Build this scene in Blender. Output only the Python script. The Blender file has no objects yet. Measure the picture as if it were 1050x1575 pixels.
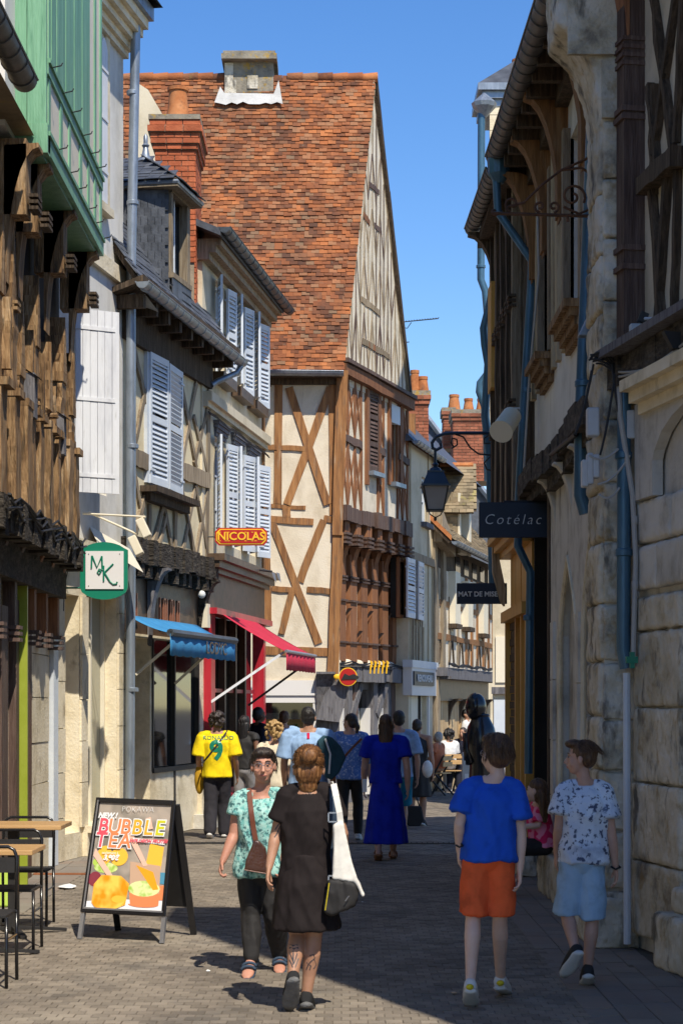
import bpy, bmesh, math, random
import numpy as np
from mathutils import Vector, Matrix, noise
rnd = random.Random(7)
R = math.radians
F, CX, HY, CH = 3000.0, 525.0, 1085.0, 1.8

# ---------------- camera, sky, sun, exposure ----------------
scene = bpy.context.scene
cam_d = bpy.data.cameras.new('camera'); cam = bpy.data.objects.new('camera', cam_d)
scene.collection.objects.link(cam); scene.camera = cam
cam.location = (0, 0, CH); cam.rotation_euler = (R(90), 0, 0)
cam_d.sensor_fit = 'VERTICAL'; cam_d.sensor_height = 36; cam_d.lens = 36 * F / 1575
cam_d.shift_y = (HY - 787.5) / 1575; cam_d.clip_end = 2000; cam_d.clip_start = .1
cam_d.dof.use_dof = True; cam_d.dof.focus_distance = 30; cam_d.dof.aperture_fstop = 11
SUN_EL = R(52.9); SUN_AZ = math.atan2(.28, -.70)      # towards the sun: +x, -y
w = bpy.data.worlds.new('World'); scene.world = w; w.use_nodes = True
nt = w.node_tree; bg = nt.nodes['Background']
sky = nt.nodes.new('ShaderNodeTexSky'); sky.sky_type = 'NISHITA'; sky.sun_disc = False
sky.sun_elevation = SUN_EL; sky.sun_rotation = SUN_AZ; sky.air_density = 1.0; sky.dust_density = .1; sky.ozone_density = 2.4
hs = nt.nodes.new('ShaderNodeHueSaturation'); hs.inputs['Saturation'].default_value = 1.3; hs.inputs['Hue'].default_value = .509
nt.links.new(sky.outputs[0], hs.inputs['Color']); nt.links.new(hs.outputs[0], bg.inputs[0]); bg.inputs[1].default_value = .132
sl = bpy.data.lights.new('sun', 'SUN'); sl.energy = 4.4; sl.angle = R(.53); sl.color = (1, .92, .78)
so = bpy.data.objects.new('sun', sl); scene.collection.objects.link(so)
sv = Vector((math.sin(SUN_AZ) * math.cos(SUN_EL), math.cos(SUN_AZ) * math.cos(SUN_EL), math.sin(SUN_EL)))
so.rotation_euler = sv.to_track_quat('Z', 'Y').to_euler(); so.location = (20, -30, 40)
vs = scene.view_settings; vs.view_transform = 'Standard'; vs.look = 'None'; vs.exposure = .43; vs.gamma = 1; vs.use_curve_mapping = False
scene.cycles.max_bounces = 8; scene.cycles.diffuse_bounces = 6

# ---------------- materials ----------------
MATS = {}
def surf(name, cols, scale=2.5, det=6, rough=.85, bump=.25, bscale=30, stretch=(1, 1, 1), tone=0, stain=None, metal=0, spec=.3, lo=.32, hi=.68, coat=0, bdist=.02, sub=0, extra=None):
    m = bpy.data.materials.new(name); m.use_nodes = True; t = m.node_tree; N = t.nodes; L = t.links
    b = N['Principled BSDF']
    def node(k, **kw):
        n = N.new(k)
        for a, v in kw.items(): setattr(n, a, v)
        return n
    g = node('ShaderNodeNewGeometry'); mp = node('ShaderNodeMapping'); mp.inputs['Scale'].default_value = stretch
    L.new(g.outputs['Position'], mp.inputs[0])
    n1 = node('ShaderNodeTexNoise'); n1.inputs['Scale'].default_value = scale; n1.inputs['Detail'].default_value = det; n1.inputs['Roughness'].default_value = .65
    L.new(mp.outputs[0], n1.inputs['Vector'])
    cr = node('ShaderNodeValToRGB'); e = cr.color_ramp.elements
    if len(cols) == 1: cols = [cols[0], cols[0]]
    for i, c in enumerate(cols):
        p = lo + (hi - lo) * i / (len(cols) - 1)
        if i == 0: e[0].position = p; el = e[0]
        elif i == len(cols) - 1: e[-1].position = p; el = e[-1]
        else: el = e.new(p)
        el.color = (*c, 1)
    L.new(n1.outputs['Fac'], cr.inputs[0]); col = cr.outputs[0]
    for st in (stain or []):
        sc_, c_, a_, b_, amt, sstr = st
        m2 = node('ShaderNodeMapping'); m2.inputs['Scale'].default_value = sstr; m2.inputs['Location'].default_value = (sc_ * 3.1, 7, 2)
        L.new(g.outputs['Position'], m2.inputs[0])
        n2 = node('ShaderNodeTexNoise'); n2.inputs['Scale'].default_value = sc_; n2.inputs['Detail'].default_value = 5; n2.inputs['Roughness'].default_value = .6
        L.new(m2.outputs[0], n2.inputs['Vector'])
        mr = node('ShaderNodeMapRange'); mr.inputs[1].default_value = a_; mr.inputs[2].default_value = b_; mr.inputs[4].default_value = amt
        L.new(n2.outputs['Fac'], mr.inputs[0])
        mx = node('ShaderNodeMix', data_type='RGBA'); L.new(mr.outputs[0], mx.inputs[0]); L.new(col, mx.inputs[6]); mx.inputs[7].default_value = (*c_, 1); col = mx.outputs[2]
    if tone:
        oi = node('ShaderNodeObjectInfo'); at_ = node('ShaderNodeAttribute', attribute_name='rnd')
        ad = node('ShaderNodeMath', operation='ADD'); L.new(oi.outputs['Random'], ad.inputs[0]); L.new(at_.outputs['Fac'], ad.inputs[1])
        fr = node('ShaderNodeMath', operation='FRACT'); L.new(ad.outputs[0], fr.inputs[0])
        if isinstance(tone, (list, tuple)):      # ramp of colours per piece
            c2 = node('ShaderNodeValToRGB'); c2.color_ramp.interpolation = 'LINEAR'; ee = c2.color_ramp.elements
            for i, c in enumerate(tone[1]):
                p = i / (len(tone[1]) - 1)
                el = ee[0] if i == 0 else (ee[-1] if i == len(tone[1]) - 1 else ee.new(p)); el.position = p; el.color = (*c, 1)
            L.new(fr.outputs[0], c2.inputs[0])
            mx = node('ShaderNodeMix', data_type='RGBA'); mx.inputs[0].default_value = tone[0]; L.new(col, mx.inputs[6]); L.new(c2.outputs[0], mx.inputs[7]); col = mx.outputs[2]
        else:
            mr = node('ShaderNodeMapRange'); mr.inputs[3].default_value = 1 - tone; mr.inputs[4].default_value = 1 + tone; L.new(fr.outputs[0], mr.inputs[0])
            h = node('ShaderNodeHueSaturation'); L.new(mr.outputs[0], h.inputs['Value']); L.new(col, h.inputs['Color']); col = h.outputs[0]
    L.new(col, b.inputs['Base Color'])
    b.inputs['Roughness'].default_value = rough; b.inputs['Metallic'].default_value = metal
    b.inputs['Specular IOR Level'].default_value = spec; b.inputs['Coat Weight'].default_value = coat
    if sub: b.inputs['Subsurface Weight'].default_value = sub; b.inputs['Subsurface Radius'].default_value = (.02, .008, .004); b.inputs['Subsurface Scale'].default_value = .5
    if bump:
        n3 = node('ShaderNodeTexNoise'); n3.inputs['Scale'].default_value = bscale; n3.inputs['Detail'].default_value = 6
        L.new(mp.outputs[0], n3.inputs['Vector'])
        bm_ = node('ShaderNodeBump'); bm_.inputs['Strength'].default_value = bump; bm_.inputs['Distance'].default_value = bdist
        L.new(n3.outputs['Fac'], bm_.inputs['Height']); L.new(bm_.outputs[0], b.inputs['Normal'])
    MATS[name] = m
    return m
V = (9, 9, .7)
surf('cream_plaster', [(.47, .40, .27), (.63, .55, .40), (.68, .60, .45)], 1.2, stain=[(3, (.30, .25, .18), .55, .75, .5, (1, 1, .3))], bscale=45, bump=.2)
surf('yellow_plaster', [(.52, .42, .24), (.68, .58, .38), (.72, .63, .43)], 1.5, stain=[(2.5, (.36, .27, .15), .55, .75, .5, (1, 1, .4))], bscale=50, bump=.2)
surf('white_plaster', [(.56, .48, .36), (.68, .60, .47), (.72, .65, .53)], 1.6, stain=[(2, (.42, .34, .23), .52, .74, .7, (1, 1, .5)), (6, (.36, .29, .2), .60, .74, .5, (1.5, 1, .4))], bscale=35, bump=.3)
surf('grey_render', [(.52, .50, .45), (.67, .65, .60), (.73, .71, .66)], 1.2, stain=[(2, (.28, .26, .22), .54, .75, .5, (1, 1, .35))], bscale=60, bump=.15)
surf('gable_render', [(.52, .47, .37), (.66, .60, .49), (.72, .66, .55)], 3, stain=[(5, (.30, .26, .2), .56, .72, .6, (1, 1, .4))], bscale=40, bump=.3)
surf('pale_stone', [(.52, .44, .29), (.70, .61, .44), (.76, .68, .52)], 2.5, stain=[(5, (.26, .2, .12), .58, .74, .7, (1, 1, .6)), (14, (.66, .6, .48), .6, .7, .5, (1, 1, 1))], bscale=30, bump=.35, tone=.09)
surf('old_stone', [(.18, .155, .12), (.46, .405, .30), (.58, .53, .43), (.66, .61, .52)], 2.4, 9, stain=[(4, (.055, .05, .045), .55, .66, .8, (1.4, 1.4, .5)), (7, (.30, .20, .08), .58, .68, .65, (1, 1, .7))], bscale=14, bump=.7, tone=.12, bdist=.04)
surf('grey_stone', [(.36, .33, .28), (.55, .52, .46), (.62, .59, .53)], 2.5, 8, stain=[(3, (.13, .11, .085), .55, .7, .6, (1.5, 1.5, .5))], bscale=22, bump=.45, tone=.08)
surf('brown_timber', [(.13, .062, .025), (.24, .12, .045), (.33, .17, .07)], 3, stretch=V, stain=[(2, (.36, .25, .14), .58, .72, .6, (6, 6, .6))], bscale=8, bump=.5, tone=.2, rough=.8)
surf('orange_timber', [(.15, .065, .026), (.28, .13, .048), (.36, .18, .07)], 2.2, stretch=V, stain=[(3, (.13, .085, .055), .54, .68, .75, (6, 6, .8)), (2, (.36, .28, .2), .62, .72, .6, (5, 5, .6))], bscale=6, bump=.5, tone=.15, rough=.75)
surf('red_timber', [(.15, .062, .03), (.24, .105, .048), (.29, .135, .065)], 2.5, stretch=V, bscale=6, bump=.45, tone=.22, rough=.7)
surf('carved_timber', [(.085, .048, .024), (.21, .12, .055), (.33, .205, .10), (.44, .32, .20)], 2.2, 9, stretch=(7, 7, .8), stain=[(3, (.045, .032, .02), .54, .66, .85, (5, 5, .7))], bscale=7, bump=1.0, tone=.2, rough=.8, bdist=.03)
surf('weathered_timber', [(.16, .115, .07), (.28, .22, .15), (.34, .28, .2)], 3, stretch=V, stain=[(3, (.11, .08, .05), .55, .68, .7, (6, 6, .8))], bscale=8, bump=.5, tone=.2)
surf('pale_timber', [(.30, .23, .14), (.42, .34, .22), (.46, .38, .26)], 3, stretch=V, stain=[(3, (.2, .13, .07), .56, .7, .6, (6, 6, .8))], bscale=8, bump=.4, tone=.12)
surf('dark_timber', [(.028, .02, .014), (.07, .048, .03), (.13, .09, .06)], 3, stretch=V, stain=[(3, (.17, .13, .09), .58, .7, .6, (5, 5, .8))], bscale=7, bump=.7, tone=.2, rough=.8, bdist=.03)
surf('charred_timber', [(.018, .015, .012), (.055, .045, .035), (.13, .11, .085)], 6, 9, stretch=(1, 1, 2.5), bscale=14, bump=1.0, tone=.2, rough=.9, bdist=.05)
surf('plum_timber', [(.06, .035, .027), (.105, .066, .053), (.155, .11, .09)], 3, stretch=V, bscale=8, bump=.5, tone=.15, rough=.65)
surf('grey_timber', [(.085, .082, .088), (.15, .145, .155), (.21, .2, .205)], 3, stretch=V, stain=[(5, (.05, .04, .04), .56, .68, .7, (4, 4, 1))], bscale=9, bump=.6, tone=.12)
surf('oak_shop', [(.05, .03, .018), (.095, .057, .032), (.12, .075, .045)], 2, stretch=(3, 3, 3), bscale=9, bump=.2, rough=.45, spec=.5)
surf('raw_wood', [(.30, .18, .08), (.52, .37, .2), (.62, .48, .3)], 1.6, stretch=(5, 5, .7), stain=[(2.2, (.40, .18, .055), .55, .68, .7, (4, 4, .7))], bscale=9, bump=.25, tone=.1)
surf('green_paint', [(.12, .28, .165), (.17, .37, .22), (.21, .42, .26)], 1.7, 7, stretch=(4, 4, .5), stain=[(4, (.06, .19, .11), .56, .7, .55, (5, 5, .4))], bscale=12, bump=.45, rough=.55, spec=.4)
surf('white_paint', [(.56, .57, .60), (.68, .69, .71), (.72, .73, .75)], 2, stretch=(3, 3, .6), stain=[(6, (.42, .41, .38), .6, .74, .5, (3, 3, .6))], bscale=20, bump=.12, rough=.5, spec=.4)
surf('grey_paint', [(.50, .55, .62), (.62, .66, .70)], 2, bscale=20, bump=.1, rough=.45, spec=.45)
surf('pane_frame', [(.62, .6, .54)], 2, bump=0, rough=.5)
surf('yellow_paint', [(.42, .21, .035), (.52, .275, .05), (.56, .31, .075)], 1.5, stretch=(3, 3, .6), stain=[(4, (.27, .13, .03), .58, .72, .6, (4, 4, .6))], bscale=14, bump=.2, rough=.55, spec=.4)
surf('red_paint', [(.30, .012, .022), (.42, .02, .035), (.46, .03, .045)], 2, stretch=(3, 3, .7), bscale=14, bump=.1, rough=.35, spec=.5)
surf('terracotta', [(.30, .10, .035), (.46, .17, .06), (.54, .24, .10)], 4, stain=[(7, (.16, .08, .045), .56, .7, .6, (1, 1, 1))], bscale=20, bump=.25)
surf('brick_red', [(.34, .085, .035), (.44, .12, .05), (.5, .16, .07)], 4, bscale=40, bump=.35, tone=.22)
surf('brick_dull', [(.24, .08, .045), (.32, .11, .06), (.36, .14, .08)], 4, bscale=40, bump=.35, tone=.25)
surf('mortar', [(.26, .20, .14), (.36, .29, .21)], 8, bscale=50, bump=.3)
surf('lichen_stone', [(.14, .125, .10), (.26, .23, .18), (.34, .30, .23)], 3.5, 8, stain=[(8, (.42, .26, .04), .56, .64, .8, (1, 1, 1)), (4, (.08, .07, .06), .58, .68, .6, (1, 1, 1))], bscale=24, bump=.5)
RT = [(.07, .03, .018), (.17, .06, .026), (.29, .095, .034), (.37, .12, .04), (.45, .16, .055), (.2, .075, .035), (.11, .05, .03), (.40, .18, .085), (.26, .17, .10), (.33, .1, .035)]
surf('roof_tile', [(.045, .024, .017), (.15, .053, .025), (.34, .11, .037), (.48, .18, .062)], 1.3, 9, tone=(.6, RT), stain=[(1.1, (.042, .028, .022), .47, .60, .82, (1.6, 1, .9)), (.8, (.50, .20, .08), .6, .68, .5, (1.4, 1, 1.1)), (9, (.34, .31, .22), .66, .74, .6, (1, 1, 1)), (5, (.24, .2, .05), .68, .75, .6, (1, 1, 1))], bscale=26, bump=.5, lo=.36, hi=.64)
surf('far_tile', [(.13, .10, .06), (.24, .19, .12), (.28, .2, .12)], 2, 8, tone=.3, stain=[(3, (.30, .26, .08), .62, .7, .6, (1, 1, 1))], bscale=20, bump=.4)
surf('slate', [(.045, .05, .06), (.075, .083, .10), (.105, .115, .135)], 5, tone=.25, bscale=30, bump=.25, rough=.5, spec=.5)
surf('zinc', [(.18, .21, .25), (.27, .31, .36), (.33, .37, .42)], 2.5, stretch=(3, 3, .8), stain=[(5, (.12, .12, .12), .6, .75, .6, (3, 3, .7))], bscale=18, bump=.12, rough=.42, metal=.55, spec=.5)
surf('dark_zinc', [(.05, .06, .07), (.085, .1, .115), (.12, .135, .15)], 2.5, bscale=12, bump=.2, rough=.45, metal=.4, spec=.5)
surf('slate_gutter', [(.055, .052, .05), (.10, .095, .09), (.13, .125, .12)], 3, bscale=14, bump=.2, rough=.5, metal=.3, stain=[(4, (.16, .13, .1), .58, .7, .5, (1, 1, 1))])
surf('blue_pipe', [(.03, .085, .13), (.05, .125, .19), (.07, .155, .23)], 2.5, stretch=(4, 4, .6), stain=[(5, (.03, .05, .06), .58, .7, .6, (3, 3, .7))], bscale=16, bump=.12, rough=.4, metal=.25, spec=.5)
surf('iron', [(.015, .015, .016), (.03, .028, .026)], 8, bscale=40, bump=.2, rough=.5, spec=.5)
surf('rust_iron', [(.05, .025, .015), (.13, .06, .03)], 10, bscale=40, bump=.3, rough=.75)
surf('cable', [(.02, .02, .022)], 2, bump=0, rough=.6)
surf('pale_cable', [(.38, .37, .35)], 2, bump=0, rough=.6)
surf('box_plastic', [(.42, .44, .46), (.5, .52, .54)], 5, bump=.05, rough=.45, spec=.4)
surf('sett', [(.15, .125, .10), (.22, .185, .145), (.275, .235, .185)], .9, 9, tone=.2, stain=[(1.6, (.10, .09, .08), .52, .66, .6, (1, 1, 1)), (40, (.10, .085, .07), .62, .7, .5, (1, 1, 1))], bscale=60, bump=.35, rough=.8)
surf('slab', [(.17, .145, .12), (.25, .215, .175)], 1.5, 8, tone=(.4, [(.22, .19, .16), (.28, .2, .155), (.16, .15, .145), (.26, .24, .2)]), bscale=50, bump=.3, rough=.75)
surf('joint_sand', [(.085, .07, .052), (.14, .115, .085)], 6, bscale=70, bump=.4)
surf('ground_dirt', [(.10, .09, .075), (.15, .13, .11)], 2, bscale=30)
surf('black_gloss', [(.012, .012, .014)], 2, bump=0, rough=.22, spec=.5)
surf('black_matt', [(.018, .017, .017), (.028, .026, .026)], 4, bump=.1, rough=.7)
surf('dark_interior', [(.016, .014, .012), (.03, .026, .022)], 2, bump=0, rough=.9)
surf('navy_sign', [(.010, .017, .035), (.014, .024, .045)], 3, bump=.02, rough=.45)
surf('sign_white', [(.62, .63, .62)], 3, bump=0, rough=.6)
surf('sign_cream', [(.70, .68, .66)], 3, bump=0, rough=.5)
surf('sign_green', [(.006, .19, .11)], 3, bump=.02, rough=.35, spec=.5)
surf('sign_red', [(.42, .012, .008)], 3, bump=.0, rough=.3, spec=.5)
surf('sign_yellow', [(.85, .50, .03)], 3, bump=.0, rough=.4)
surf('blue_canvas', [(.035, .20, .42), (.05, .25, .50)], 2, stretch=(3, 3, 1), bscale=300, bump=.1, rough=.8)
surf('pink_canvas', [(.42, .018, .045), (.54, .03, .065)], 3, stretch=(1, 1, 1), stain=[(3, (.42, .03, .06), .55, .7, .5, (6, 1, 1))], bscale=200, bump=.15, rough=.8)
surf('dark_letter', [(.11, .085, .06)], 3, bump=0, rough=.6)
surf('copper', [(.42, .17, .10)], 3, bump=0, rough=.4, metal=.6)
surf('table_wood', [(.42, .24, .095), (.55, .34, .15)], 2, stretch=(1, 9, 9), bscale=8, bump=.08, rough=.4, spec=.5)
surf('alu', [(.45, .46, .5)], 3, bump=.02, rough=.35, metal=.8)
surf('paper', [(.75, .75, .74)], 3, bump=.1, rough=.8)
surf('rust_drain', [(.20, .065, .025), (.30, .12, .05)], 8, bscale=30, bump=.3)
surf('cream_paint', [(.70, .63, .48), (.76, .70, .56)], 2, bscale=30, bump=.08, rough=.6)
surf('tan_shop', [(.50, .36, .16), (.60, .45, .23)], 1.2, bscale=20, bump=.03, rough=.6)
surf('leaf', [(.05, .12, .02), (.11, .2, .035)], 8, bump=0, rough=.5)
surf('lime_paint', [(.25, .30, .025), (.32, .37, .05)], 3, bump=.02, rough=.4)
surf('rough_brown', [(.05, .022, .012), (.11, .05, .028), (.16, .08, .045)], 3, 8, stretch=V, stain=[(60, (.4, .32, .25), .64, .7, .7, (1, 1, 1))], bscale=30, bump=.4, rough=.6)
surf('white_mortar', [(.42, .41, .39), (.60, .59, .57)], 3, bump=.3, bscale=20)
surf('lantern_glass', [(.34, .31, .28), (.42, .4, .38)], 1, bump=.03, rough=.25, spec=.5)
surf('blue_lantern', [(.012, .028, .05), (.02, .04, .07)], 3, bump=.05, rough=.35, spec=.5)
def glass(name, col, rough=.06, spec=.9):
    m = surf(name, [col], 2, bump=.02, bscale=1.2, rough=rough, spec=spec); return m
glass('dark_glass', (.012, .014, .016)); glass('grey_glass', (.09, .10, .10)); glass('green_glass', (.10, .13, .08)); glass('pale_glass', (.34, .33, .24), .15, .6)

# ---------------- geometry helpers ----------------
def at(px, py, Y): return Vector(((px - CX) / F * Y, Y, CH + (HY - py) / F * Y))
def gy(py): return CH * F / (py - HY)
col = scene.collection
def tag(o, label=None, cat=None, group=None, kind=None):
    if label: o['label'] = label
    if cat: o['category'] = cat
    if group: o['group'] = group
    if kind: o['kind'] = kind
    return o
def thing(name, loc, label, cat, group=None):
    o = bpy.data.objects.new(name, None); o.location = loc; o.empty_display_size = .2; col.objects.link(o)
    return tag(o, label, cat, group)
def wloc(o):
    v = Vector((0, 0, 0))
    while o is not None: v = v + o.location; o = o.parent
    return v
class M:
    def __init__(s): s.v = []; s.f = []; s.mi = []; s.r = []; s.uv = None
    def add(s, vs, fs, mi=0, r=0.0):
        b = len(s.v); s.v += [tuple(p) for p in vs]
        for f in fs: s.f.append([b + i for i in f]); s.mi.append(mi); s.r.append(r)
        return s
    def hexa(s, p, mi=0, r=0.0):     # p: 4 bottom (ccw), 4 top
        return s.add(p, [(3, 2, 1, 0), (4, 5, 6, 7), (0, 1, 5, 4), (1, 2, 6, 5), (2, 3, 7, 6), (3, 0, 4, 7)], mi, r)
    def wbox(s, x0, x1, y0, y1, z0, z1, mi=0, r=0.0):
        return s.hexa([(x0, y0, z0), (x1, y0, z0), (x1, y1, z0), (x0, y1, z0), (x0, y0, z1), (x1, y0, z1), (x1, y1, z1), (x0, y1, z1)], mi, r)
    def box(s, fc, s0, s1, z0, z1, o0, o1, mi=0, r=0.0):
        W = fc.W
        return s.hexa([W(s0, z0, o0), W(s1, z0, o0), W(s1, z0, o1), W(s0, z0, o1), W(s0, z1, o0), W(s1, z1, o0), W(s1, z1, o1), W(s0, z1, o1)], mi, r)
    def bar(s, p, q, wd, dp, up=(0, 0, 1), mi=0, r=0.0):      # oriented box from p to q
        p = Vector(p); q = Vector(q); d = (q - p).normalized(); a = d.cross(Vector(up))
        if a.length < 1e-4: a = d.cross(Vector((1, 0, 0)))
        a.normalize(); b = a.cross(d).normalized(); a *= wd / 2; b *= dp / 2
        return s.hexa([p - a - b, p + a - b, p + a + b, p - a + b, q - a - b, q + a - b, q + a + b, q - a + b], mi, r)
    def beam(s, fc, p, q, wd, o0, o1, n=3, jit=.012, mi=0, r=0.0, bow=0):   # hewn beam in a facade plane
        p = Vector((p[0], p[1])); q = Vector((q[0], q[1])); d = (q - p); L = d.length; n = max(1, n)
        nn = Vector((-d.y, d.x)) / max(L, 1e-6); pts = []
        for i in range(n + 1):
            t = i / n; c = p + d * t + nn * (bow * math.sin(math.pi * t))
            a = wd / 2 + rnd.uniform(-jit, jit); b = wd / 2 + rnd.uniform(-jit, jit); oo = o1 + rnd.uniform(-jit, jit) * .5
            c1 = c + nn * a; c2 = c - nn * b
            pts += [fc.W(c1.x, c1.y, o0), fc.W(c2.x, c2.y, o0), fc.W(c2.x, c2.y, oo), fc.W(c1.x, c1.y, oo)]
        fs = [(0, 1, 2, 3)]
        for i in range(n):
            k = i * 4
            for j in range(4): fs.append((k + j, k + 4 + j, k + 4 + (j + 1) % 4, k + (j + 1) % 4))
        k = n * 4; fs.append((k + 3, k + 2, k + 1, k))
        return s.add(pts, fs, mi, r)
    def tube(s, pts, r, n=8, mi=0, close=False, sq=False):
        pts = [Vector(p) for p in pts]; rs = r if isinstance(r, (list, tuple)) else [r] * len(pts)
        base = len(s.v); prev = None; N = len(pts)
        for i, p in enumerate(pts):
            if close: d = pts[(i + 1) % N] - pts[i - 1]
            else: d = pts[min(i + 1, N - 1)] - pts[max(i - 1, 0)]
            d.normalize()
            if prev is None:
                a = d.orthogonal().normalized()
                if abs(d.z) < .9: a = d.cross(Vector((0, 0, 1))).normalized()
            else:
                a = prev - d * prev.dot(d)
                a = a.normalized() if a.length > 1e-5 else d.orthogonal().normalized()
            prev = a; b = d.cross(a)
            for j in range(n):
                th = 2 * math.pi * (j + (.5 if sq else 0)) / n
                s.v.append(tuple(p + (a * math.cos(th) + b * math.sin(th)) * rs[i]))
        m = N if close else N - 1
        for i in range(m):
            for j in range(n):
                a_ = base + i * n + j; b_ = base + i * n + (j + 1) % n; i2 = (i + 1) % N
                c_ = base + i2 * n + (j + 1) % n; d_ = base + i2 * n + j
                s.f.append([a_, b_, c_, d_]); s.mi.append(mi); s.r.append(0)
        if not close:
            s.f.append([base + j for j in range(n)][::-1]); s.f.append([base + (N - 1) * n + j for j in range(n)]); s.mi += [mi, mi]; s.r += [0, 0]
        return s
    def lathe(s, c, prof, n=16, mi=0):    # prof: (radius, z)
        base = len(s.v)
        for r_, z in prof:
            for j in range(n):
                th = 2 * math.pi * j / n; s.v.append((c[0] + r_ * math.cos(th), c[1] + r_ * math.sin(th), c[2] + z))
        for i in range(len(prof) - 1):
            for j in range(n):
                s.f.append([base + i * n + j, base + i * n + (j + 1) % n, base + (i + 1) * n + (j + 1) % n, base + (i + 1) * n + j]); s.mi.append(mi); s.r.append(0)
        s.f.append([base + j for j in range(n)][::-1]); s.f.append([base + (len(prof) - 1) * n + j for j in range(n)]); s.mi += [mi, mi]; s.r += [0, 0]
        return s
    def prism(s, fc, poly, o0, o1, mi=0, r=0.0):   # polygon (s,z) extruded along facade normal
        n = len(poly); vs = [fc.W(a, b, o0) for a, b in poly] + [fc.W(a, b, o1) for a, b in poly]
        fs = [tuple(range(n))[::-1], tuple(range(n, 2 * n))] + [(i, (i + 1) % n, n + (i + 1) % n, n + i) for i in range(n)]
        return s.add(vs, fs, mi, r)
    def ext(s, pts, off, mi=0):      # world polygon extruded by vector
        n = len(pts); off = Vector(off); vs = [Vector(p) for p in pts] + [Vector(p) + off for p in pts]
        return s.add(vs, [tuple(range(n))[::-1], tuple(range(n, 2 * n))] + [(i, (i + 1) % n, n + (i + 1) % n, n + i) for i in range(n)], mi)
    def ell(s, c, r, nu=10, nv=14, mi=0):
        prof = [(math.sin(math.pi * i / nu), -math.cos(math.pi * i / nu)) for i in range(nu + 1)]; base = len(s.v)
        for a, z in prof:
            a = max(a, .01)
            for j in range(nv):
                th = 2 * math.pi * j / nv; s.v.append((c[0] + r[0] * a * math.cos(th), c[1] + r[1] * a * math.sin(th), c[2] + r[2] * z))
        for i in range(nu):
            for j in range(nv):
                s.f.append([base + i * nv + j, base + i * nv + (j + 1) % nv, base + (i + 1) * nv + (j + 1) % nv, base + (i + 1) * nv + j]); s.mi.append(mi); s.r.append(0)
        return s
    def build(s, name, mats, parent=None, smooth=False, kind=None, bevel=0, label=None, fixn=True):
        if isinstance(mats, str): mats = [mats]
        off = wloc(parent) if parent else Vector((0, 0, 0))
        loc = Vector((0, 0, 0))
        if parent is None and s.v:      # origin at the base of the mesh
            xs = [p[0] for p in s.v]; ys = [p[1] for p in s.v]; zs = [p[2] for p in s.v]
            loc = Vector(((min(xs) + max(xs)) / 2, (min(ys) + max(ys)) / 2, min(zs))); off = loc
        me = bpy.data.meshes.new(name)
        me.from_pydata([(p[0] - off.x, p[1] - off.y, p[2] - off.z) for p in s.v], [], s.f)
        for m in mats: me.materials.append(MATS[m])
        if len(mats) > 1: me.polygons.foreach_set('material_index', s.mi)
        if any(s.r):
            a = me.attributes.new('rnd', 'FLOAT', 'FACE'); a.data.foreach_set('value', s.r)
        if fixn:
            bm = bmesh.new(); bm.from_mesh(me); bmesh.ops.recalc_face_normals(bm, faces=bm.faces); bm.to_mesh(me); bm.free()
        if smooth: me.polygons.foreach_set('use_smooth', [True] * len(me.polygons))
        me.update()
        o = bpy.data.objects.new(name, me); col.objects.link(o)
        if smooth == 'auto':
            me.set_sharp_from_angle(angle=R(38))
        if parent: o.parent = parent
        else: o.location = loc
        if bevel:
            b = o.modifiers.new('bevel', 'BEVEL'); b.width = bevel; b.segments = 2; b.limit_method = 'ANGLE'
        if kind or name == 'carved_collar': o['kind'] = kind or 'stuff'
        if label: o['label'] = label
        return o
class Fac:      # vertical facade: origin, direction along it, outward normal
    def __init__(s, x, y, dx, dy, side):
        l = math.hypot(dx, dy); s.o = Vector((x, y)); s.d = Vector((dx, dy)) / l
        s.n = Vector((s.d.y, -s.d.x)) * side
    def W(s, a, z, o=0.0):
        p = s.o + s.d * a + s.n * o; return Vector((p.x, p.y, z))
    def hit(s, px, py=1085, o=0.0):
        k = (px - CX) / F; q = s.o + s.n * o
        t = (k * q.y - q.x) / (s.d.x - k * s.d.y); Y = q.y + s.d.y * t
        return (t, CH + (HY - py) / F * Y)
    def S(s, px, o=0.0): return s.hit(px, 1085, o)[0]
def wall(fc, s0, s1, z0, z1, holes, name, mat, parent, o0=-.25, o1=0.0):
    m = M(); ss = sorted({s0, s1, *[min(max(h[i], s0), s1) for h in holes for i in (0, 1)]}); zs = sorted({z0, z1, *[min(max(h[i], z0), z1) for h in holes for i in (2, 3)]})
    for i in range(len(ss) - 1):
        for j in range(len(zs) - 1):
            a, b = (ss[i] + ss[i + 1]) / 2, (zs[j] + zs[j + 1]) / 2
            if any(h[0] < a < h[1] and h[2] < b < h[3] for h in holes): continue
            m.box(fc, ss[i], ss[i + 1], zs[j], zs[j + 1], o0, o1)
    # drop inner shared faces
    seen = {}
    for i, f in enumerate(m.f):
        k = tuple(sorted(tuple(round(c, 4) for c in m.v[v]) for v in f)); seen.setdefault(k, []).append(i)
    kill = {i for v in seen.values() if len(v) > 1 for i in v}
    m.f = [f for i, f in enumerate(m.f) if i not in kill]; m.mi = [0] * len(m.f); m.r = [0] * len(m.f)
    return m.build(name, mat, parent, fixn=False)
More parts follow.
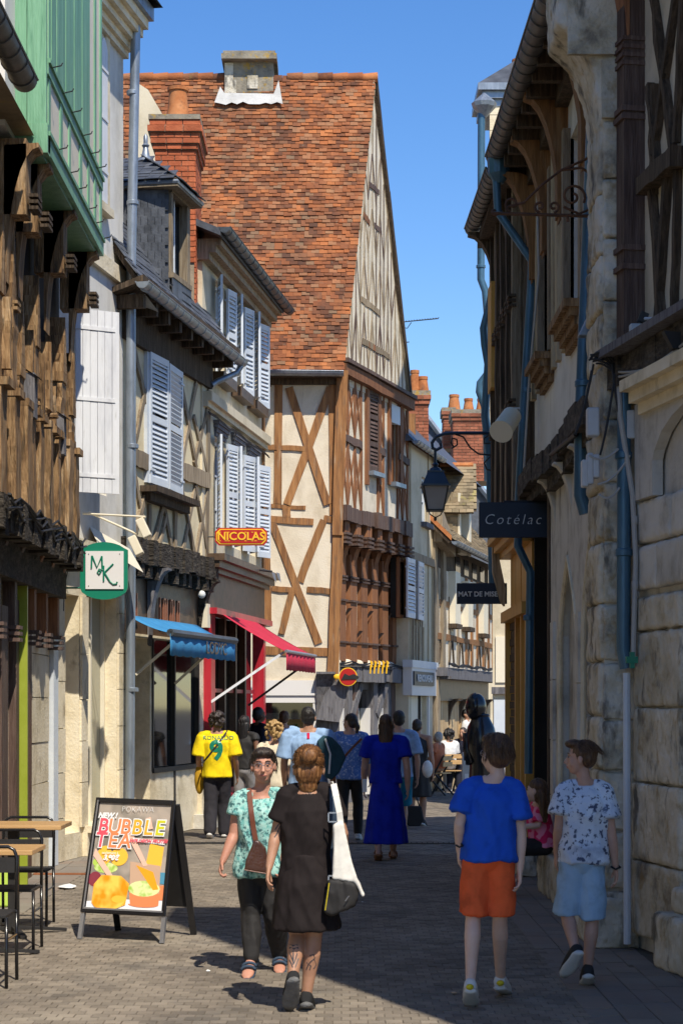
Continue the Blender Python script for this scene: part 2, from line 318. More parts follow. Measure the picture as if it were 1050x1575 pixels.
def window(fc, h, parent, frame='pane_frame', glassm='dark_glass', rec=.12, cols=2, rows=3, fw=.06, name='window'):
    s0, s1, z0, z1 = h; m = M()
    m.box(fc, s0, s0 + fw, z0, z1, -rec - .03, -rec + .04); m.box(fc, s1 - fw, s1, z0, z1, -rec - .03, -rec + .04)
    m.box(fc, s0 + fw, s1 - fw, z0, z0 + fw, -rec - .03, -rec + .035); m.box(fc, s0 + fw, s1 - fw, z1 - fw, z1, -rec - .03, -rec + .035)
    for i in range(1, cols): x = s0 + (s1 - s0) * i / cols; m.box(fc, x - fw * .5, x + fw * .5, z0 + fw, z1 - fw, -rec - .02, -rec + .03)
    for j in range(1, rows): z = z0 + (z1 - z0) * j / rows; m.box(fc, s0 + fw, s1 - fw, z - .015, z + .015, -rec - .01, -rec + .02)
    f = m.build(name, frame, parent)
    p = M().box(fc, s0 + fw * .5, s1 - fw * .5, z0 + fw * .5, z1 - fw * .5, -rec - .02, -rec); p.build('pane', glassm, f)
    b = M().box(fc, s0, s1, z0, z1, -rec - .14, -rec - .04); b.build('dark_room', 'dark_interior', f)
    return f
def shutter(P, u, wd, z0, z1, parent, mat='grey_paint', th=.035, panels=2, nl=None, lw=.06, solid=False):
    """hinged leaf at P (x,y), opening along unit vector u"""
    u = Vector(u).normalized(); n = Vector((u.y, -u.x)); P = Vector(P)
    class L:
        @staticmethod
        def W(a, z, o=0.0):
            q = P + u * a + n * o; return Vector((q.x, q.y, z))
    m = M()
    m.box(L, 0, lw, z0, z1, -th / 2, th / 2); m.box(L, wd - lw, wd, z0, z1, -th / 2, th / 2)
    H = z1 - z0; rails = [z0 + H * i / panels for i in range(panels + 1)]
    lv = M()
    for i, z in enumerate(rails):
        a = z if i == 0 else (z - .09 if i == panels else z - .045); m.box(L, lw, wd - lw, a, a + .09, -th / 2 + .002, th / 2 - .002)
    for i in range(panels):
        a = rails[i] + .09; b = rails[i + 1] - .06; k = nl or max(4, int((b - a) / .062))
        for j in range(k):
            z = a + (b - a) * (j + .5) / k; e = (b - a) / k * .40
            lv.add([L.W(lw, z - e, th / 2 - .004), L.W(wd - lw, z - e, th / 2 - .004), L.W(wd - lw, z + e, -th / 2 + .004), L.W(lw, z + e, -th / 2 + .004),
                    L.W(lw, z - e - .012, th / 2 - .004), L.W(wd - lw, z - e - .012, th / 2 - .004), L.W(wd - lw, z + e - .012, -th / 2 + .004), L.W(lw, z + e - .012, -th / 2 + .004)],
                   [(0, 1, 2, 3), (7, 6, 5, 4), (0, 4, 5, 1), (2, 6, 7, 3)])
    hg = M()
    for z in (z0 + .18, z1 - .18): hg.box(L, -.03, .16, z - .014, z + .014, th / 2, th / 2 + .012); hg.box(L, -.03, .16, z - .014, z + .014, -th / 2 - .012, -th / 2)
    o = m.build('shutter', mat, parent); lo = lv.build('louvres', mat, o, fixn=False); lo['kind'] = 'stuff'; hg.build('hinge', mat, o)
    return o
def shutter_to(P, wd, px, z0, z1, parent, n, **k):
    """leaf hinged at P whose free edge reaches photo column px, swung to the street side"""
    best = None
    for i in range(360):
        a = R(i); u = Vector((math.cos(a), math.sin(a))); q = Vector(P) + u * wd
        if u.dot(n) < .03: continue
        e = abs(CX + F * q.x / q.y - px) + (0 if k.get('far') is None else (0 if (u.y > 0) == k['far'] else 50))
        if best is None or e < best[0]: best = (e, u)
    k.pop('far', None)
    return shutter(P, best[1], wd, z0, z1, parent, **k)
def pieces(name, dims, mat, mats4, parent, limit=300, restname=None):
    """mats4: list of (Matrix, size key) in world space; first `limit` as objects sharing one unit mesh"""
    x, y, z = dims; m = M().wbox(-x / 2, x / 2, -y / 2, y / 2, -z / 2, z / 2)
    me = bpy.data.meshes.new(name); me.from_pydata(m.v, [], m.f); me.materials.append(MATS[mat])
    off = wloc(parent)
    for mt in mats4[:limit]:
        o = bpy.data.objects.new(name, me); col.objects.link(o); o.parent = parent
        t = mt.copy(); t.translation = t.translation - off; o.matrix_local = t
    if len(mats4) > limit:
        b = M()
        for mt in mats4[limit:]: b.add([mt @ Vector(v) for v in m.v], m.f, 0, rnd.random() + .001)
        b.build(restname or name + '_field', mat, parent, fixn=False, kind='stuff')
def tiled(parent, A, B, C_, D_, tw, gauge, th, mat, limit=300, sag=.0, jit=.006, name='tile', lap=1.9, edge=None, under='dark_timber', wave=0, order=None):
    """roof slope: A eave-left, B eave-right, C_ ridge-right, D_ ridge-left"""
    A, B, C_, D_ = map(Vector, (A, B, C_, D_)); H = ((D_ - A).length + (C_ - B).length) / 2
    rows = int(H / gauge); ms = []; wid = tw
    nrm = (B - A).cross(D_ - A).normalized()
    if nrm.z < 0: nrm = -nrm
    for r in range(rows):
        t = (r + .5) / rows; L0 = A.lerp(D_, t); R0 = B.lerp(C_, t); ln = (R0 - L0).length; k = max(1, round(ln / wid)); ex = (R0 - L0).normalized()
        up = (D_ - A).normalized(); up = (up - ex * up.dot(ex)).normalized(); nn = ex.cross(up)
        if nn.z < 0: nn = -nn
        shift = (r % 2) * .5
        for c in range(k + (1 if shift else 0)):
            a = (c + .5 - shift) / k
            if a < .01 or a > .99: a = min(max(a, .012), .988)
            s_ = -sag * math.sin(math.pi * a) * math.sin(math.pi * min(1, t * 1.1)) + wave * noise.noise(Vector((a * 5, t * 6, 3)))
            p = L0.lerp(R0, a) + nn * (s_ + th * .9 + rnd.uniform(-jit, jit) * .6) + up * rnd.uniform(-jit, jit)
            tilt = math.atan2(th * 1.1, gauge * lap) + rnd.uniform(-.03, .03)
            rot = Matrix((ex, up, nn)).transposed().to_4x4()
            m4 = Matrix.Translation(p) @ rot @ Matrix.Rotation(-tilt, 4, 'X') @ Matrix.Rotation(rnd.uniform(-.025, .025), 4, 'Z')
            ms.append((m4, p))
    if order: ms.sort(key=lambda q: order(q[1]))
    pieces(name, (wid * .965, gauge * lap, th), mat, [q[0] for q in ms], parent, limit, name + '_courses')
    dn = nrm * (sag + abs(wave) * .7 + .01); b = M(); b.add([q - dn for q in (A, B, C_, D_, A - nrm * .06, B - nrm * .06, C_ - nrm * .06, D_ - nrm * .06)], [(0, 1, 2, 3), (7, 6, 5, 4), (0, 4, 5, 1), (1, 5, 6, 2), (2, 6, 7, 3), (3, 7, 4, 0)])
    b.build('roof_deck', under, parent)
def course_bricks(parent, fc, s0, s1, z0, z1, o, mat, bl=.215, bh=.065, jt=.012, limit=300, depth=.02, name='brick'):
    out = []; z = z0; r = 0; rot = Matrix(((fc.d.x, fc.n.x, 0), (fc.d.y, fc.n.y, 0), (0, 0, 1))).to_4x4()
    nrow = max(1, int(round((z1 - z0) / (bh + jt)))); ph = (z1 - z0) / nrow; k = max(1, int(round((s1 - s0) / (bl + jt)))); pw = (s1 - s0) / k
    for r in range(nrow):
        for c in range(k + (r % 2)):
            a = s0 + (c + .5 - (.5 if r % 2 else 0)) * pw; wd = 1
            if r % 2 and c == 0: a = s0 + pw * .25; wd = .5
            if r % 2 and c == k: a = s1 - pw * .25; wd = .5
            p = fc.W(a, z0 + (r + .5) * ph, o + rnd.uniform(-.003, .003))
            mt = Matrix.Translation(p) @ rot @ Matrix.Diagonal((((pw - jt) if wd == 1 else (pw / 2 - jt)), depth, ph - jt, 1))
            out.append(mt)
    pieces(name, (1, 1, 1), mat, out, parent, limit)
    return len(out)
def pipe(name, pts, r, mat, parent=None, bands=(), n=12, label=None, cat=None, group=None):
    m = M().tube(pts, r, n)
    for b in bands:
        b = Vector(b)
        m.lathe((b.x, b.y, b.z - .03), [(r * 1.05, 0), (r * 1.25, .008), (r * 1.25, .05), (r * 1.05, .06)], n)
    o = m.build(name, mat, parent, smooth='auto')
    if label: tag(o, label, cat, group)
    return o
def gutter(pts, r, parent, mat='zinc', name='gutter', seg=.35):
    """half-round gutter with brackets/beads"""
    m = M(); P = [Vector(p) for p in pts]
    for a, b in zip(P[:-1], P[1:]):
        d = (b - a); L = d.length; d.normalize(); sd = d.cross(Vector((0, 0, 1))).normalized(); up = Vector((0, 0, 1)); n = 10
        vs = []
        for q in (a, b):
            for j in range(n + 1):
                th = math.pi * j / n; vs.append(q + sd * math.cos(th) * r - up * math.sin(th) * r)
            for j in range(n, -1, -1):
                th = math.pi * j / n; vs.append(q + sd * math.cos(th) * r * .93 - up * math.sin(th) * r * .93)
        K = 2 * (n + 1); fs = [(j, (j + 1) % K, K + (j + 1) % K, K + j) for j in range(K)] + [tuple(range(K))[::-1], tuple(range(K, 2 * K))]
        m.add(vs, fs); m.tube([a + sd * r, b + sd * r], r * .12, 6); m.tube([a - sd * r, b - sd * r], r * .12, 6)
        k = int(L / seg)
        for i in range(k):
            q = a + d * (i + .5) * L / k; m.tube([q + sd * math.cos(math.pi * j / 8) * r * 1.03 - up * math.sin(math.pi * j / 8) * r * 1.03 for j in range(9)], .009, 4)
        for q, sg in ((a, 0),(b, 0)):
            m.add([q] + [q + sd * math.cos(math.pi * j / n) * r * .97 - up * math.sin(math.pi * j / n) * r * .97 for j in range(n + 1)], [tuple(range(n + 2))])
    return m.build(name, mat, parent, smooth='auto', fixn=False)
def text(body, loc, size, mat, parent=None, ax=(1, 0, 0), up=(0, 0, 1), ext=.004, align='CENTER', bold=0, shear=0, sx=1.0, space=1.0, name='lettering', label=None):
    cu = bpy.data.curves.new(name, 'FONT'); cu.body = body; cu.size = size; cu.extrude = ext; cu.align_x = align; cu.align_y = 'CENTER'
    cu.offset = bold; cu.shear = shear; cu.space_character = space; cu.resolution_u = 3
    t = bpy.data.objects.new('t', cu); col.objects.link(t)
    dg = bpy.context.evaluated_depsgraph_get(); me = bpy.data.meshes.new_from_object(t.evaluated_get(dg)); bpy.data.objects.remove(t); bpy.data.curves.remove(cu)
    me.name = name; me.materials.clear(); me.materials.append(MATS[mat])
    X = Vector(ax).normalized(); U = Vector(up).normalized(); Z = X.cross(U); rot = Matrix((X * sx, U, Z)).transposed()
    off = Vector(loc) - (wloc(parent) if parent else Vector())
    for v in me.vertices: v.co = rot @ v.co + off
    o = bpy.data.objects.new(name, me); col.objects.link(o)
    if parent: o.parent = parent
    if label: o['label'] = label
    return o
def bracket(m, fc, s, wd, z0, z1, o0, o1, mi=0, n=6, thick=.12):
    """curved knee brace rising from (o0,z0) out to (o1,z1)"""
    outer = []; inner = []
    for i in range(n + 1):
        t = i / n; a = math.pi / 2 * t
        outer.append((o0 + (o1 - o0) * (1 - math.cos(a)), z0 + (z1 - z0) * math.sin(a) * .97))
    poly = [(o0 - .02, z0), *outer, (o1, z1), (o0 - .02, z1)] if thick is None else outer + [(o1, z1), (o1 - .01, z1 + .001)] + [(max(o0 - .02, o - thick), min(z1, z + .02)) for o, z in outer[::-1]]
    vs = [fc.W(s - wd / 2, z, o) for o, z in poly] + [fc.W(s + wd / 2, z, o) for o, z in poly]; n_ = len(poly)
    m.add(vs, [tuple(range(n_)), tuple(range(n_, 2 * n_))[::-1]] + [(i, (i + 1) % n_, n_ + (i + 1) % n_, n_ + i) for i in range(n_)], mi)
def catenary(a, b, sag, n=10):
    a = Vector(a); b = Vector(b); return [a.lerp(b, i / n) - Vector((0, 0, sag * 4 * (i / n) * (1 - i / n))) for i in range(n + 1)]
def remesh(m, vox, smooth_it=4, name='x', mat=None, parent=None, disp=None, dense=True):
    """join closed shapes into ONE continuous surface"""
    me = bpy.data.meshes.new(name); me.from_pydata(m.v, [], m.f)
    bm = bmesh.new(); bm.from_mesh(me); bmesh.ops.recalc_face_normals(bm, faces=bm.faces); bm.to_mesh(me); bm.free()
    t = bpy.data.objects.new('t', me); col.objects.link(t)
    r = t.modifiers.new('r', 'REMESH'); r.mode = 'VOXEL'; r.voxel_size = vox; r.adaptivity = 0
    s = t.modifiers.new('s', 'SMOOTH'); s.iterations = smooth_it; s.factor = .5
    dg = bpy.context.evaluated_depsgraph_get(); me2 = bpy.data.meshes.new_from_object(t.evaluated_get(dg)); bpy.data.objects.remove(t); bpy.data.meshes.remove(me)
    me2.name = name; off = wloc(parent) if parent else Vector()
    n = len(me2.vertices); co = np.empty(n * 3); me2.vertices.foreach_get('co', co); co = co.reshape(-1, 3)
    if disp:
        no = np.empty(n * 3); me2.vertices.foreach_get('normal', no); no = no.reshape(-1, 3)
        d = np.array([disp(Vector(c)) for c in co]); co = co + no * d[:, None]
    co -= np.array(off); me2.vertices.foreach_set('co', co.ravel()); me2.materials.clear(); me2.materials.append(MATS[mat]); me2.polygons.foreach_set('use_smooth', [True] * len(me2.polygons)); me2.update()
    o = bpy.data.objects.new(name, me2); col.objects.link(o); o.parent = parent; return o
def rough_block(parent, mt, mat, name='stone', vox=.025, amp=.012, seed=0):
    """one worn stone: box given by a matrix, eroded edges and a bumpy face"""
    m = M(); c = [mt @ Vector(v) for v in ((-.5, -.5, -.5), (.5, -.5, -.5), (.5, .5, -.5), (-.5, .5, -.5), (-.5, -.5, .5), (.5, -.5, .5), (.5, .5, .5), (-.5, .5, .5))]; m.hexa(c)
    f = lambda q: amp * (noise.noise(q * 7) * 1.3 + noise.noise(q * 19) * .7 - .9 * max(0, noise.noise(q * 4 + Vector((5, 5, 5))) - .15) * 2)
    return remesh(m, vox, 2, name, mat, parent, f)
# ---------------- the ground ----------------
def sheet(name, pts, z, mat):
    m = M(); m.add([(x, y, z) for x, y in pts], [tuple(range(len(pts)))])
    o = m.build(name, mat, None, fixn=False); o['kind'] = 'structure'; return o
sheet('ground', [(-400, -200), (400, -200), (400, 900), (-400, 900)], -.03, 'ground_dirt')
street = sheet('street', [(-3.6, 0), (2.9, 0), (2.9, 22), (6.5, 60), (3, 60), (-.1, 42), (-3.6, 22)], -.008, 'joint_sand')
def left_x(Y):
    return -3.3 if Y < 22 else (-3.3 + (Y - 22) * .17 if Y < 25 else (-2.79 + (Y - 25) * .2025 if Y < 29 else -1.98 + (Y - 29) * .139 if Y < 35 else -1.2 + (Y - 35) * .35))
def right_x(Y): return 2.45 if Y < 13 else (2.12 if Y < 24.5 else 2.12 + (Y - 24.5) * .08)
setts = []
Y = 9.0; row = 0
while Y < 47:
    dep = .115
    x0 = -2.75 if Y < 22 else left_x(Y) + .45; x1 = 1.42 if Y < 22 else right_x(Y) - .3
    if Y > 36: x0 = left_x(Y); x1 = 3.2
    x = x0 - (row % 2) * .05
    while x < x1:
        tilt = rnd.uniform(-.012, .012)
        m4 = Matrix.Translation((x + .05, Y + dep / 2 + .012 * math.sin(x * 1.3), -.03 + rnd.uniform(-.0025, .003))) @ Matrix.Rotation(tilt, 4, 'Y') @ Matrix.Rotation(rnd.uniform(-.02, .02), 4, 'Z')
        setts.append(m4); x += .1
    Y += dep; row += 1
setts.sort(key=lambda m: (m.translation.y < 10.9, m.translation.y))
pieces('sett', (.094, .108, .05), 'sett', setts, street, 300, 'sett_paving')
slabs = []
for side in (0, 1):
    Y = 9.0; r = 0
    while Y < 26:
        a, b, wd, dp = ((left_x(Y) - .1, -2.76 if Y < 22 else left_x(Y) + .44, .27, .4) if side == 0 else (1.43 if Y < 22 else right_x(Y) - .3, 2.6 if Y < 13.4 else right_x(Y) + .05, .2, .26))
        x = a - (r % 2) * wd * .5 * 0
        k = max(1, round((b - a) / wd)); ww = (b - a) / k
        for i in range(k):
            slabs.append(Matrix.Translation((a + (i + .5) * ww, Y + dp / 2 + (0 if side == 0 else (i % 2) * dp * .5), -.028 + rnd.uniform(-.002, .003))) @ Matrix.Rotation(rnd.uniform(-.01, .01), 4, 'Z') @ Matrix.Diagonal((ww - .008, dp - .008, .05, 1)))
        Y += dp; r += 1
slabs.sort(key=lambda m: (m.translation.y < 10.9, m.translation.y))
pieces('paving_slab', (1, 1, 1), 'slab', slabs, street, 300)
dr = M(); 
for i in range(60): dr.wbox(-2.3 + i * .07, -2.245 + i * .07, 25.4, 25.56, -.004, .006)
dr.wbox(-2.32, 1.9, 25.36, 25.40, -.004, .008); dr.wbox(-2.32, 1.9, 25.56, 25.6, -.004, .008)
dr.build('drain_channel', 'iron', street)
ru = M().wbox(-3.28, -2.3, 20.75, 20.83, -.003, .012); ru.build('drain_strip', 'rust_drain', street)

# ---------------- left: neighbour beyond the frame and gutter in the corner ----------------
LA = Fac(-3.3, 0, 0, 1, 1)
hb = thing('half_timbered_house', (-3.5, 12, 0), 'nearest left house with carved brown posts and a thick gutter in the top corner', 'house')
wall(LA, 7.0, 17.85, 0, 3.5, [], 'wall', 'cream_plaster', hb, -4, -.1)
wall(LA, 7.0, 17.85, 3.5, 7.0, [], 'upper_wall', 'dark_timber', hb, -4, .18)
M().add([LA.W(7, 7.0, .5), LA.W(17.8, 7.0, .5), LA.W(17.8, 9.6, -2.2), LA.W(7, 9.6, -2.2), LA.W(7, 7.0, -5), LA.W(17.8, 7.0, -5)], [(0, 1, 2, 3), (3, 2, 5, 4), (0, 3, 4), (1, 5, 2), (0, 4, 5, 1)]).build('roof', 'far_tile', hb)
gutter([(-2.74, 9, 7.22), (-2.74, 16.9, 7.22)], .11, hb, 'slate_gutter')
M().wbox(-3.45, -2.98, 17.3, 17.86, 6.95, 9.5).build('chimney_stub', 'grey_render', hb)

# ---------------- green jettied house ----------------
gh = thing('half_timbered_house', (-3.3, 20, 0), 'narrow house with a bright green boarded top storey over carved brown oak posts', 'house')
wall(LA, 17.86, 22, 0, 3.35, [(18.2, 19.3, .1, 3.1), (19.9, 20.9, .1, 3.1)], 'wall', 'pale_stone', gh, -4, 0)
for s0, s1 in ((18.2, 19.3), (19.9, 20.9)): M().box(LA, s0, s1, .1, 3.1, -.5, -.3).build('shop_window', 'dark_glass', gh)
def block_cols(parent, fc, s0, s1, z0, z1, o, mat, hs, depth=.03, name='stone', jt=.01, ws=None, rough=0):
    out = []; z = z0; rot = Matrix(((fc.d.x, fc.n.x, 0), (fc.d.y, fc.n.y, 0), (0, 0, 1))).to_4x4(); r = 0
    while z < z1 - .05:
        h = min(hs * rnd.uniform(.88, 1.12), z1 - z)
        if z1 - z - h < hs * .4: h = z1 - z
        w_ = ws or (s1 - s0); a = s0; first = True
        while a < s1 - .03:
            ww = min(w_ * (rnd.uniform(.75, 1.2) if ws else 1), s1 - a)
            if s1 - a - ww < w_ * .35: ww = s1 - a
            if first and ws and r % 2: ww *= .6
            first = False
            out.append(Matrix.Translation(fc.W(a + ww / 2, z + h / 2, o + rnd.uniform(-.006, .006) - depth / 2)) @ rot @ Matrix.Rotation(rnd.uniform(-.006, .006), 4, 'Y') @ Matrix.Diagonal((ww - jt, depth, h - jt, 1))); a += ww
        z += h; r += 1
    if rough:
        for mt in out: rough_block(parent, mt, mat, name, amp=rough)
    else: pieces(name, (1, 1, 1), mat, out, parent, 300)
m = M().box(LA, 19.35, 19.52, 0, 2.85, 0, .08); m.build('post', 'plum_timber', gh)
m = M().box(LA, 18.4, 18.75, 0, 2.75, 0, .1); m.build('post', 'plum_timber', gh)
M().box(LA, 19.55, 19.60, 0, 3.0, 0, .155).build('lime_strip', 'lime_paint', gh)
M().box(LA, 19.67, 20.5, 0, 2.9, -.02, .05).build('pilaster', 'rough_brown', gh)
block_cols(gh, LA, 20.55, 21.85, 0, 3.35, .03, 'pale_stone', .48)
# knee posts of the ground floor
for s in (18.0, 18.9, 20.1, 20.9, 21.75):
    m = M(); m.box(LA, s, s + .14, 2.55, 3.1, .02, .14); bracket(m, LA, s + .07, .13, 2.7, 3.45, .1, .34, thick=.16); m.build('bracket', 'plum_timber' if s < 20 else 'red_timber', gh)
    m = M()
    for z in (2.42, 2.48, 2.54): m.box(LA, s - .02, s + .17, z, z + .035, .0, .19)
    m.build('collar', 'plum_timber', gh)
m = M()
for i in range(24): s = 17.0 + i * .213; m.box(LA, s, s + .215, 3.34 + rnd.uniform(-.03, .02), 3.66 + rnd.uniform(-.03, .03), -.1, .36 + rnd.uniform(-.04, .05))
m.build('bressummer', 'charred_timber', gh)
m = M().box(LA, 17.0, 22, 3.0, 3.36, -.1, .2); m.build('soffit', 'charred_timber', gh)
# cables along the beam
for k in range(4):
    pipe('cable', [LA.W(17 + i * .36, 3.52 + .05 * math.sin(i * 2.1 + k) + .04 * k, .40 + .02 * math.sin(i * 1.3 + k)) for i in range(15)], .012, 'cable', gh, n=5)
# first floor at X=-3.0
LB = Fac(-3.02, 0, 0, 1, 1)
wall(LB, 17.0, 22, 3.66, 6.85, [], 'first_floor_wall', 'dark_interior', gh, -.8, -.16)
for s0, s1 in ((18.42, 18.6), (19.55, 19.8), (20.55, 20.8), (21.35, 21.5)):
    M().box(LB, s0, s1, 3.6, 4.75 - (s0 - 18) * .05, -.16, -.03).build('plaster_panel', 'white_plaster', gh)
def knobs(m, fc, s, z, o, wd, n=3):
    for i in range(n): m.box(fc, s - wd / 2 - .02, s + wd / 2 + .02, z + i * .055, z + i * .055 + .03, o - .05, o + .035)
posts = [(17.15, .34, 6.3), (17.72, .3, 6.3), (18.22, .32, 5.75), (18.82, .2, 5.6), (19.16, .26, 6.2), (19.52, .13, 5.5), (19.98, .3, 5.7), (20.30, .2, 5.3), (20.98, .36, 6.15), (21.22, .12, 5.4), (21.72, .3, 5.9)]
for pi_, (s, wd, zt) in enumerate(posts):
    m = M(); zb = 3.66 + rnd.uniform(-.02, .02); zt -= .5; wd *= .82
    m.beam(LB, (s, zb), (s, zb + .95), wd * 1.1, -.2, .06 + .03 * (pi_ % 3), 4, .02); m.beam(LB, (s, zb + .95), (s + .03, zt - .35), wd, -.2, .03 + .03 * (pi_ % 2), 7, .024)
    if pi_ % 3 == 0: m.beam(LB, (s + wd * .25, zb + 1.1), (s + wd * .2, zt - .4), wd * .3, -.2, .11, 6, .014)
    n = 7
    for i in range(n): # pinnacle taper
        a = wd * .5 * (1 - i / n); z0 = zt - .38 + i * .1
        m.box(LB, s - a + .02, s + a + .02, z0, z0 + .105, -.2, .05)
    po = m.build('carved_post', 'carved_timber', gh)
    m = M(); m.box(LB, s - wd * .6, s + wd * .6, zb + .93, zb + 1.0, -.05, .13)
    if pi_ % 2: knobs(m, LB, s, zt - .42, .06, wd * .6, 2)
    m.build('carved_collar', 'carved_timber', po)
for s in (17.6, 18.25, 19.95, 21.75):     # great knees under the jetty
    m = M(); bracket(m, LB, s, .26, 5.6, 6.84, .02, .31, thick=.30, n=8); m.box(LB, s - .13, s + .13, 6.2, 6.88, -.1, .2); m.build('jetty_knee', 'carved_timber', gh)
    m = M(); knobs(m, LB, s, 6.25, .27, .2, 3); m.build('carved_collar', 'dark_timber', gh)
for s, z in ((18.5, 4.95), (20.45, 4.85)):
    m = M(); m.box(LB, s - .05, s + .14, z - .42, z, -.1, .12); m.add([LB.W(s - .07, z + .12, -.1), LB.W(s + .18, z + .12, -.1), LB.W(s + .18, z - .05, .17), LB.W(s - .07, z - .05, .17)], [(0, 1, 2, 3)]); m.build('small_ledge', 'grey_timber', gh)
# green storey
LG = Fac(-2.71, 0, 0, 1, 1)
wall(LG, 17.9, 22, 7.02, 12.5, [], 'green_storey_wall', 'cream_paint', gh, -4, .0)
M().box(LG, 17.88, 22.0, 6.83, 6.93, -.36, -.02).build('soffit', 'green_paint', gh)
m = M(); m.box(LG, 17.86, 22.02, 6.87, 7.02, -.1, .03); m.box(LG, 17.86, 22.02, 7.02, 7.06, -.05, .05); m.build('sill_beam', 'green_paint', gh)
GN = Fac(0, 17.88, 1, 0, 1)     # near end, facing the camera
for i, (x0, x1) in enumerate(((-3.02, -2.87), (-2.87, -2.69))): M().box(GN, x0 + .002, x1 - .004, 7.12, 12.5, 0, .05 + .006 * i).build('corner_board', 'green_paint', gh)
M().box(GN, -3.03, -2.68, 6.85, 7.12, -.1, .07).build('corner_block', 'green_paint', gh)
M().box(GN, -4.4, -3.03, 7.0, 12.5, -.3, .0).build('side_wall', 'grey_render', gh)
for s0, s1, sc in ((18.0, 18.12, 1), (18.75, 18.9, 1), (19.35, 19.47, 1), (20.15, 20.33, 1), (20.8, 20.93, 1), (21.35, 21.5, 1), (21.85, 22.0, 1)):
    M().box(LG, s0, s1, 7.06, 12.5, -.04, .014).build('stud', 'green_paint', gh)
m = M(); m.box(LG, 17.9, 22.0, 7.60, 7.70, -.04, .025); m.box(LG, 17.9, 22.0, 7.70, 7.74, -.04, .045); m.build('rail', 'green_paint', gh)
for i in range(9): # plank shutters above the rail
    a = 18.13 + i * .30
    if a > 20.7: break
    M().box(LG, a, a + .285, 7.76, 12.5, -.03, .022 + .006 * (i % 2)).build('plank', 'green_paint', gh)
for a, b in ((20.95, 21.34), (21.52, 21.84)):
    window(LG, (a, b, 7.8, 12.4), gh, 'green_paint', 'dark_glass', .06, 1, 3)
for i, s in enumerate([18.05, 18.4, 18.8, 19.2, 19.41, 19.8, 20.2, 20.6, 20.86, 21.2, 21.42, 21.9]):
    z = 7.04 if i % 2 else 7.70
    pipe('hook', [LG.W(s, z, .03), LG.W(s, z + .02, .12), LG.W(s + .02, z + .05, .13)], .007, 'iron', gh, n=5)

# ---------------- white rendered house with plank shutter ----------------
L1 = Fac(-3.3, 22, 505, 3000, 1)
wh = thing('town_house', (-3.2, 23.5, 0), 'narrow grey-white rendered house with one big white plank shutter', 'house')
E1 = 3.05
def rc(fc, x0, x1, y0, y1, xm=None, o=0):     # rectangle from photo pixels
    a = fc.hit(x0, (y0 + y1) / 2, o)[0]; b = fc.hit(x1, 0, o)[0]; xm = xm or (x0 + x1) / 2
    return (a, b, fc.hit(xm, y1, o)[1], fc.hit(xm, y0, o)[1])
hS = rc(L1, 127, 180, 490, 760); hD = (1.1, 2.6, .35, 3.05)
hU = (1.65, 2.15, 8.6, 9.9)
wall(L1, 0, E1, 3.55, 10.7, [(1.0, 2.3, 4.4, 6.3), hU], 'wall', 'grey_render', wh, -3.5, 0)
window(L1, (1.0, 2.3, 4.4, 6.3), wh); window(L1, hU, wh)
# closed arched shutters on the upper window
for a, b in ((1.62, 1.89), (1.91, 2.18)):
    m = M(); n = 6; poly = [(a, 8.0), (b, 8.0), (b, 9.9)] + [(b + (a - b) * i / n, 9.9 + .12 * math.sin(math.pi * i / n)) for i in range(1, n)] + [(a, 9.9)]; m.prism(L1, poly, .01, .05)
    for z in (8.35, 9.0, 9.6): m.box(L1, a, b, z, z + .04, .05, .062)
    m.build('shutter', 'white_paint', wh)
m = M(); m.box(L1, 1.5, 2.3, 7.85, 7.95, 0, .1); m.box(L1, 1.45, 1.6, 7.95, 10.15, 0, .03); m.box(L1, 2.2, 2.35, 7.95, 10.15, 0, .03); m.build('window_surround', 'pale_stone', wh)
m = M(); m.box(L1, 0, E1, 7.15, 7.35, 0, .06); m.build('string_course', 'pale_stone', wh)
# cornice
m = M()
for i, (z, o) in enumerate(((10.1, .06), (10.18, .11), (10.27, .18), (10.36, .25), (10.46, .32))): m.box(L1, -.3, E1 + .05, z, z + .12, -.2, o)
m.build('cornice', 'pale_stone', wh)
m = M(); m.box(L1, -.3, E1 + .1, 10.58, 10.75, -.4, .38); m.build('zinc_edge', 'zinc', wh)
M().add([L1.W(-.3, 10.75, .5), L1.W(E1 + .1, 10.75, .5), L1.W(E1 + .1, 12.4, -1.6), L1.W(-.3, 12.4, -1.6), L1.W(-.3, 10.75, -3.5), L1.W(E1 + .1, 10.75, -3.5)], [(0, 1, 2, 3), (3, 2, 5, 4), (0, 3, 4), (1, 5, 2)]).build('roof', 'slate', wh)
# big plank shutter standing open off the wall (faces the camera)
P0 = L1.W(.9, 0, .03); zt = at(155, 477, 23)[2]; zb = at(155, 758, 23)[2]
SF = Fac(P0.x, P0.y, .62, .36, 1)
sh = M(); sh.box(SF, -.01, .52 * .0 + .56, zb + .002, zb + .004, -.01, .01); root_sh = sh.build('plank_shutter', 'white_paint', wh)
for i in range(6): M().box(SF, i * .093, i * .093 + .088, zb, zt, -.018, .018 + .002 * (i % 2)).build('plank', 'white_paint', root_sh)
m = M()
for z in (zb + .18, (zb + zt) / 2, zt - .24): m.box(SF, -.02, .5, z, z + .045, .021, .03)
m.build('strap_hinge', 'white_paint', root_sh)
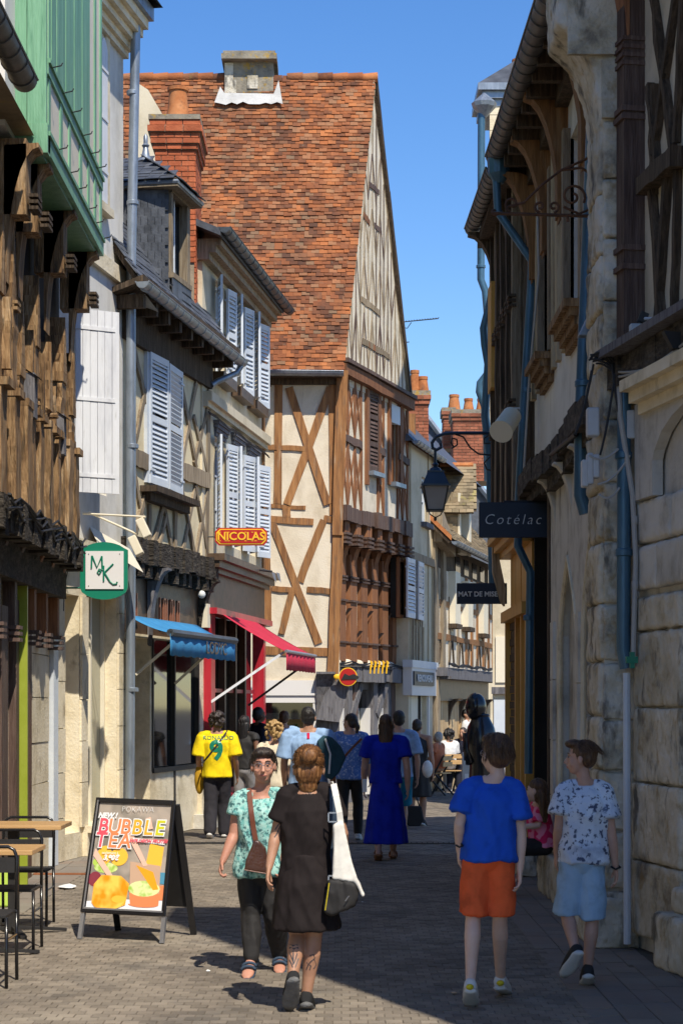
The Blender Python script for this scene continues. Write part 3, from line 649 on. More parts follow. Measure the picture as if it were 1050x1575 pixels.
# ground floor: pilasters, recess, glazed bay
wall(L1, 0, E1, 0, 3.55, [(.55, 1.15, .3, 3.1), (1.45, 2.75, .35, 3.15)], 'shop_wall', 'pale_stone', wh, -.5, 0)
M().box(L1, .55, 1.15, .3, 3.1, -.5, -.42).build('recess_panel', 'cream_paint', wh)
block_cols(wh, L1, .02, .53, .0, 3.5, .03, 'pale_stone', .52); block_cols(wh, L1, 1.17, 1.43, .35, 3.1, .03, 'pale_stone', .52); block_cols(wh, L1, 2.77, 3.03, .0, 3.5, .03, 'pale_stone', .52)
m = M(); m.box(L1, 1.45, 1.5, .35, 3.15, -.25, -.15); m.box(L1, 2.05, 2.1, .35, 3.15, -.25, -.13); m.box(L1, 2.7, 2.75, .35, 3.15, -.25, -.15); fr = m.build('shop_window', 'cream_paint', wh)
M().box(L1, 1.5, 2.7, .35, 3.15, -.24, -.2).build('pane', 'pale_glass', fr); M().box(L1, 1.3, 2.85, .28, .36, -.3, .12).build('sill', 'pale_stone', wh); M().box(L1, 1.3, 2.85, 0, .28, -.2, .06).build('plinth', 'pale_stone', wh)
m = M(); m.box(L1, 0, E1, 3.5, 3.66, -.1, .12); m.box(L1, .2, E1 - .1, 3.66, 3.74, -.1, .18); m.build('shop_cornice', 'pale_stone', wh)
mm = M()
for k in range(7): s = 1.55 + k * .16; mm.box(L1, s, s + .02, 3.2, 3.36, .01, .03); mm.box(L1, s, s + .1, 3.34, 3.36, .01, .03)
mm.build('metal_lettering', 'dark_letter', wh)
m = M(); m.box(L1, -.12, .05, 0, 3.6, -.05, .1); m.build('grey_pilaster', 'grey_paint', wh)
# white angled awning box by the shutter
m = M(); a = at(137, 808, 23.6); b = at(152, 838, 23.2); c = at(217, 878, 24.4); d = at(196, 842, 24.6)
m.ext([a, b, c, d], (.03, .02, -.02)); m.build('awning_flap', 'cream_paint', wh)
lt = thing('spotlight_pair', L1.W(1.2, 4.2, 0), 'pair of cream spotlights on long arms below the white plank shutter', 'lamp')
for (ax, ay), (bx, by) in (((137, 788), (212, 822)), ((128, 790), (224, 795))):
    A = at(ax, ay, 23.2); B = at(bx, by, 22.9); m = M().tube([A, B], .014, 6); ar = m.build('arm', 'cream_paint', lt)
    q = B + Vector((0, 0, -.1)); h = M().bar(q + Vector((-.07, 0, .07)), q + Vector((.03, -.02, -.14)), .1, .13, (0, 1, 0)); h.build('lamp_head', 'cream_paint', lt, bevel=.01)
# downpipe between white house and yellow house
x_, Y_ = L1.W(E1, 0, .12).x, L1.W(E1, 0, .12).y
pipe('downpipe', [(x_ + .06, Y_ - .15, 10.5), (x_, Y_ - .15, 7.3), (x_, Y_ - .15, 4), (x_ - .02, Y_ - .15, 0)], .062, 'zinc', None, [(x_ + .02, Y_ - .15, z) for z in (2.0, 5.1, 6.9, 8.2, 9.6)], label='long zinc downpipe between the white house and the yellow timbered house', cat='downpipe')

# ---------------- yellow timbered house with slate dormer ----------------
L2 = Fac(-2.79, 25.0, 605, 3000, 1); E2 = 4.09
yh = thing('half_timbered_house', (-2.5, 27, 0), 'yellow plastered house with crossed brown timbers, slate roof and dormer', 'house')
hw = rc(L2, 224, 274, 556, 752)
wall(L2, 0, E2, 3.95, 7.05, [hw], 'wall', 'yellow_plaster', yh, -3, 0)
window(L2, hw, yh, 'grey_paint', 'dark_glass', .14, 2, 3)
def beams(fc, parent, lst, mat, o1=.03, wd=.12, name='beam', bow=0):
    for b in lst:
        p = fc.hit(b[0], b[1]); q = fc.hit(b[2], b[3]); w_ = b[4] if len(b) > 4 else wd; mt = b[5] if len(b) > 5 else mat
        M().beam(fc, p, q, w_, -.05, o1 + rnd.uniform(0, .012), 5, .012, bow=rnd.uniform(-bow, bow)).build(name, mt, parent)
beams(L2, yh, [(319, 600, 316, 872, .16), (201, 520, 201, 855, .13), (200, 520, 223, 620, .1), (222, 600, 202, 700, .1), (203, 720, 225, 840, .1), (199, 840, 222, 760, .1),
    (276, 590, 276, 745, .13), (277, 590, 300, 720, .1), (300, 588, 277, 720, .1), (296, 640, 318, 730, .1), (318, 620, 297, 715, .1),
    (277, 745, 300, 868, .1), (300, 745, 277, 860, .1), (298, 745, 317, 850, .1), (318, 745, 298, 866, .1), (228, 775, 228, 855, .12), (268, 775, 268, 862, .12), (228, 855, 250, 775, .1), (250, 775, 266, 862, .1), (240, 850, 254, 790, .07)], 'weathered_timber')
beams(L2, yh, [(200, 700, 223, 712, .22), (276, 724, 318, 740, .24)], 'weathered_timber', .05)
M().box(L2, -.05, E2, 6.5, 6.9, -.05, .07).build('wall_plate', 'dark_timber', yh)
m = M(); s0, s1 = hw[0] - .25, hw[1] + .3; m.box(L2, s0, s1, hw[2] - .14, hw[2] - .06, 0, .24); m.box(L2, s0 + .1, s1 - .1, hw[2] - .25, hw[2] - .14, 0, .12); m.build('window_sill', 'dark_timber', yh)
m = M(); m.box(L2, hw[0] - .06, hw[1] + .08, hw[3], hw[3] + .08, -.02, .05); m.box(L2, hw[0] - .07, hw[0], hw[2], hw[3], -.02, .05); m.box(L2, hw[1], hw[1] + .08, hw[2], hw[3], -.02, .05); m.build('window_surround', 'grey_paint', yh)
wo = (hw[1] - hw[0]) * .5
q = L2.W(hw[0], 0, .06); shutter_to(q.xy, wo * .95, 246, hw[2], hw[3], yh, L2.n, panels=2, far=True)
q = L2.W(hw[1], 0, .06); shutter_to(q.xy, wo * 1.0, 251, hw[2], hw[3] - .02, yh, L2.n, panels=2, far=False)
# eave, soffit, gutter
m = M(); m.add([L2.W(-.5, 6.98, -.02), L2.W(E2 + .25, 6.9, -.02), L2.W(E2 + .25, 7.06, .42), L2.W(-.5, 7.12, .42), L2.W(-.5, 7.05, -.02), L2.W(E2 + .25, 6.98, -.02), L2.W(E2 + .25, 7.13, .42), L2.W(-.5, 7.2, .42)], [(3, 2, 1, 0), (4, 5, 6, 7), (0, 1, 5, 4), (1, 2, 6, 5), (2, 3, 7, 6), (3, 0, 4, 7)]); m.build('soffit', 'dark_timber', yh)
for k in range(9): s = -.3 + k * .55; M().box(L2, s, s + .1, 6.83, 7.0, 0, .36).build('rafter_foot', 'dark_timber', yh)
gutter([L2.W(-.55, 7.10, .42), L2.W(E2 + .42, 6.97, .42)], .085, yh, 'zinc')
pipe('elbow', [L2.W(E2 + .35, 6.9, .42), L2.W(E2 + .3, 6.78, .36), L2.W(E2 + .05, 6.62, .12), L2.W(E2 - .05, 6.55, .06)], .045, 'zinc', yh)
# slate mansard
A_, B_ = L2.W(-.45, 7.15, .36), L2.W(E2 + .0, 7.08, .36); C_, D_ = L2.W(E2 + .0, 9.9, -1.5), L2.W(-.45, 9.9, -1.5)
tiled(yh, A_, B_, C_, D_, .22, .13, .012, 'slate', 300, name='slate')
M().add([C_, D_, L2.W(-.45, 7, -4), L2.W(E2, 7, -4)], [(0, 1, 2, 3)]).build('back_roof', 'slate', yh)
# dormer: near cheek faces the camera
DN = Fac(-3.4, 26.45, 1, 0, 1)
x0, x1 = at(217, 0, 26.45).x, at(262, 0, 26.45).x; zb, zt = at(0, 455, 26.45).z, at(0, 282, 26.45).z
DF = Fac(x1, 26.45, 605, 3000, 1); DL = .92
M().add([(x0 - .5, 26.46, zb), (x1 - .01, 26.46, zb), (x1 - .01, 26.46, zt), (x0 - .5, 26.46, zt), *[tuple(Vector(p) + DF.d.to_3d() * DL) for p in ((x0 - .5, 26.46, zb), (x1 - .01, 26.46, zb), (x1 - .01, 26.46, zt), (x0 - .5, 26.46, zt))]], [(0, 1, 2, 3), (7, 6, 5, 4), (0, 4, 5, 1), (2, 6, 7, 3), (3, 7, 4, 0)]).build('dormer_body', 'slate', yh)
out = []; rr = int((zt - zb) / .115)
for r in range(rr):
    k = 5
    for c in range(-2, k):
        a = x0 + (c + .5 * (r % 2) + .5) * (x1 - x0) / 4.2
        if a + .08 > x1 + .02: continue
        out.append(Matrix.Translation((a, 26.43, zb + (r + .5) * (zt - zb) / rr)) @ Matrix.Rotation(R(5), 4, 'X') @ Matrix.Diagonal(((x1 - x0) / 4.2 - .006, .012, (zt - zb) / rr * 1.3, 1)))
pieces('slate', (1, 1, 1), 'slate', out, yh, 300)
wz0 = zb + .32
m = M(); m.box(DF, .0, .08, wz0, zt, -.02, .02); m.box(DF, DL - .14, DL, wz0, zt, -.1, .02); m.box(DF, 0, DL, wz0 - .07, wz0, -.06, .05); m.box(DF, 0, DL, zt - .12, zt, -.06, .03); m.build('dormer_frame', 'weathered_timber', yh)
M().box(DF, .08, DL - .14, wz0, zt - .1, -.5, -.16).build('dark_room', 'dark_interior', yh)
m = M(); m.box(DF, .12, .17, wz0, zt - .1, -.15, -.08); m.box(DF, .46, .51, wz0, zt - .1, -.15, -.08)
for z in (.3, .62): m.box(DF, .12, .5, wz0 + z, wz0 + z + .03, -.14, -.09)
f = m.build('window', 'grey_paint', yh); M().box(DF, .16, .47, wz0, zt - .1, -.13, -.11).build('pane', 'dark_glass', f)
out = []
for r in range(3):
    for c in range(4): out.append(Matrix.Translation(DF.W((c + .5) * DL / 4, wz0 - .12 - r * .11, .03)) @ Matrix(((DF.d.x, DF.n.x, 0), (DF.d.y, DF.n.y, 0), (0, 0, 1))).to_4x4() @ Matrix.Diagonal((DL / 4 - .008, .014, .13, 1)))
pieces('slate', (1, 1, 1), 'slate', out, yh, 300)
# dormer roof
ez = zt; ev = [DF.W(-.2, ez, .16), DF.W(DL + .12, ez, .16), DF.W(DL + .12, ez, -1.9), DF.W(-.2, ez, -1.9)]; ap = DF.W(.5, ez + .5, -.5); ap2 = DF.W(.5, ez + .5, -1.9)
tiled(yh, ev[3] + Vector((0, 0, .02)), ev[0] + Vector((0, 0, .02)), ap, ap2, .2, .11, .012, 'slate', 120, name='slate'); tiled(yh, ev[0] + Vector((0, 0, .02)), ev[1] + Vector((0, 0, .02)), ap + Vector((.005, .005, 0)), ap, .2, .11, .012, 'slate', 120, name='slate')
M().add([*ev, *[e + Vector((0, 0, -.09)) for e in ev]], [(0, 1, 2, 3), (7, 6, 5, 4), (0, 4, 5, 1), (1, 5, 6, 2), (2, 6, 7, 3), (3, 7, 4, 0)]).build('dormer_eave', 'weathered_timber', yh)
M().tube([ev[3] + Vector((0, 0, -.03)), ev[0] + Vector((0, 0, -.03)), ev[1] + Vector((0, 0, -.03))], .03, 6).build('dormer_gutter', 'zinc', yh)
M().lathe((ap.x, ap.y, ap.z - .05), [(.14, 0), (.06, .08), (.035, .2), (.055, .23), (.03, .26), (.03, .36), (.0, .40)], 10).build('finial', 'zinc', yh, smooth='auto')
m = M(); m.ext([at(196, 412, 24.9), at(214, 440, 24.9), at(243, 478, 25.1), at(222, 470, 25.1), at(198, 440, 24.9)], (0, .1, 0)); m.build('lead_flashing', 'white_mortar', yh)
# chimney of the yellow house
cx0, cx1 = at(238, 0, 28.2).x, at(300, 0, 28.2).x; CN = Fac(cx0, 28.2, 1, 0, 1); W_ = cx1 - cx0; CR = Fac(cx1, 28.2, .12, 1, 1)
z0, z1 = 6.9, at(0, 186, 28.2).z; D = 1.15
ch = thing('chimney', (cx0 + .3, 28.7, z0), 'orange brick chimney with one tall clay pot behind the slate dormer', 'chimney')
M().wbox(cx0 + .012, cx1 - .012, 28.212, 28.2 + D, z0, z1).build('mortar_core', 'mortar', ch)
zs = z1 - .42
course_bricks(ch, CN, 0, W_, z0 + 1.3, zs, 0, 'brick_red'); 
CR2 = Fac(cx1, 28.2, 0, 1, 1); course_bricks(ch, CR2, 0, D, z0, zs, 0, 'brick_red')
for k, (a, b, e) in enumerate(((zs, zs + .08, .03), (zs + .08, zs + .24, .06), (zs + .24, zs + .34, .1), (zs + .34, z1, .07))):
    q = Fac(cx0 - e, 28.2 - e, 1, 0, 1); course_bricks(ch, q, 0, W_ + 2 * e, a, b, 0, 'brick_red'); q = Fac(cx1 + e, 28.2 - e, 0, 1, 1); course_bricks(ch, q, 0, D + e, a, b, 0, 'brick_red')
    M().wbox(cx0 - e + .01, cx1 + e - .01, 28.2 - e + .01, 28.2 + D, a, b).build('corbel', 'mortar', ch)
M().wbox(cx0 - .08, cx1 + .08, 28.1, 28.25 + D, z1, z1 + .07).build('cap', 'lichen_stone', ch)
px = at(274, 0, 28.6).x
M().lathe((px, 28.6, z1 + .05), [(.19, 0), (.185, .08), (.15, .25), (.135, .42), (.135, .5), (.155, .5), (.155, .55), (.12, .55), (.11, .3)], 20).build('chimney_pot', 'terracotta', ch, smooth='auto')
# cream gable seen behind the chimney
gp = thing('gable_wall', (-3.2, 31, 7), 'cream rendered end wall between the grey downpipe and the brick chimney', 'wall')
m = M(); pts = [at(200, 420, 31), at(268, 420, 31), at(268, 220, 31), at(250, 176, 31), at(228, 138, 31), at(200, 120, 31)]; m.ext(pts, (0, .35, 0)); m.build('wall_face', 'cream_plaster', gp)
# ground floor of the yellow house
m = M()
for i in range(20): s = -.1 + i * .214; m.box(L2, s, s + .216, 3.66 + rnd.uniform(-.03, .03), 3.98 + rnd.uniform(-.03, .02), -.3, .14 + rnd.uniform(-.03, .05))
m.build('bressummer', 'charred_timber', yh)
for k in range(11): s = -.02 + k * .4; M().box(L2, s, s + .14, 3.48, 3.68, -.3, .1 + rnd.uniform(-.02, .04)).build('joist_end', 'charred_timber', yh)
M().box(L2, 0, E2, 2.75, 3.5, -.3, -.08).build('fascia', 'oak_shop', yh)
for s in (1.35, 3.9):
    m = M(); bracket(m, L2, s, .17, 2.6, 3.65, -.05, .22, thick=.16, n=8); m.build('bracket', 'charred_timber' if s > 2 else 'grey_timber', yh)
for x0_, tx in ((.35, 3), (1.75, 6)):
    mm = M()
    for k in range(tx):
        s = x0_ + k * .17
        mm.box(L2, s, s + .025, 2.92, 3.28, -.06, -.035)
        if k % 3 != 1: mm.box(L2, s, s + .1, 2.92, 2.945, -.06, -.035)
        if k % 2: mm.box(L2, s, s + .1, 3.255, 3.28, -.06, -.035); mm.box(L2, s + .09, s + .115, 2.92, 3.28, -.06, -.035)
    mm.build('copper_lettering', 'copper', yh)
wall(L2, 0, E2, 0, 2.75, [(.2, 1.35, .12, 2.7), (1.45, 3.75, .95, 2.7)], 'shop_wall', 'pale_stone', yh, -.4, -.06)
m = M().box(L2, .2, 1.35, .0, 2.7, -.9, -.7); m.build('doorway', 'dark_interior', yh)
m = M(); m.box(L2, .5, .56, .1, 2.7, -.45, -.35); m.box(L2, .9, .95, .1, 2.7, -.5, -.4); m.build('door', 'iron', yh)
m = M(); m.box(L2, 2.48, 2.53, .1, 2.7, -.14, -.04); m.box(L2, 1.43, 1.48, .9, 2.7, -.14, -.04); m.box(L2, 3.72, 3.77, .9, 2.7, -.14, -.04); m.box(L2, 1.45, 3.75, .88, .95, -.16, -.03); fr = m.build('shop_window', 'iron', yh)
M().box(L2, 1.46, 3.74, .96, 2.7, -.13, -.10).build('pane', 'dark_glass', fr)
M().box(L2, 3.5, 4.0, .0, .2, -.1, .2).build('step', 'grey_stone', yh)
M().box(L2, 3.75, 4.05, 0, .9, -.1, 0).build('plinth', 'pale_stone', yh)
bl = M().box(L2, 3.85, 4.0, 2.95, 3.3, -.08, .06); bl.build('alarm_box', 'cream_paint', yh)
M().ell(L2.W(3.55, 3.42, .05), (.06, .06, .06), 6, 8).build('bulb', 'sign_white', yh, smooth=True)
# ---------------- wine shop house with many shutters ----------------
L3 = Fac(-1.98, 29.0, 418, 3000, 1); E3 = 4.62
nh = thing('town_house', (-1.7, 31, 0), 'cream house with two rows of pale louvred shutters above the wine shop', 'house')
U = [rc(L3, a, b, 418 + k * 42, 600 + k * 12) for k, (a, b) in enumerate(((332, 346), (356, 371), (379, 394)))]
Lw = [rc(L3, a, b, 672 + k * 14, 842 + k * 6) for k, (a, b) in enumerate(((331, 346), (352, 368), (376, 390)))]
U = [(.55, 1.2, 6.85, 8.25), (1.95, 2.6, 6.85, 8.25), (3.3, 3.95, 6.85, 8.25)]; Lw = [(.5, 1.2, 4.3, 5.85), (1.85, 2.55, 4.3, 5.85), (3.15, 3.85, 4.3, 5.85)]
wall(L3, -.4, E3, 4.0, 8.6, U + Lw, 'wall', 'cream_plaster', nh, -3.5, 0)
for h in U + Lw: window(L3, h, nh, 'grey_paint', 'pale_glass' if h[2] > 6 else 'dark_glass', .12, 2, 3)
for h in U:
    M().box(L3, h[0] - .2, h[1] + .2, h[2] - .17, h[2] - .02, 0, .17).build('window_sill', 'oak_shop', nh)
for h in Lw:
    m = M()
    for k in range(4): m.box(L3, h[0] - .12 + .02 * k, h[1] + .12 - .02 * k, h[3] + .02 + .06 * (3 - k), h[3] + .075 + .06 * (3 - k), 0, .03 + .02 * (3 - k))
    m.build('hood_mould', 'grey_timber', nh)
for row, ws in enumerate((U, Lw)):
    for k, h in enumerate(ws):
        wd = (h[1] - h[0]) / 2
        for sd, a in ((0, h[0]), (1, h[1])):
            q = L3.W(a, 0, .05); px = CX + F * q.x / q.y; ang = (R(155 - 12 * k - 20 * row) if sd == 0 else R(28 + 9 * k + 16 * row)); ang = R(160 - 5 * k) if sd == 0 else R(11 + 3 * k + 3 * row); u = L3.d * math.cos(ang) + L3.n * math.sin(ang)
            shutter(q.xy, u if not (sd == 0 and k == 0) else L3.d * -.9 + L3.n * .3, wd * 1.12, h[2], h[3], nh, lw=.045)
m = M(); m.box(L3, -.35, E3 + .05, 6.2, 6.28, 0, .07); m.box(L3, -.35, E3 + .05, 6.28, 6.42, 0, .13); m.build('string_course', 'cream_plaster', nh)
for k in range(2): pipe('cable', [L3.W(-.3 + i * .5, 6.12 - .03 * k + .015 * math.sin(i * 1.7), .07 + .02 * k) for i in range(11)], .012, 'cable', nh, n=5)
M().box(L3, E3 - .16, E3, 4.0, 8.5, -.02, .03).build('corner_post', 'orange_timber', nh)
m = M()
for a, o in ((8.32, .12), (8.42, .22), (8.52, .3)): m.box(L3, -.5, E3 + .12, a, a + .1, -.1, o)
m.build('cornice', 'weathered_timber', nh)
gutter([L3.W(-.75, 8.72, .40), L3.W(E3 + .35, 8.66, .40)], .085, nh, 'dark_zinc')
A_, B_, C_, D_ = L3.W(-.75, 8.7, .34), L3.W(E3 + .1, 8.65, .34), L3.W(E3 + .1, 9.5, -1.5), L3.W(-.75, 9.5, -1.5)
M().add([A_, B_, C_, D_, A_ + Vector((0, 0, -.1)), B_ + Vector((0, 0, -.1)), C_ + Vector((0, 0, -.1)), D_ + Vector((0, 0, -.1))], [(0, 1, 2, 3), (7, 6, 5, 4), (0, 4, 5, 1), (1, 5, 6, 2), (2, 6, 7, 3), (3, 7, 4, 0)]).build('roof', 'slate', nh)
M().add([L3.W(-.42, 4, 0), L3.W(-.42, 8.55, 0), L3.W(-.42, 9.4, -1.5), L3.W(-.42, 8.6, -3.4), L3.W(-.42, 4, -3.4)], [(0, 1, 2, 3, 4)]).build('end_wall', 'cream_plaster', nh)
# shopfront
m = M(); m.box(L3, -.15, E3 + .05, 3.95, 4.05, -.1, .28); m.box(L3, -.12, E3, 3.85, 3.95, -.1, .2); m.box(L3, -.1, E3 - .05, 3.78, 3.85, -.1, .12); m.build('shop_cornice', 'oak_shop', nh)
M().box(L3, -.1, E3 - .05, 3.25, 3.78, -.2, .03).build('fascia_board', 'oak_shop', nh)
m = M(); m.box(L3, -.12, E3, 3.16, 3.25, -.1, .16); m.build('fascia_ledge', 'red_paint', nh)
for s, wd in ((-.02, .3), (1.5, .12), (2.4, .1), (3.2, .12), (4.4, .18)): M().box(L3, s, s + wd, 0, 3.16, -.15, .05 if wd > .15 else -.05).build('shop_post', 'red_paint' if wd > .15 else 'oak_shop', nh)
M().box(L3, -.1, E3, 0, .42, -.2, .02).build('stall_riser', 'red_paint', nh)
for a, b in ((.28, 1.5), (1.72, 2.4), (2.52, 3.2), (3.4, 4.25)):
    f = M().box(L3, a, b, .42, .5, -.2, -.05).box(L3, a, b, 2.0, 2.06, -.2, -.08).build('shop_window', 'red_paint', nh); M().box(L3, a, b, .5, 3.16, -.18, -.15).build('pane', 'dark_glass', f)
M().box(L3, -.2, E3, 0, 3.9, -3, -.9).build('dark_room', 'dark_interior', nh)
# shelves with bottles/posters glimpsed in the shop
for k in range(5):
    s = .45 + k * .85; M().box(L3, s, s + .4, 1.2, 1.9, -.30, -.26).build('poster', ['pale_glass', 'box_plastic', 'sign_cream', 'navy_sign', 'paper'][k], nh)
# ---------------- the big red-roofed half-timbered house ----------------
rh = thing('half_timbered_house', (-.5, 36.5, 0), 'tall gabled half-timbered corner house with steep orange tile roof closing the street', 'house')
RF = Fac(-3.9, 35.0, 1, 0, 1); RS = Fac(-.035, 35.0, 1169, 3000, 1); ER = 3.73
xr = 3.865      # s of the corner on RF
def RP(px, py): h = RF.hit(px, py); return (h[0], h[1])
wall(RF, 1.5, xr, 2.1, 7.95, [], 'wall', 'white_plaster', rh, -.3, 0)
wall(RS, 0, ER, 5.15, 7.9, [rc(RS, 566, 580, 600, 725), rc(RS, 600, 613, 624, 742)], 'street_wall', 'gable_render', rh, -.3, -.02)
h = rc(RS, 566, 580, 600, 725); window(RS, h, rh, 'red_timber', 'dark_glass', .1, 1, 1); shutter(RS.W(h[0] + .03, 0, .0).xy, RS.d * .96 + RS.n * .05, (h[1] - h[0]) - .05, h[2], h[3], rh, 'plum_timber', lw=.04, panels=3)
M().box(RS, h[0] - .06, h[1] + .06, h[2] - .1, h[2] - .02, 0, .14).build('window_sill', 'zinc', rh)
h = rc(RS, 600, 613, 624, 742); window(RS, h, rh, 'red_timber', 'pale_glass', .14, 1, 1)
M().box(RS, h[0] - .06, h[1] + .06, h[2] - .1, h[2] - .02, 0, .14).build('window_sill', 'zinc', rh)
M().box(RS, h[0], h[1], h[3] - .35, h[3], -.08, .03).build('roller_box', 'grey_paint', rh)
for px0, px1 in ((562, 565.5), (580.5, 584), (596.5, 599.5), (613.5, 617)): M().box(RS, RS.S(px0), RS.S(px1), RS.hit(px0, 745)[1], RS.hit(px0, 598 + (px0 - 562) * .45)[1], -.02, .035).build('jamb', 'red_timber', rh)
# front timbers (photo pixels on the front plane)
fl = [(429, 592, 427, 775, .2), (511, 590, 513, 792, .2), (445, 596, 504, 776, .2), (508, 596, 441, 776, .2), (405, 595, 400, 640, .12), (401, 688, 426, 689, .13), (432, 689, 472, 691, .13),
      (400, 776, 470, 781, .1), (404, 797, 482, 803, .17), (403, 600, 416, 592, .12), (401, 738, 412, 770, .13), (519, 585, 512, 985, .16), (498, 797, 518, 800, .16),
      (408, 805, 412, 960, .2), (418, 803, 490, 990, .19), (498, 800, 461, 895, .19), (450, 907, 433, 975, .17), (418, 905, 452, 907, .14), (472, 907, 508, 910, .15), (402, 930, 414, 931, .1), (517, 805, 513, 990, .2), (398, 1000, 512, 1003, .22), (440, 782, 441, 796, .2)]
for b in fl:
    p = RF.hit(b[0], b[1]); q = RF.hit(b[2], b[3])
    M().beam(RF, (p[0], p[1]), (q[0], q[1]), b[4] * .7, -.05, .02 + rnd.uniform(0, .015), 5, .006, bow=rnd.uniform(-.015, .015)).build('beam', 'orange_timber', rh)
M().box(RF, 1.5, xr, 7.55, 7.7, -.1, .06).build('wall_plate', 'dark_timber', rh)
m = M(); a, b = RF.hit(509, 992), RF.hit(525, 575); m.beam(RF, (xr - .13, 2.2), (xr - .02, 4.9), .2, -.1, .07, 4, .01); m.build('corner_post', 'orange_timber', rh)
M().beam(RF, (xr - .04, 4.85), (xr + .05, 7.8), .2, -.1, .1, 4, .01).build('corner_post', 'orange_timber', rh)
# lower front: grey-black timber shop
wall(RF, 1.5, xr, 0, 2.1, [(2.3, 3.42, .45, 1.95)], 'shop_wall', 'grey_timber', rh, -.3, -.02)
f = M().box(RF, 2.25, 3.47, 1.85, 2.0, -.1, .03).box(RF, 2.25, 2.33, .4, 1.86, -.1, .02).box(RF, 3.39, 3.47, .4, 1.86, -.1, .02).box(RF, 2.25, 3.47, .36, .44, -.1, .04).build('shop_window', 'sign_cream', rh)
M().box(RF, 2.33, 3.39, .44, 1.86, -.45, -.4).build('window_backing', 'tan_shop', f); M().box(RF, 2.33, 3.39, 1.55, 1.86, -.12, -.1).build('pane', 'dark_glass', f)
M().box(RF, 2.0, 3.5, 1.98, 2.25, -.1, .06).build('sign_board', 'sign_cream', rh)
for a, b, z0, z1 in ((1.55, 1.95, 0, 2.2), (1.97, 2.2, 0, 2.2), (3.5, 3.86, 0, 2.35)): M().box(RF, a, b, z0, z1, -.05, .06).build('post', 'grey_timber' if a > 1.6 else 'white_plaster', rh)
m = M(); bracket(m, RF, 3.62, .34, 1.1, 2.4, .02, .3, n=8, thick=.3); m.build('bracket', 'grey_timber', rh)
m = M(); m.ext([RF.W(3.45, 1.55, .12), RF.W(3.6, 2.0, .12), RF.W(3.98, 2.45, .12), RF.W(3.98, 1.9, .12), RF.W(3.86, 1.5, .12)], (0, -.14, 0)); m.build('corner_knee', 'grey_timber', rh)
pl = thing('potted_plant', RF.W(2.95, .6, -.3), 'green bushy potted plant on show in the tan shop window', 'plant')
M().lathe(RF.W(2.95, .62, -.3), [(.07, 0), (.1, .18)], 10).build('pot', 'terracotta', pl)
lv = M()
for k in range(170):
    c = RF.W(2.93 + rnd.gauss(0, .14), 1.15 + rnd.gauss(0, .17), -.28 + rnd.gauss(0, .04)); a = Vector((rnd.uniform(-1, 1), rnd.uniform(-1, .2), rnd.uniform(-1, 1))).normalized() * .05; b = a.cross(Vector((rnd.random(), rnd.random(), rnd.random()))).normalized() * .028
    lv.add([c - a, c + b, c + a, c - b], [(0, 1, 2, 3)])
fo = lv.build('foliage', 'leaf', pl, fixn=False)
m = M()
for k in range(7): a = RF.W(2.6, .85, -.32); m.tube([a, a + Vector((rnd.uniform(-.22, .22), 0, rnd.uniform(.15, .4)))], .006, 4)
m.build('dry_stems', 'weathered_timber', pl)
# gable: plaster polygon and timbers
rz = 13.55; rs = 1.69
g_ = M(); poly = [(0, 7.85), (.02, 7.95), (.42, 9.4), (.95, 11.4), (rs - .04, rz), (rs + .06, rz), (2.3, 11.9), (2.85, 10.2), (3.3, 8.9), (ER, 7.75), (ER, 7.6), (0, 7.6)]
g_.prism(RS, poly, -.3, 0); g_.build('gable_wall', 'gable_render', rh)
def lim(s):     # gable height at s
    return 7.95 + (rz - 7.95) * (s / rs) if s < rs else rz - (rz - 7.75) * (s - rs) / (ER - rs)
gb = []
for i in range(17):
    s = .18 + i * .212
    gb.append(((s, 7.95), (s + rnd.uniform(-.02, .03), max(8.2, lim(s) - .1))))
zr = 8.0
while zr < 12.9:
    h_ = rnd.uniform(.85, 1.15)
    for i in range(16):
        a, b = .18 + i * .212, .18 + (i + 1) * .212
        if (i + int(zr * 2)) % 2: a, b = b, a
        if max(a, b) < ER and min(lim(a), lim(b)) - .08 > zr + h_ * .8: gb.append(((a, zr + .05), (b, min(zr + h_, lim(b) - .08))))
    zr += h_ + .08
for p, q in gb: M().beam(RS, p, q, .030, -.05, .008 + rnd.uniform(0, .006), 3, .006).build('gable_stud', 'weathered_timber' if rnd.random() < .6 else 'plum_timber', rh)
for px0, py0, px1, py1, mt in ((555, 460, 583, 481, 'weathered_timber'), (556, 524, 598, 549, 'weathered_timber'), (567, 283, 582, 296, 'plum_timber'), (558, 330, 568, 343, 'red_timber'), (574, 345, 583, 354, 'plum_timber'), (566, 530, 582, 541, 'red_timber')):
    p = RS.hit(px0, py0); q = RS.hit(px1, py1); M().beam(RS, p, (q[0], q[1]), .11, -.03, .018, 4, .015).build('gable_rail', mt, rh)
# barge boards / verge
m = M(); m.beam(RS, (0, 7.85), (rs, rz + .05), .1, -.05, .07, 6, .01); m.build('verge', 'pale_timber', rh)
m = M(); m.beam(RS, (rs, rz + .05), (2.4, 11.6), .1, -.05, .08, 4, .008); m.beam(RS, (2.4, 11.6), (ER + .05, 7.7), .1, -.05, .08, 5, .008); m.build('verge', 'dark_timber', rh)
m = M(); m.beam(RS, (-.02, 7.85), (ER + .02, 7.72), .2, -.05, .13, 6, .015); m.build('eave_beam', 'red_timber', rh)
m = M(); m.beam(RS, (-.02, 8.0), (ER + .02, 7.86), .07, -.05, .18, 6, .01); m.build('drip_board', 'plum_timber', rh)
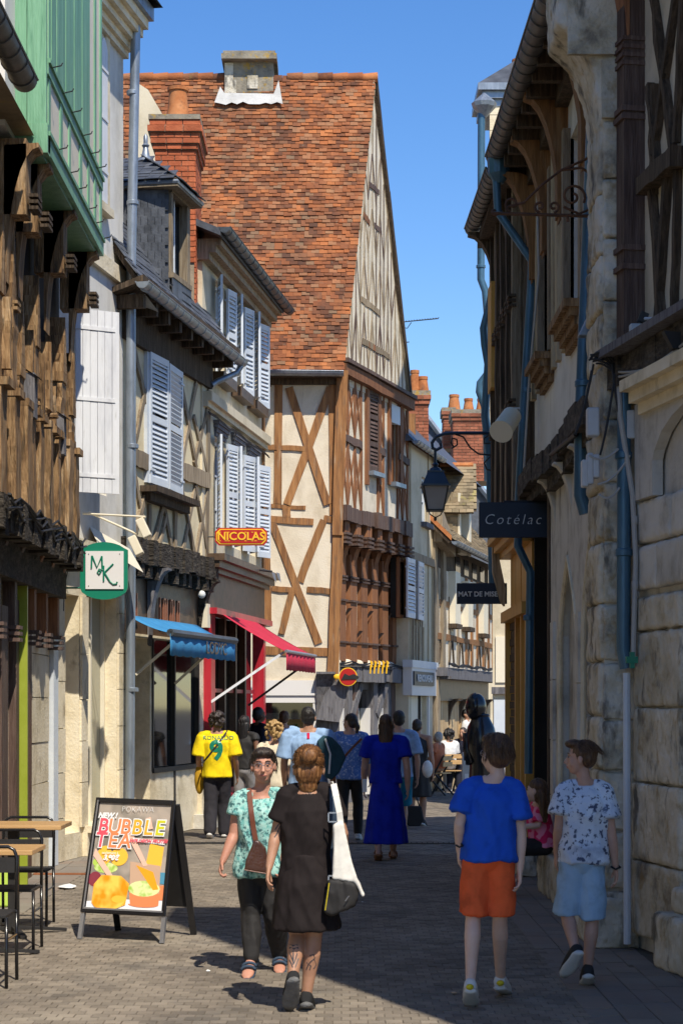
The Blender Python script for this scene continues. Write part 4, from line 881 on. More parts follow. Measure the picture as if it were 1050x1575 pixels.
# street wall studs: crossed thin timbers
zA, zB, zC = 5.42, 6.7, 7.7
ss = [.1, .42, .78, 1.1, 2.0, 2.3, 3.1, 3.4, 3.68]
for i, s in enumerate(ss): M().beam(RS, (s, 5.35), (s, 7.75), .05, -.04, .014, 4, .008).build('stud', 'red_timber', rh)
for a, b in ((.1, .42), (.42, .78), (.78, 1.1), (2.0, 2.3), (3.1, 3.4), (3.4, 3.68)):
    for z0, z1 in ((5.4, 6.55), (6.72, 7.72)):
        M().beam(RS, (a, z0), (b, z1), .032, -.04, .008, 3, .006).build('brace', 'red_timber', rh); M().beam(RS, (b, z0), (a, z1), .032, -.04, .012, 3, .006).build('brace', 'red_timber', rh)
for a, b in ((.08, 1.1), (2.0, 2.35), (3.1, 3.68)): M().beam(RS, (a, 6.64), (b, 6.60), .13, -.04, .035, 5, .02).build('rail', 'plum_timber', rh)
# jetty: carved bressummer, six big brackets, red oak storey
m = M()
for i in range(16): s = i * ER / 16; m.box(RS, s, s + ER / 16, 5.12 + rnd.uniform(-.02, .02), 5.4 + rnd.uniform(-.03, .02), -.3, .10 + rnd.uniform(-.02, .05))
m.build('bressummer', 'plum_timber', rh)
RJ = Fac(-.035 - .0, 35.0, 1169, 3000, 1)
for i in range(7):
    s = .12 + i * .57
    m = M(); m.box(RS, s, s + .24, 4.72, 5.14, -.5, .06); bracket(m, RS, s + .12, .2, 4.05, 4.9, -.28, .02, n=8, thick=.2); m.build('jetty_bracket', 'red_timber', rh)
    m = M()
    for z in (4.72, 4.80, 4.88): m.box(RS, s - .02, s + .26, z, z + .04, -.1, .10)
    m.build('carved_boss', 'plum_timber', rh)
wall(RS, 0, ER, 2.3, 5.15, [], 'oak_storey_wall', 'red_timber', rh, -.9, -.33)
for i in range(7):
    s = .04 + i * .575; w_ = .34
    m = M().beam(RS, (s + w_ / 2, 2.62), (s + w_ / 2, 4.6), w_, -.4, -.25, 5, .012)
    o = m.build('oak_post', 'red_timber', rh); m = M()
    for z in (2.95, 3.72, 4.1, 4.16): m.box(RS, s - .02, s + w_ + .02, z, z + .035, -.4, -.21)
    m.build('moulding', 'plum_timber', o)
    if i < 6:
        M().box(RS, s + w_ + .03, s + w_ + .14, 2.55, 3.1 + .55 * (i % 3), -.4, -.3).build('plaster_strip', 'white_plaster', rh)
        M().add([RS.W(s + w_ + .0, 3.2 + .4 * (i % 2), -.2), RS.W(s + w_ + .2, 3.2 + .4 * (i % 2), -.2), RS.W(s + w_ + .16, 3.05 + .4 * (i % 2), -.32), RS.W(s + w_ + .04, 3.05 + .4 * (i % 2), -.32)], [(0, 1, 2, 3)]).build('ledge', 'plum_timber', rh)
        M().ell(RS.W(s + w_ + .1, 2.58, -.28), (.12, .12, .08), 6, 8).build('plaster_foot', 'white_plaster', rh, smooth=True)
m = M()
for i in range(12): s = i * ER / 12; m.box(RS, s, s + ER / 12, 2.25 + rnd.uniform(-.03, .02), 2.52 + rnd.uniform(-.03, .03), -.5, -.14 + rnd.uniform(-.03, .03))
m.build('sill_beam', 'grey_timber', rh)
for k in range(3): pipe('cable', [RS.W(-.1 + i * .35, 2.52 + .03 * math.sin(i * 2 + k) + .03 * k, -.12) for i in range(12)], .015, 'cable', rh, n=5)
# ground floor on the street side
wall(RS, 0, ER, 0, 2.28, [(.42, 1.05, .1, 2.15), (1.75, 2.45, .1, 2.1), (2.75, 3.15, .1, 2.1)], 'shop_front', 'grey_timber', rh, -.6, -.36)
for a, b in ((.42, 1.05), (1.75, 2.45), (2.75, 3.15)):
    f = M().box(RS, a, a + .07, .1, 1.75, -.5, -.32).box(RS, b - .07, b, .1, 1.75, -.5, -.32).build('shop_window', 'sign_cream', rh); M().box(RS, a + .07, b - .07, .1, 1.7, -.52, -.5).build('pane', 'pale_glass', f); M().box(RS, a, b, 1.75, 2.2, -.56, -.5).build('dark_room', 'dark_interior', f)
for s in (.15, 1.2, 1.5, 2.55, 3.3, 3.55): M().beam(RS, (s, 0), (s, 2.3), .22, -.4, -.25, 4, .012).build('post', 'plum_timber' if s in (1.5, 3.55) else 'grey_timber', rh)
for s in (1.25, 2.6):
    m = M(); m.beam(RS, (s, 1.6), (s + .5, 2.2), .16, -.4, -.22, 3, .01); m.build('brace', 'grey_timber', rh)
# the tile roof
eL, eR = Vector((-3.95, 34.68, 7.72)), Vector((.02, 34.68, 7.72)); rR = RS.W(rs, rz, .06); rL = Vector((-4.2, rR.y, rz + .03))
tiled(rh, eL, eR, rR, rL, .15, .078, .022, 'roof_tile', 300, sag=.05, jit=.012, name='roof_tile', wave=.035, order=lambda p: p.z if p.x > -1.62 else 99)
M().add([rL, rR, RS.W(ER, 7.7, .06), Vector((-2.5, 38.9, 7.7))], [(0, 1, 2, 3)]).build('back_roof', 'far_tile', rh)
for i in range(17):
    x = -4.1 + i * .28
    if -2.35 < x < -1.25: continue
    M().tube([(x, rR.y, rz + .0 + .01 * (i % 2)), (x + .30, rR.y, rz + .012)], [.085, .1], 10).build('ridge_tile', 'roof_tile' if x < .2 else 'terracotta', rh, smooth='auto')
gutter([(-1.75, 34.6, 7.74), (.04, 34.6, 7.72)], .085, rh, 'zinc')
M().box(RF, 1.5, xr + .05, 7.66, 7.72, -.2, .32).build('soffit', 'dark_timber', rh)
# ridge chimney
c0, c1 = at(345, 0, 36.3).x, at(420, 0, 36.3).x; zc = at(0, 92, 36.3).z
rc_ = thing('chimney', ((c0 + c1) / 2, 36.3, 12.6), 'squat grey stone chimney with yellow lichen on the ridge of the tall tile roof', 'chimney')
M().wbox(c0, c1, 36.42, 37.2, 12.6, zc).build('stack', 'lichen_stone', rc_)
SC = Fac(c0, 36.42, 1, 0, 1); 
for i, (a, b, z0, z1) in enumerate(((.0, .22, zc - .62, zc - .34), (.0, .16, zc - .34, zc - .02), (.42, .62, zc - .5, zc - .25))): M().box(SC, a, b, z0, z1, 0, .02).build('stone', 'old_stone', rc_)
M().wbox(c0 - .05, c1 + .07, 36.22, 37.2, zc, zc + .1).build('cap', 'lichen_stone', rc_); M().wbox(c0 - .02, c1 + .04, 36.26, 37.15, zc + .1, zc + .16).build('cap_edge', 'lichen_stone', rc_)
m = M(); zz = at(0, 152, 36.3).z
vs = []
for i in range(13):
    t = i / 12; x = c0 - .18 + (c1 - c0 + .36) * t; vs.append((x, zz - .1 + rnd.uniform(-.04, .04)))
top = [(c1 + .1, zz + .38), (c1 + .01, zz + .1), (c0, zz + .12), (c0 - .08, zz + .25)]
roofY = lambda z: 34.68 + (z - 7.72) / (rz - 7.72) * (rR.y - 34.68) - .12
m.add([(x, roofY(z), z) for x, z in vs + top], [tuple(range(len(vs) + 4))]);  m.build('mortar_skirt', 'white_mortar', rc_)
# ---------------- far houses on the right bend ----------------
B1 = Fac(1.32, 38.5, 705, 3000, 1)
b1 = thing('town_house', (1.7, 40, 0), 'narrow cream house with half-open shutters above the white-fronted shop', 'house')
hA = rc(B1, 622, 647, 862, 952); hB = rc(B1, 648, 657, 735, 805)
wall(B1, 0, 2.65, 0, at(0, 690, 39.5).z, [hA, hB, (.2, 1.9, .1, 2.0)], 'wall', 'cream_plaster', b1, -3, 0)
window(B1, hA, b1, 'red_timber', 'dark_glass', .14, 1, 1); window(B1, hB, b1, 'grey_paint', 'grey_glass', .1, 1, 2)
wd = (hA[1] - hA[0]); shutter_to(B1.W(hA[0] - .02, 0, .05).xy, wd * .42, 628, hA[2], hA[3], b1, B1.n, mat='white_paint', lw=.04, far=True); shutter_to(B1.W(hA[1], 0, .05).xy, wd * .42, 641, hA[2], hA[3], b1, B1.n, mat='white_paint', lw=.04, far=False)
M().box(B1, hA[0] + wd * .3, hA[1] - .3, hA[2], hA[3], -.12, -.08).build('inner_shutter', 'orange_timber', b1)
M().box(B1, hB[0] - .08, hB[1] + .08, hB[2] - .1, hB[2], 0, .12).build('window_sill', 'grey_timber', b1)
for s in (.12, .5, 1.1, 1.55, 2.05, 2.5):
    M().beam(B1, (s, 2.7), (s, 3.4 if .3 < s < 2 else 7), .1, -.03, .02, 3, .008).build('stud', 'pale_timber', b1)
for s in (.25, .4, .6, .75, .95, 1.15, 1.35): M().beam(B1, (s, 2.7), (s + .05, 3.55), .05, -.03, .02, 2, .006).build('stud', 'weathered_timber', b1)
M().box(B1, 0, 2.65, 4.7, 4.86, -.03, .06).build('rail', 'weathered_timber', b1)
M().box(B1, -.05, 2.6, 2.0, 2.55, -.1, .08).build('fascia', 'sign_cream', b1); M().box(B1, -.1, 2.7, 2.55, 2.7, -.1, .10).build('shop_cornice', 'grey_paint', b1)
nb = M().box(B1, .05, 2.2, 2.2, 2.48, .08, .11); nbo = nb.build('name_board', 'navy_sign', b1)
text('RENOUVEAU', B1.W(1.12, 2.34, .125), .2, 'sign_white', nbo, ax=B1.d.to_3d(), bold=.005, sx=1.4)
M().box(B1, .25, .75, .2, 2.0, -.2, -.15).build('shop_window', 'green_glass', b1); M().box(B1, .75, 1.9, .1, 2.0, -.2, -.1).build('shop_window', 'cream_paint', b1); M().box(B1, 1.5, 1.56, .1, 2.0, -.1, -.05).build('door_edge', 'iron', b1); M().box(B1, 1.95, 2.05, .1, 2.0, -.05, .04).build('pilaster', 'sign_cream', b1)
zt = at(0, 690, 39.5).z
gutter([B1.W(-.2, zt, .18), B1.W(2.9, zt, .18)], .07, b1, 'zinc')
M().add([B1.W(-.2, zt, .15), B1.W(8.2, zt, .15), B1.W(8.2, zt + 2.6, -2.4), B1.W(-.2, zt + 2.6, -2.4), B1.W(-.2, zt - .1, -5), B1.W(8.2, zt - .1, -5)], [(0, 1, 2, 3), (3, 2, 5, 4), (0, 3, 4), (1, 5, 2)]).build('roof', 'slate', b1)
M().box(B1, -.15, 8.2, zt + 2.55, zt + 2.66, -2.5, -2.3).build('ridge', 'zinc', b1)
def brick_stack(x0p, x1p, yt, yb, Y, D, pots, label, mt='brick_dull', skew=0):
    x0, x1 = at(x0p, 0, Y).x, at(x1p, 0, Y).x; zt, zb = at(0, yt, Y).z, at(0, yb, Y).z
    t = thing('chimney', ((x0 + x1) / 2, Y, zb), label, 'chimney')
    M().wbox(x0 + .01, x1 - .01, Y + .01, Y + D, zb, zt).build('mortar_core', 'mortar', t)
    course_bricks(t, Fac(x0, Y, 1, 0, 1), 0, x1 - x0, zb, zt - .3, 0, mt); course_bricks(t, Fac(x1, Y, 0, 1, 1), 0, D, zb, zt - .3, 0, mt); course_bricks(t, Fac(x0, Y, 0, 1, -1), 0, D, zb, zt - .3, 0, mt)
    for a, b, e in ((zt - .3, zt - .2, .04), (zt - .2, zt - .1, .07)):
        course_bricks(t, Fac(x0 - e, Y - e, 1, 0, 1), 0, x1 - x0 + 2 * e, a, b, 0, mt); M().wbox(x0 - e + .01, x1 + e - .01, Y - e + .01, Y + D, a, b).build('corbel', 'mortar', t)
    M().wbox(x0 - .06, x1 + .06, Y - .06, Y + D + .05, zt - .1, zt).build('cap', 'lichen_stone', t)
    for px, ph, r in pots:
        c = at(px, 0, Y + .3).x; M().lathe((c, Y + .3, zt - .02), [(r * 1.25, 0), (r * 1.2, .08), (r * .9, ph - .08), (r, ph - .07), (r, ph), (r * .75, ph), (r * .7, ph * .4)], 14).build('chimney_pot', 'terracotta', t, smooth='auto')
    return t
brick_stack(628, 658, 601, 700, 43, .8, [(637.5, .52, .1), (650, .38, .11)], 'red brick chimney with two unequal clay pots beside the tall gable')
M().wbox(at(628, 0, 40.6).x, at(639, 0, 40.6).x, 40.6, 41.2, at(0, 680, 40.6).z, at(0, 636, 40.6).z).build('flue_box', 'orange_timber', b1)
brick_stack(697, 760, 630, 740, 52, 1.2, [(720, .36, .12), (740, .36, .12)], 'wide red brick chimney stack with clay pots above the slate roofs')
brick_stack(682, 697, 627, 690, 53.5, .8, [(698, .42, .14)], 'slim weathered brick chimney joined to the left of the wide stack')
# slate roofs behind
bs = thing('slate_roof_house', (4, 56, 0), 'house behind with long blue-grey slate roof sloping under the brick chimneys', 'house')
Y = 55
m = M(); A_, B_, C_, D_ = at(612, 790, Y), at(830, 900, Y - 3), at(800, 860, Y + 1), at(640, 600, Y + 1)
m.ext([at(600, 800, Y), at(860, 1000, Y), at(790, 815, Y), at(735, 745, Y), at(655, 640, Y), at(640, 640, Y)], (0, .3, 0)); m.build('roof', 'slate', bs)
M().tube([at(655, 640, Y - .1), at(735, 745, Y - .1), at(790, 815, Y - .1)], .09, 6).build('zinc_ridge', 'zinc', bs)
M().wbox(1.5, 9, 56, 60, 0, 8).build('wall', 'cream_plaster', bs)
# timbered house with mossy tile roof
B2 = Fac(1.92, 41.0, 705, 3000, 1); E_ = 8.1
b2 = thing('half_timbered_house', (3, 45, 0), 'low half-timbered house with mossy brown tile roof and a tall shingled dormer', 'house')
zE = at(0, 836, 42).z
wall(B2, 0, E_, 2.55, zE, [], 'wall', 'white_plaster', b2, -3, 0)
M().box(B2, 0.4, E_, zE - .55, zE, -.05, .01).build('dark_eave_band', 'dark_timber', b2)
for i in range(5): M().box(B2, 2.6 + i * 1.15, 3.2 + i * 1.15, zE - .5, zE - .15, .0, .03).build('window', 'dark_glass', b2)
M().beam(B2, (.12, 2.4), (.12, zE), .3, -.05, .05, 5, .03).build('post', 'weathered_timber', b2); M().beam(B2, (.95, 2.6), (1.0, zE), .34, -.05, .08, 6, .03).build('carved_post', 'weathered_timber', b2)
m = M(); m.ext([B2.W(-.1, zE + .65, .02), B2.W(1.5, zE - .05, .02), B2.W(1.5, zE - .25, .02), B2.W(-.1, zE - .05, .02)], B2.n.to_3d() * .2); m.build('jowl', 'weathered_timber', b2)
for i, px in enumerate((672, 681, 690, 703, 716, 724, 733, 742, 750, 757)):
    s = B2.S(px); M().beam(B2, (s, 2.7), (s, zE - .55), .24 if i > 3 else .15, -.03, .03, 3, .015).build('stud', 'orange_timber' if i > 3 else 'weathered_timber', b2)
for i in range(12): s = .6 + i * .62; M().beam(B2, (s, 2.7), (s + .22 * (-1) ** i, 3.25), .07, -.03, .035, 2, .008).build('short_brace', 'dark_timber', b2)
M().beam(B2, (.4, 3.28), (E_, 3.28), .12, -.03, .04, 8, .015).build('rail', 'orange_timber', b2); M().beam(B2, (.4, 4.0), (E_, 4.0), .12, -.03, .025, 8, .015).build('rail', 'orange_timber', b2)
for px, z0, z1 in ((693, 960, 880), (713, 965, 895), (737, 975, 925)):
    s = B2.S(px); a, b = B2.hit(px, z0)[1], B2.hit(px, z1)[1]; M().box(B2, s - .33, s + .33, a, b, 0, .16).build('oriel_panel', 'cream_paint', b2); M().box(B2, s - .36, s + .36, a - .1, a, 0, .2).build('oriel_ledge', 'dark_timber', b2)
m = M(); m.box(B2, 0, E_, 2.42, 2.6, -.1, .3); m.box(B2, .2, E_, 2.36, 2.42, -.1, .36); m.build('shop_cornice', 'grey_timber', b2)
for k in range(3): pipe('cable', [B2.W(.1 + i * .6, 2.66 + .04 * math.sin(i * 1.9 + k), .32) for i in range(13)], .018, 'cable', b2, n=5)
M().box(B2, .3, E_ - 1.0, 1.9, 2.38, -.1, .06).build('fascia', 'oak_shop', b2)
for i in range(12): s = .25 + i * .64; M().box(B2, s, s + .62, 0, 1.9, -.12, -.04 + .02 * (i % 2)).build('plank', 'raw_wood', b2)
for s in (2.1, 3.5, 5.3, 6.9):
    m = M(); bracket(m, B2, s, .14, 1.4, 1.95, -.02, .25, thick=.12); m.build('bracket', 'dark_timber', b2)
m = M(); m.box(B2, .05, .3, 0, 2.4, -.05, .1); m.build('post', 'weathered_timber', b2)
A_, B__ = B2.W(-.2, zE - .02, .45), B2.W(E_ + .3, zE - .05, .45); C_, D_ = B2.W(E_ + .3, zE + 2.3, -1.9), B2.W(-.4, zE + 2.3, -1.9)
tiled(b2, A_, B__, C_, D_, .17, .1, .02, 'far_tile', 300, sag=.05, name='roof_tile', jit=.01)
M().add([A_ + Vector((-.02, -.02, .08)), A_ + Vector((-.02, -.02, -.03)), D_ + Vector((-.02, -.02, -.03)), D_ + Vector((-.02, -.02, .1))], [(0, 1, 2, 3)]).build('verge_tiles', 'terracotta', b2)
gutter([B2.W(-.2, zE - .06, .5), B2.W(E_ + .3, zE - .1, .5)], .07, b2, 'zinc')
# its dormer
Y = 43.5; x0, x1 = at(676, 0, Y).x, at(716, 0, Y).x; z0, z1 = at(0, 850, Y).z, at(0, 758, Y).z; xm = at(704, 0, Y).x
M().wbox(x0 - .3, xm, Y, Y + 1.6, z0, z1).build('dormer_cheek', 'far_tile', b2)
out = []
for r in range(12):
    for c in range(5): out.append(Matrix.Translation((x0 - .2 + c * .17 + (r % 2) * .07, Y - .015, z0 + (r + .5) * (z1 - z0) / 12)) @ Matrix.Rotation(R(8), 4, 'X') @ Matrix.Diagonal((.16, .02, (z1 - z0) / 12 * 1.3, 1)))
out = [o for o in out if o.translation.x < xm - .05]
pieces('shingle', (1, 1, 1), 'far_tile', out, b2, 300)
DF2 = Fac(xm, Y, 705, 3000, 1); m = M(); m.box(DF2, 0, .16, z0, z1, -.1, .04); m.box(DF2, 1.2, 1.36, z0, z1, -.1, .04); m.box(DF2, 0, 1.36, z0, z0 + .12, -.1, .06); m.build('dormer_frame', 'cream_paint', b2)
M().box(DF2, .16, 1.2, z0, z1, -.6, -.25).build('dark_room', 'dark_interior', b2); M().box(DF2, .9, 1.18, z0, z1 - .1, -.2, .1).build('dormer_shutter', 'cream_paint', b2)
e0, e1 = at(672, 787, Y - .15), at(728, 787, Y - .15); r0, r1 = at(676, 716, Y + .7), at(727, 716, Y + .7)
tiled(b2, e0, e1, r1, r0, .16, .1, .018, 'far_tile', 120, name='shingle')
m = M(); m.ext([e1, r1, r1 + Vector((.0, .9, -.9))], (.06, 0, 0)); m.build('dormer_gable', 'dark_timber', b2); M().tube([r0, r1], .07, 8).build('ridge_tile', 'terracotta', b2)
# far pale building closing the bend
B3 = Fac(2.5, 57, 3, 1, 1)
b3 = thing('town_house', (3, 58, 0), 'pale rendered building closing the far end of the street', 'house')
wall(B3, -3, 10, 0, 6.5, [], 'wall', 'cream_plaster', b3, -2, 0)
# tv antenna
an = thing('tv_antenna', at(616, 600, 44), 'thin television antenna against the sky right of the gable', 'antenna')
M().tube([at(617, 610, 44), at(617, 503, 44)], .018, 6).build('mast', 'iron', an)
m = M(); a, b = at(612, 496, 44), at(674, 490, 44); m.tube([a, b], .012, 5)
for i in range(16): q = a.lerp(b, i / 15); m.tube([q - Vector((0, .2, .02)), q + Vector((0, .2, .06))], .008, 4)
m.tube([at(617, 503, 44), at(626, 505, 44), at(632, 496, 44)], .01, 5); m.build('boom', 'iron', an)
M().tube([at(612, 528, 44), at(629, 526, 44)], .012, 5).build('lower_arm', 'iron', an)
# ---------------- right side ----------------
GR = 'blue_pipe'
# R0: tall gable beyond the frame, casts the near shade
R0 = Fac(2.1, 0, 0, 1, -1)
r0 = thing('tall_house', (3, 9, 0), 'tall house at the right edge whose gable shades the street', 'house')
m = M(); m.prism(R0, [(7.35, 0), (7.35, 12.9), (8.4, 12.9), (10.1, 10.4), (11.7, 8.7), (11.7, 0)], -1.0, 0); m.build('wall', 'grey_render', r0)
M().box(R0, 8.0, 9.2, 0, 2.3, 0, .05).build('door', 'oak_shop', r0)
# R1: stone ground floor, timber above
R1 = Fac(2.62, 11.85, -.166, .986, -1); S1 = 2.69     # ends at (2.17,14.5)
st = thing('stone_house', (2.7, 13, 0), 'nearest right-hand house with stone arches below and crossed dark timbers above', 'house')
zc = 4.25
wall(R1, 0, S1, 0, 3.95, [(.0, 1.55, .55, 2.62)], 'wall', 'grey_stone', st, -1.2, -.04)
block_cols(st, R1, 1.6, 2.66, .1, 2.6, .03, 'old_stone', .6, .10, rough=.007)
block_cols(st, R1, 0, 2.66, 2.64, 3.3, .03, 'grey_stone', .33, .10, ws=.7, rough=.006)
m = M().box(R1, 0, 1.5, .3, 2.6, -1.0, -.7); m.build('doorway', 'dark_interior', st)
m = M(); m.box(R1, 0, 1.7, 0, .38, -.3, .2); remesh(m, .03, 2, 'door_step', 'old_stone', st, lambda q: .015 * noise.noise(q * 8)); m = M(); m.box(R1, 0, 1.62, .38, .56, -.3, .1); remesh(m, .03, 2, 'door_step', 'old_stone', st, lambda q: .012 * noise.noise(q * 8))
m = M(); n = 10; poly = [(.1, 3.3), (.1, 3.55)] + [(1.1 - 1.0 * math.cos(math.pi * i / n), 3.5 + .38 * math.sin(math.pi * i / n)) for i in range(1, n)] + [(2.1, 3.55), (2.1, 3.3), (2.5, 3.3), (2.5, 4.0), (-.1, 4.0), (-.1, 3.3)]; m.prism(R1, poly, -.02, .06); m.build('arch', 'grey_stone', st)
m = M()
for z, o in ((3.9, .1), (3.98, .17), (4.06, .24)): m.box(R1, -.1, 2.3, z, z + .08, -.1, o)
m.build('cornice', 'pale_stone', st)
wall(R1, 0, S1, 3.95, 9.2, [], 'upper_wall', 'cream_plaster', st, -1.2, -.02)
m = M()
for i in range(10): s = -.1 + i * .285; m.box(R1, s, s + .287, 4.12 + rnd.uniform(-.02, .02), 4.36 + rnd.uniform(-.03, .02), -.1, .2 + rnd.uniform(-.03, .03))
m.build('jetty_beam', 'charred_timber', st)
m = M(); m.box(R1, -.1, S1, 4.36, 4.42, -.1, .3); m.build('lead_drip', 'grey_timber', st)
def rb(lst, mat, wd, o1=.03, nm='beam', n=6):
    for b in lst:
        p = R1.hit(b[0], b[1]); q = R1.hit(b[2], b[3]); M().beam(R1, p, q, b[4] if len(b) > 4 else wd, -.05, o1 + rnd.uniform(0, .01), n, .012, bow=rnd.uniform(-.02, .02)).build(nm, mat, st)
rb([(1004, -20, 1035, 230), (1042, -20, 1006, 240), (1006, 130, 1006, 300), (1050, 0, 1040, 220), (1004, 290, 1022, 545), (1028, 270, 1008, 560), (1042, 262, 1036, 540), (1012, 250, 1000, 130)], 'dark_timber', .055)
rb([(996, 290, 1052, 240, .13)], 'dark_timber', .13, .09)
# carved corner post
po = M(); s = R1.S(981); po.box(R1, s - .09, s + .09, 4.3, 7.4, -.05, .14); po = po.build('corner_post', 'plum_timber', st)
m = M()
for z in (5.0, 5.14, 6.1, 6.16): m.box(R1, s - .105, s + .105, z, z + .04, -.05, .16)
for z in (6.5, 6.56, 6.62, 6.68): m.box(R1, s - .10, s + .10, z, z + .03, -.05, .155)
m.build('carved_collar', 'plum_timber', po)
m = M(); bracket(m, R1, s, .2, 6.7, 7.6, .12, .6, thick=.22, n=8); m.build('jetty_bracket', 'red_timber', st)
M().box(R1, -1, S1 + .2, 7.55, 7.75, -.3, .62).build('upper_jetty', 'dark_timber', st); wall(R1, -1, S1, 7.75, 9.4, [], 'top_wall', 'yellow_plaster', st, -1.5, .55)
M().add([R1.W(-1, 9.35, .75), R1.W(S1, 9.35, .75), R1.W(S1, 11.5, -2), R1.W(-1, 11.5, -2)], [(0, 1, 2, 3)]).build('roof', 'slate', st)
# stone pier with curved corbel
pi = thing('stone_buttress', (2.05, 14.8, 0), 'weathered stone party-wall buttress curving outward under the right-hand eaves', 'buttress')
xL, xR = at(926, 0, 14.5).x, 2.20; PN = Fac(xL, 14.52, 1, 0, 1); PW = Fac(xL, 14.52, 0, 1, -1)
M().wbox(xL + .02, xR, 14.54, 15.3, 0, 6.3).build('core', 'grey_stone', pi)
block_cols(pi, PN, 0, xR - xL - .0, 0, 6.15, .03, 'old_stone', .42, .10, rough=.013); block_cols(pi, PW, 0, .72, 0, 6.15, .03, 'old_stone', .42, .10, rough=.013)
m = M(); n = 9; pts = [(xR, 14.5, 6.1), (xL - .02, 14.5, 6.1)] + [(xL - .02 - .32 * (1 - math.cos(math.pi / 2 * i / n)), 14.5, 6.1 + .75 * math.sin(math.pi / 2 * i / n)) for i in range(1, n + 1)] + [(xL - .34, 14.5, 8.2), (xR, 14.5, 8.2)]
m.ext(pts, (0, .75, 0)); remesh(m, .03, 2, 'corbel', 'old_stone', pi, lambda q: .02 * noise.noise(q * 6) + .012 * noise.noise(q * 17))
for z in (6.15, 6.62, 7.1, 7.6):
    a = xL - .02 - .3 * min(1, max(0, (z - 6.2) / .5)); M().wbox(a + .01, xR - .08, 14.46, 14.5, z + .01, z + .44).build('stone', 'old_stone', pi)
for y0_, y1_ in ((14.45, 14.9), (14.92, 15.35)): rough_block(pi, Matrix.Translation(((xL - .1 + xR) / 2, (y0_ + y1_) / 2, .19)) @ Matrix.Diagonal((xR - xL + .1, y1_ - y0_, .38, 1)), 'old_stone', 'plinth_stone', amp=.02)
# ground-floor gothic stone front
R2 = Fac(2.03, 15.2, 0, 1, -1); U2 = Fac(2.1, 15.2, 0, 1, -1); E2r = 6.3
gs = thing('stone_house', (2.6, 18, 0), 'tall shaded house with two pointed stone arches below grey render', 'house')
def arch_poly(s0, s1, z0, zs, zt, n=8):
    c = (s0 + s1) / 2; L = [(s0, z0), (s0, zs)] + [(s0 + (c - s0) * math.sin(math.pi / 2 * i / n) ** 1.2, zs + (zt - zs) * math.sin(math.pi / 2 * i / n) ** .8) for i in range(1, n)] + [(c, zt)]
    Rr = [(2 * c - a, b) for a, b in L[:-1]][::-1]; return L + Rr
W0, W1 = 0.0, 3.75
wall(R2, W0, W1, 0, 4.0, [], 'wall_core', 'grey_stone', gs, -1, -.5)
# front skin with arches cut: build as columns between arches + spandrel
def arch_wall(fc, s0, s1, zt, arches, o0, o1, nm, mat):
    m = M(); cur = s0
    for (a, b, zs, zp) in arches:
        m.box(fc, cur, a, 0, zt, o0, o1); n = 8; c = (a + b) / 2; ap = arch_poly(a, b, 0, zs, zp, n)[1:-1]; k = len(ap)
        for i in range(k - 1):
            (p0, q0), (p1, q1) = ap[i], ap[i + 1]
            m.hexa([fc.W(p0, q0, o0), fc.W(p1, q1, o0), fc.W(p1, q1, o1), fc.W(p0, q0, o1), fc.W(p0, zt, o0), fc.W(p1, zt, o0), fc.W(p1, zt, o1), fc.W(p0, zt, o1)])
        cur = b
    m.box(fc, cur, s1, 0, zt, o0, o1); return m.build(nm, mat, gs)
A1, A2 = (.08, 1.33, 2.45, 3.3), (1.65, 3.1, 2.45, 3.2)
arch_wall(R2, W0, W1, 4.0, [A1, A2], -.5, 0, 'arched_wall', 'grey_stone')
for a in (A1, A2):
    m = M(); 
    pl_ = arch_poly(a[0] + .02, a[1] - .02, .9, a[2], a[3] - .05); m.prism(R2, pl_, -.16, -.10); m.build('arch_panel', 'grey_stone', gs)
    for e, w_ in ((-.05, .025), (.05, .02)):
        ap = arch_poly(a[0] - e, a[1] + e, .6, a[2], a[3] + e * 1.3); m = M().tube([R2.W(p, q, -.01 if e < 0 else -.06) for p, q in ap], w_, 6); m.build('arch_moulding', 'pale_stone', gs, smooth='auto')
    M().box(R2, a[0], a[1], 0, .9, -.3, -.02).build('stall_wall', 'old_stone', gs); M().box(R2, a[0] - .05, a[1] + .05, .88, 1.0, -.35, .04).build('ledge', 'grey_stone', gs)
for s in (1.49, 3.42):
    block_cols(gs, R2, s - .13, s + .13, .4, 2.6, .03, 'grey_stone', .55, .03)
for k_ in range(7): rough_block(gs, Matrix.Translation(R2.W(.28 + k_ * .57, .2, -.1)) @ Matrix.Diagonal((.42, .56, .4, 1)), 'old_stone', 'plinth_stone', vox=.035, amp=.016)
rough_block(gs, Matrix.Translation((1.95, 20.9, .17)) @ Matrix.Diagonal((.2, .8, .34, 1)), 'old_stone', 'stone_bench', amp=.012)
# dark passage between
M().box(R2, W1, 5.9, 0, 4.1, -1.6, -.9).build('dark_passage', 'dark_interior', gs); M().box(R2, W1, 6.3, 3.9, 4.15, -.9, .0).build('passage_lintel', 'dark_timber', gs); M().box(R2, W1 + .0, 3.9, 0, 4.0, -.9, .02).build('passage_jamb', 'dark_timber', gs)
M().wbox(2.12, 3.4, 21.42, 21.5, 0, 4.1).build('passage_shade_board', 'dark_interior', gs)  # dark board added over the yellow end wall, its colour imitates passage shade
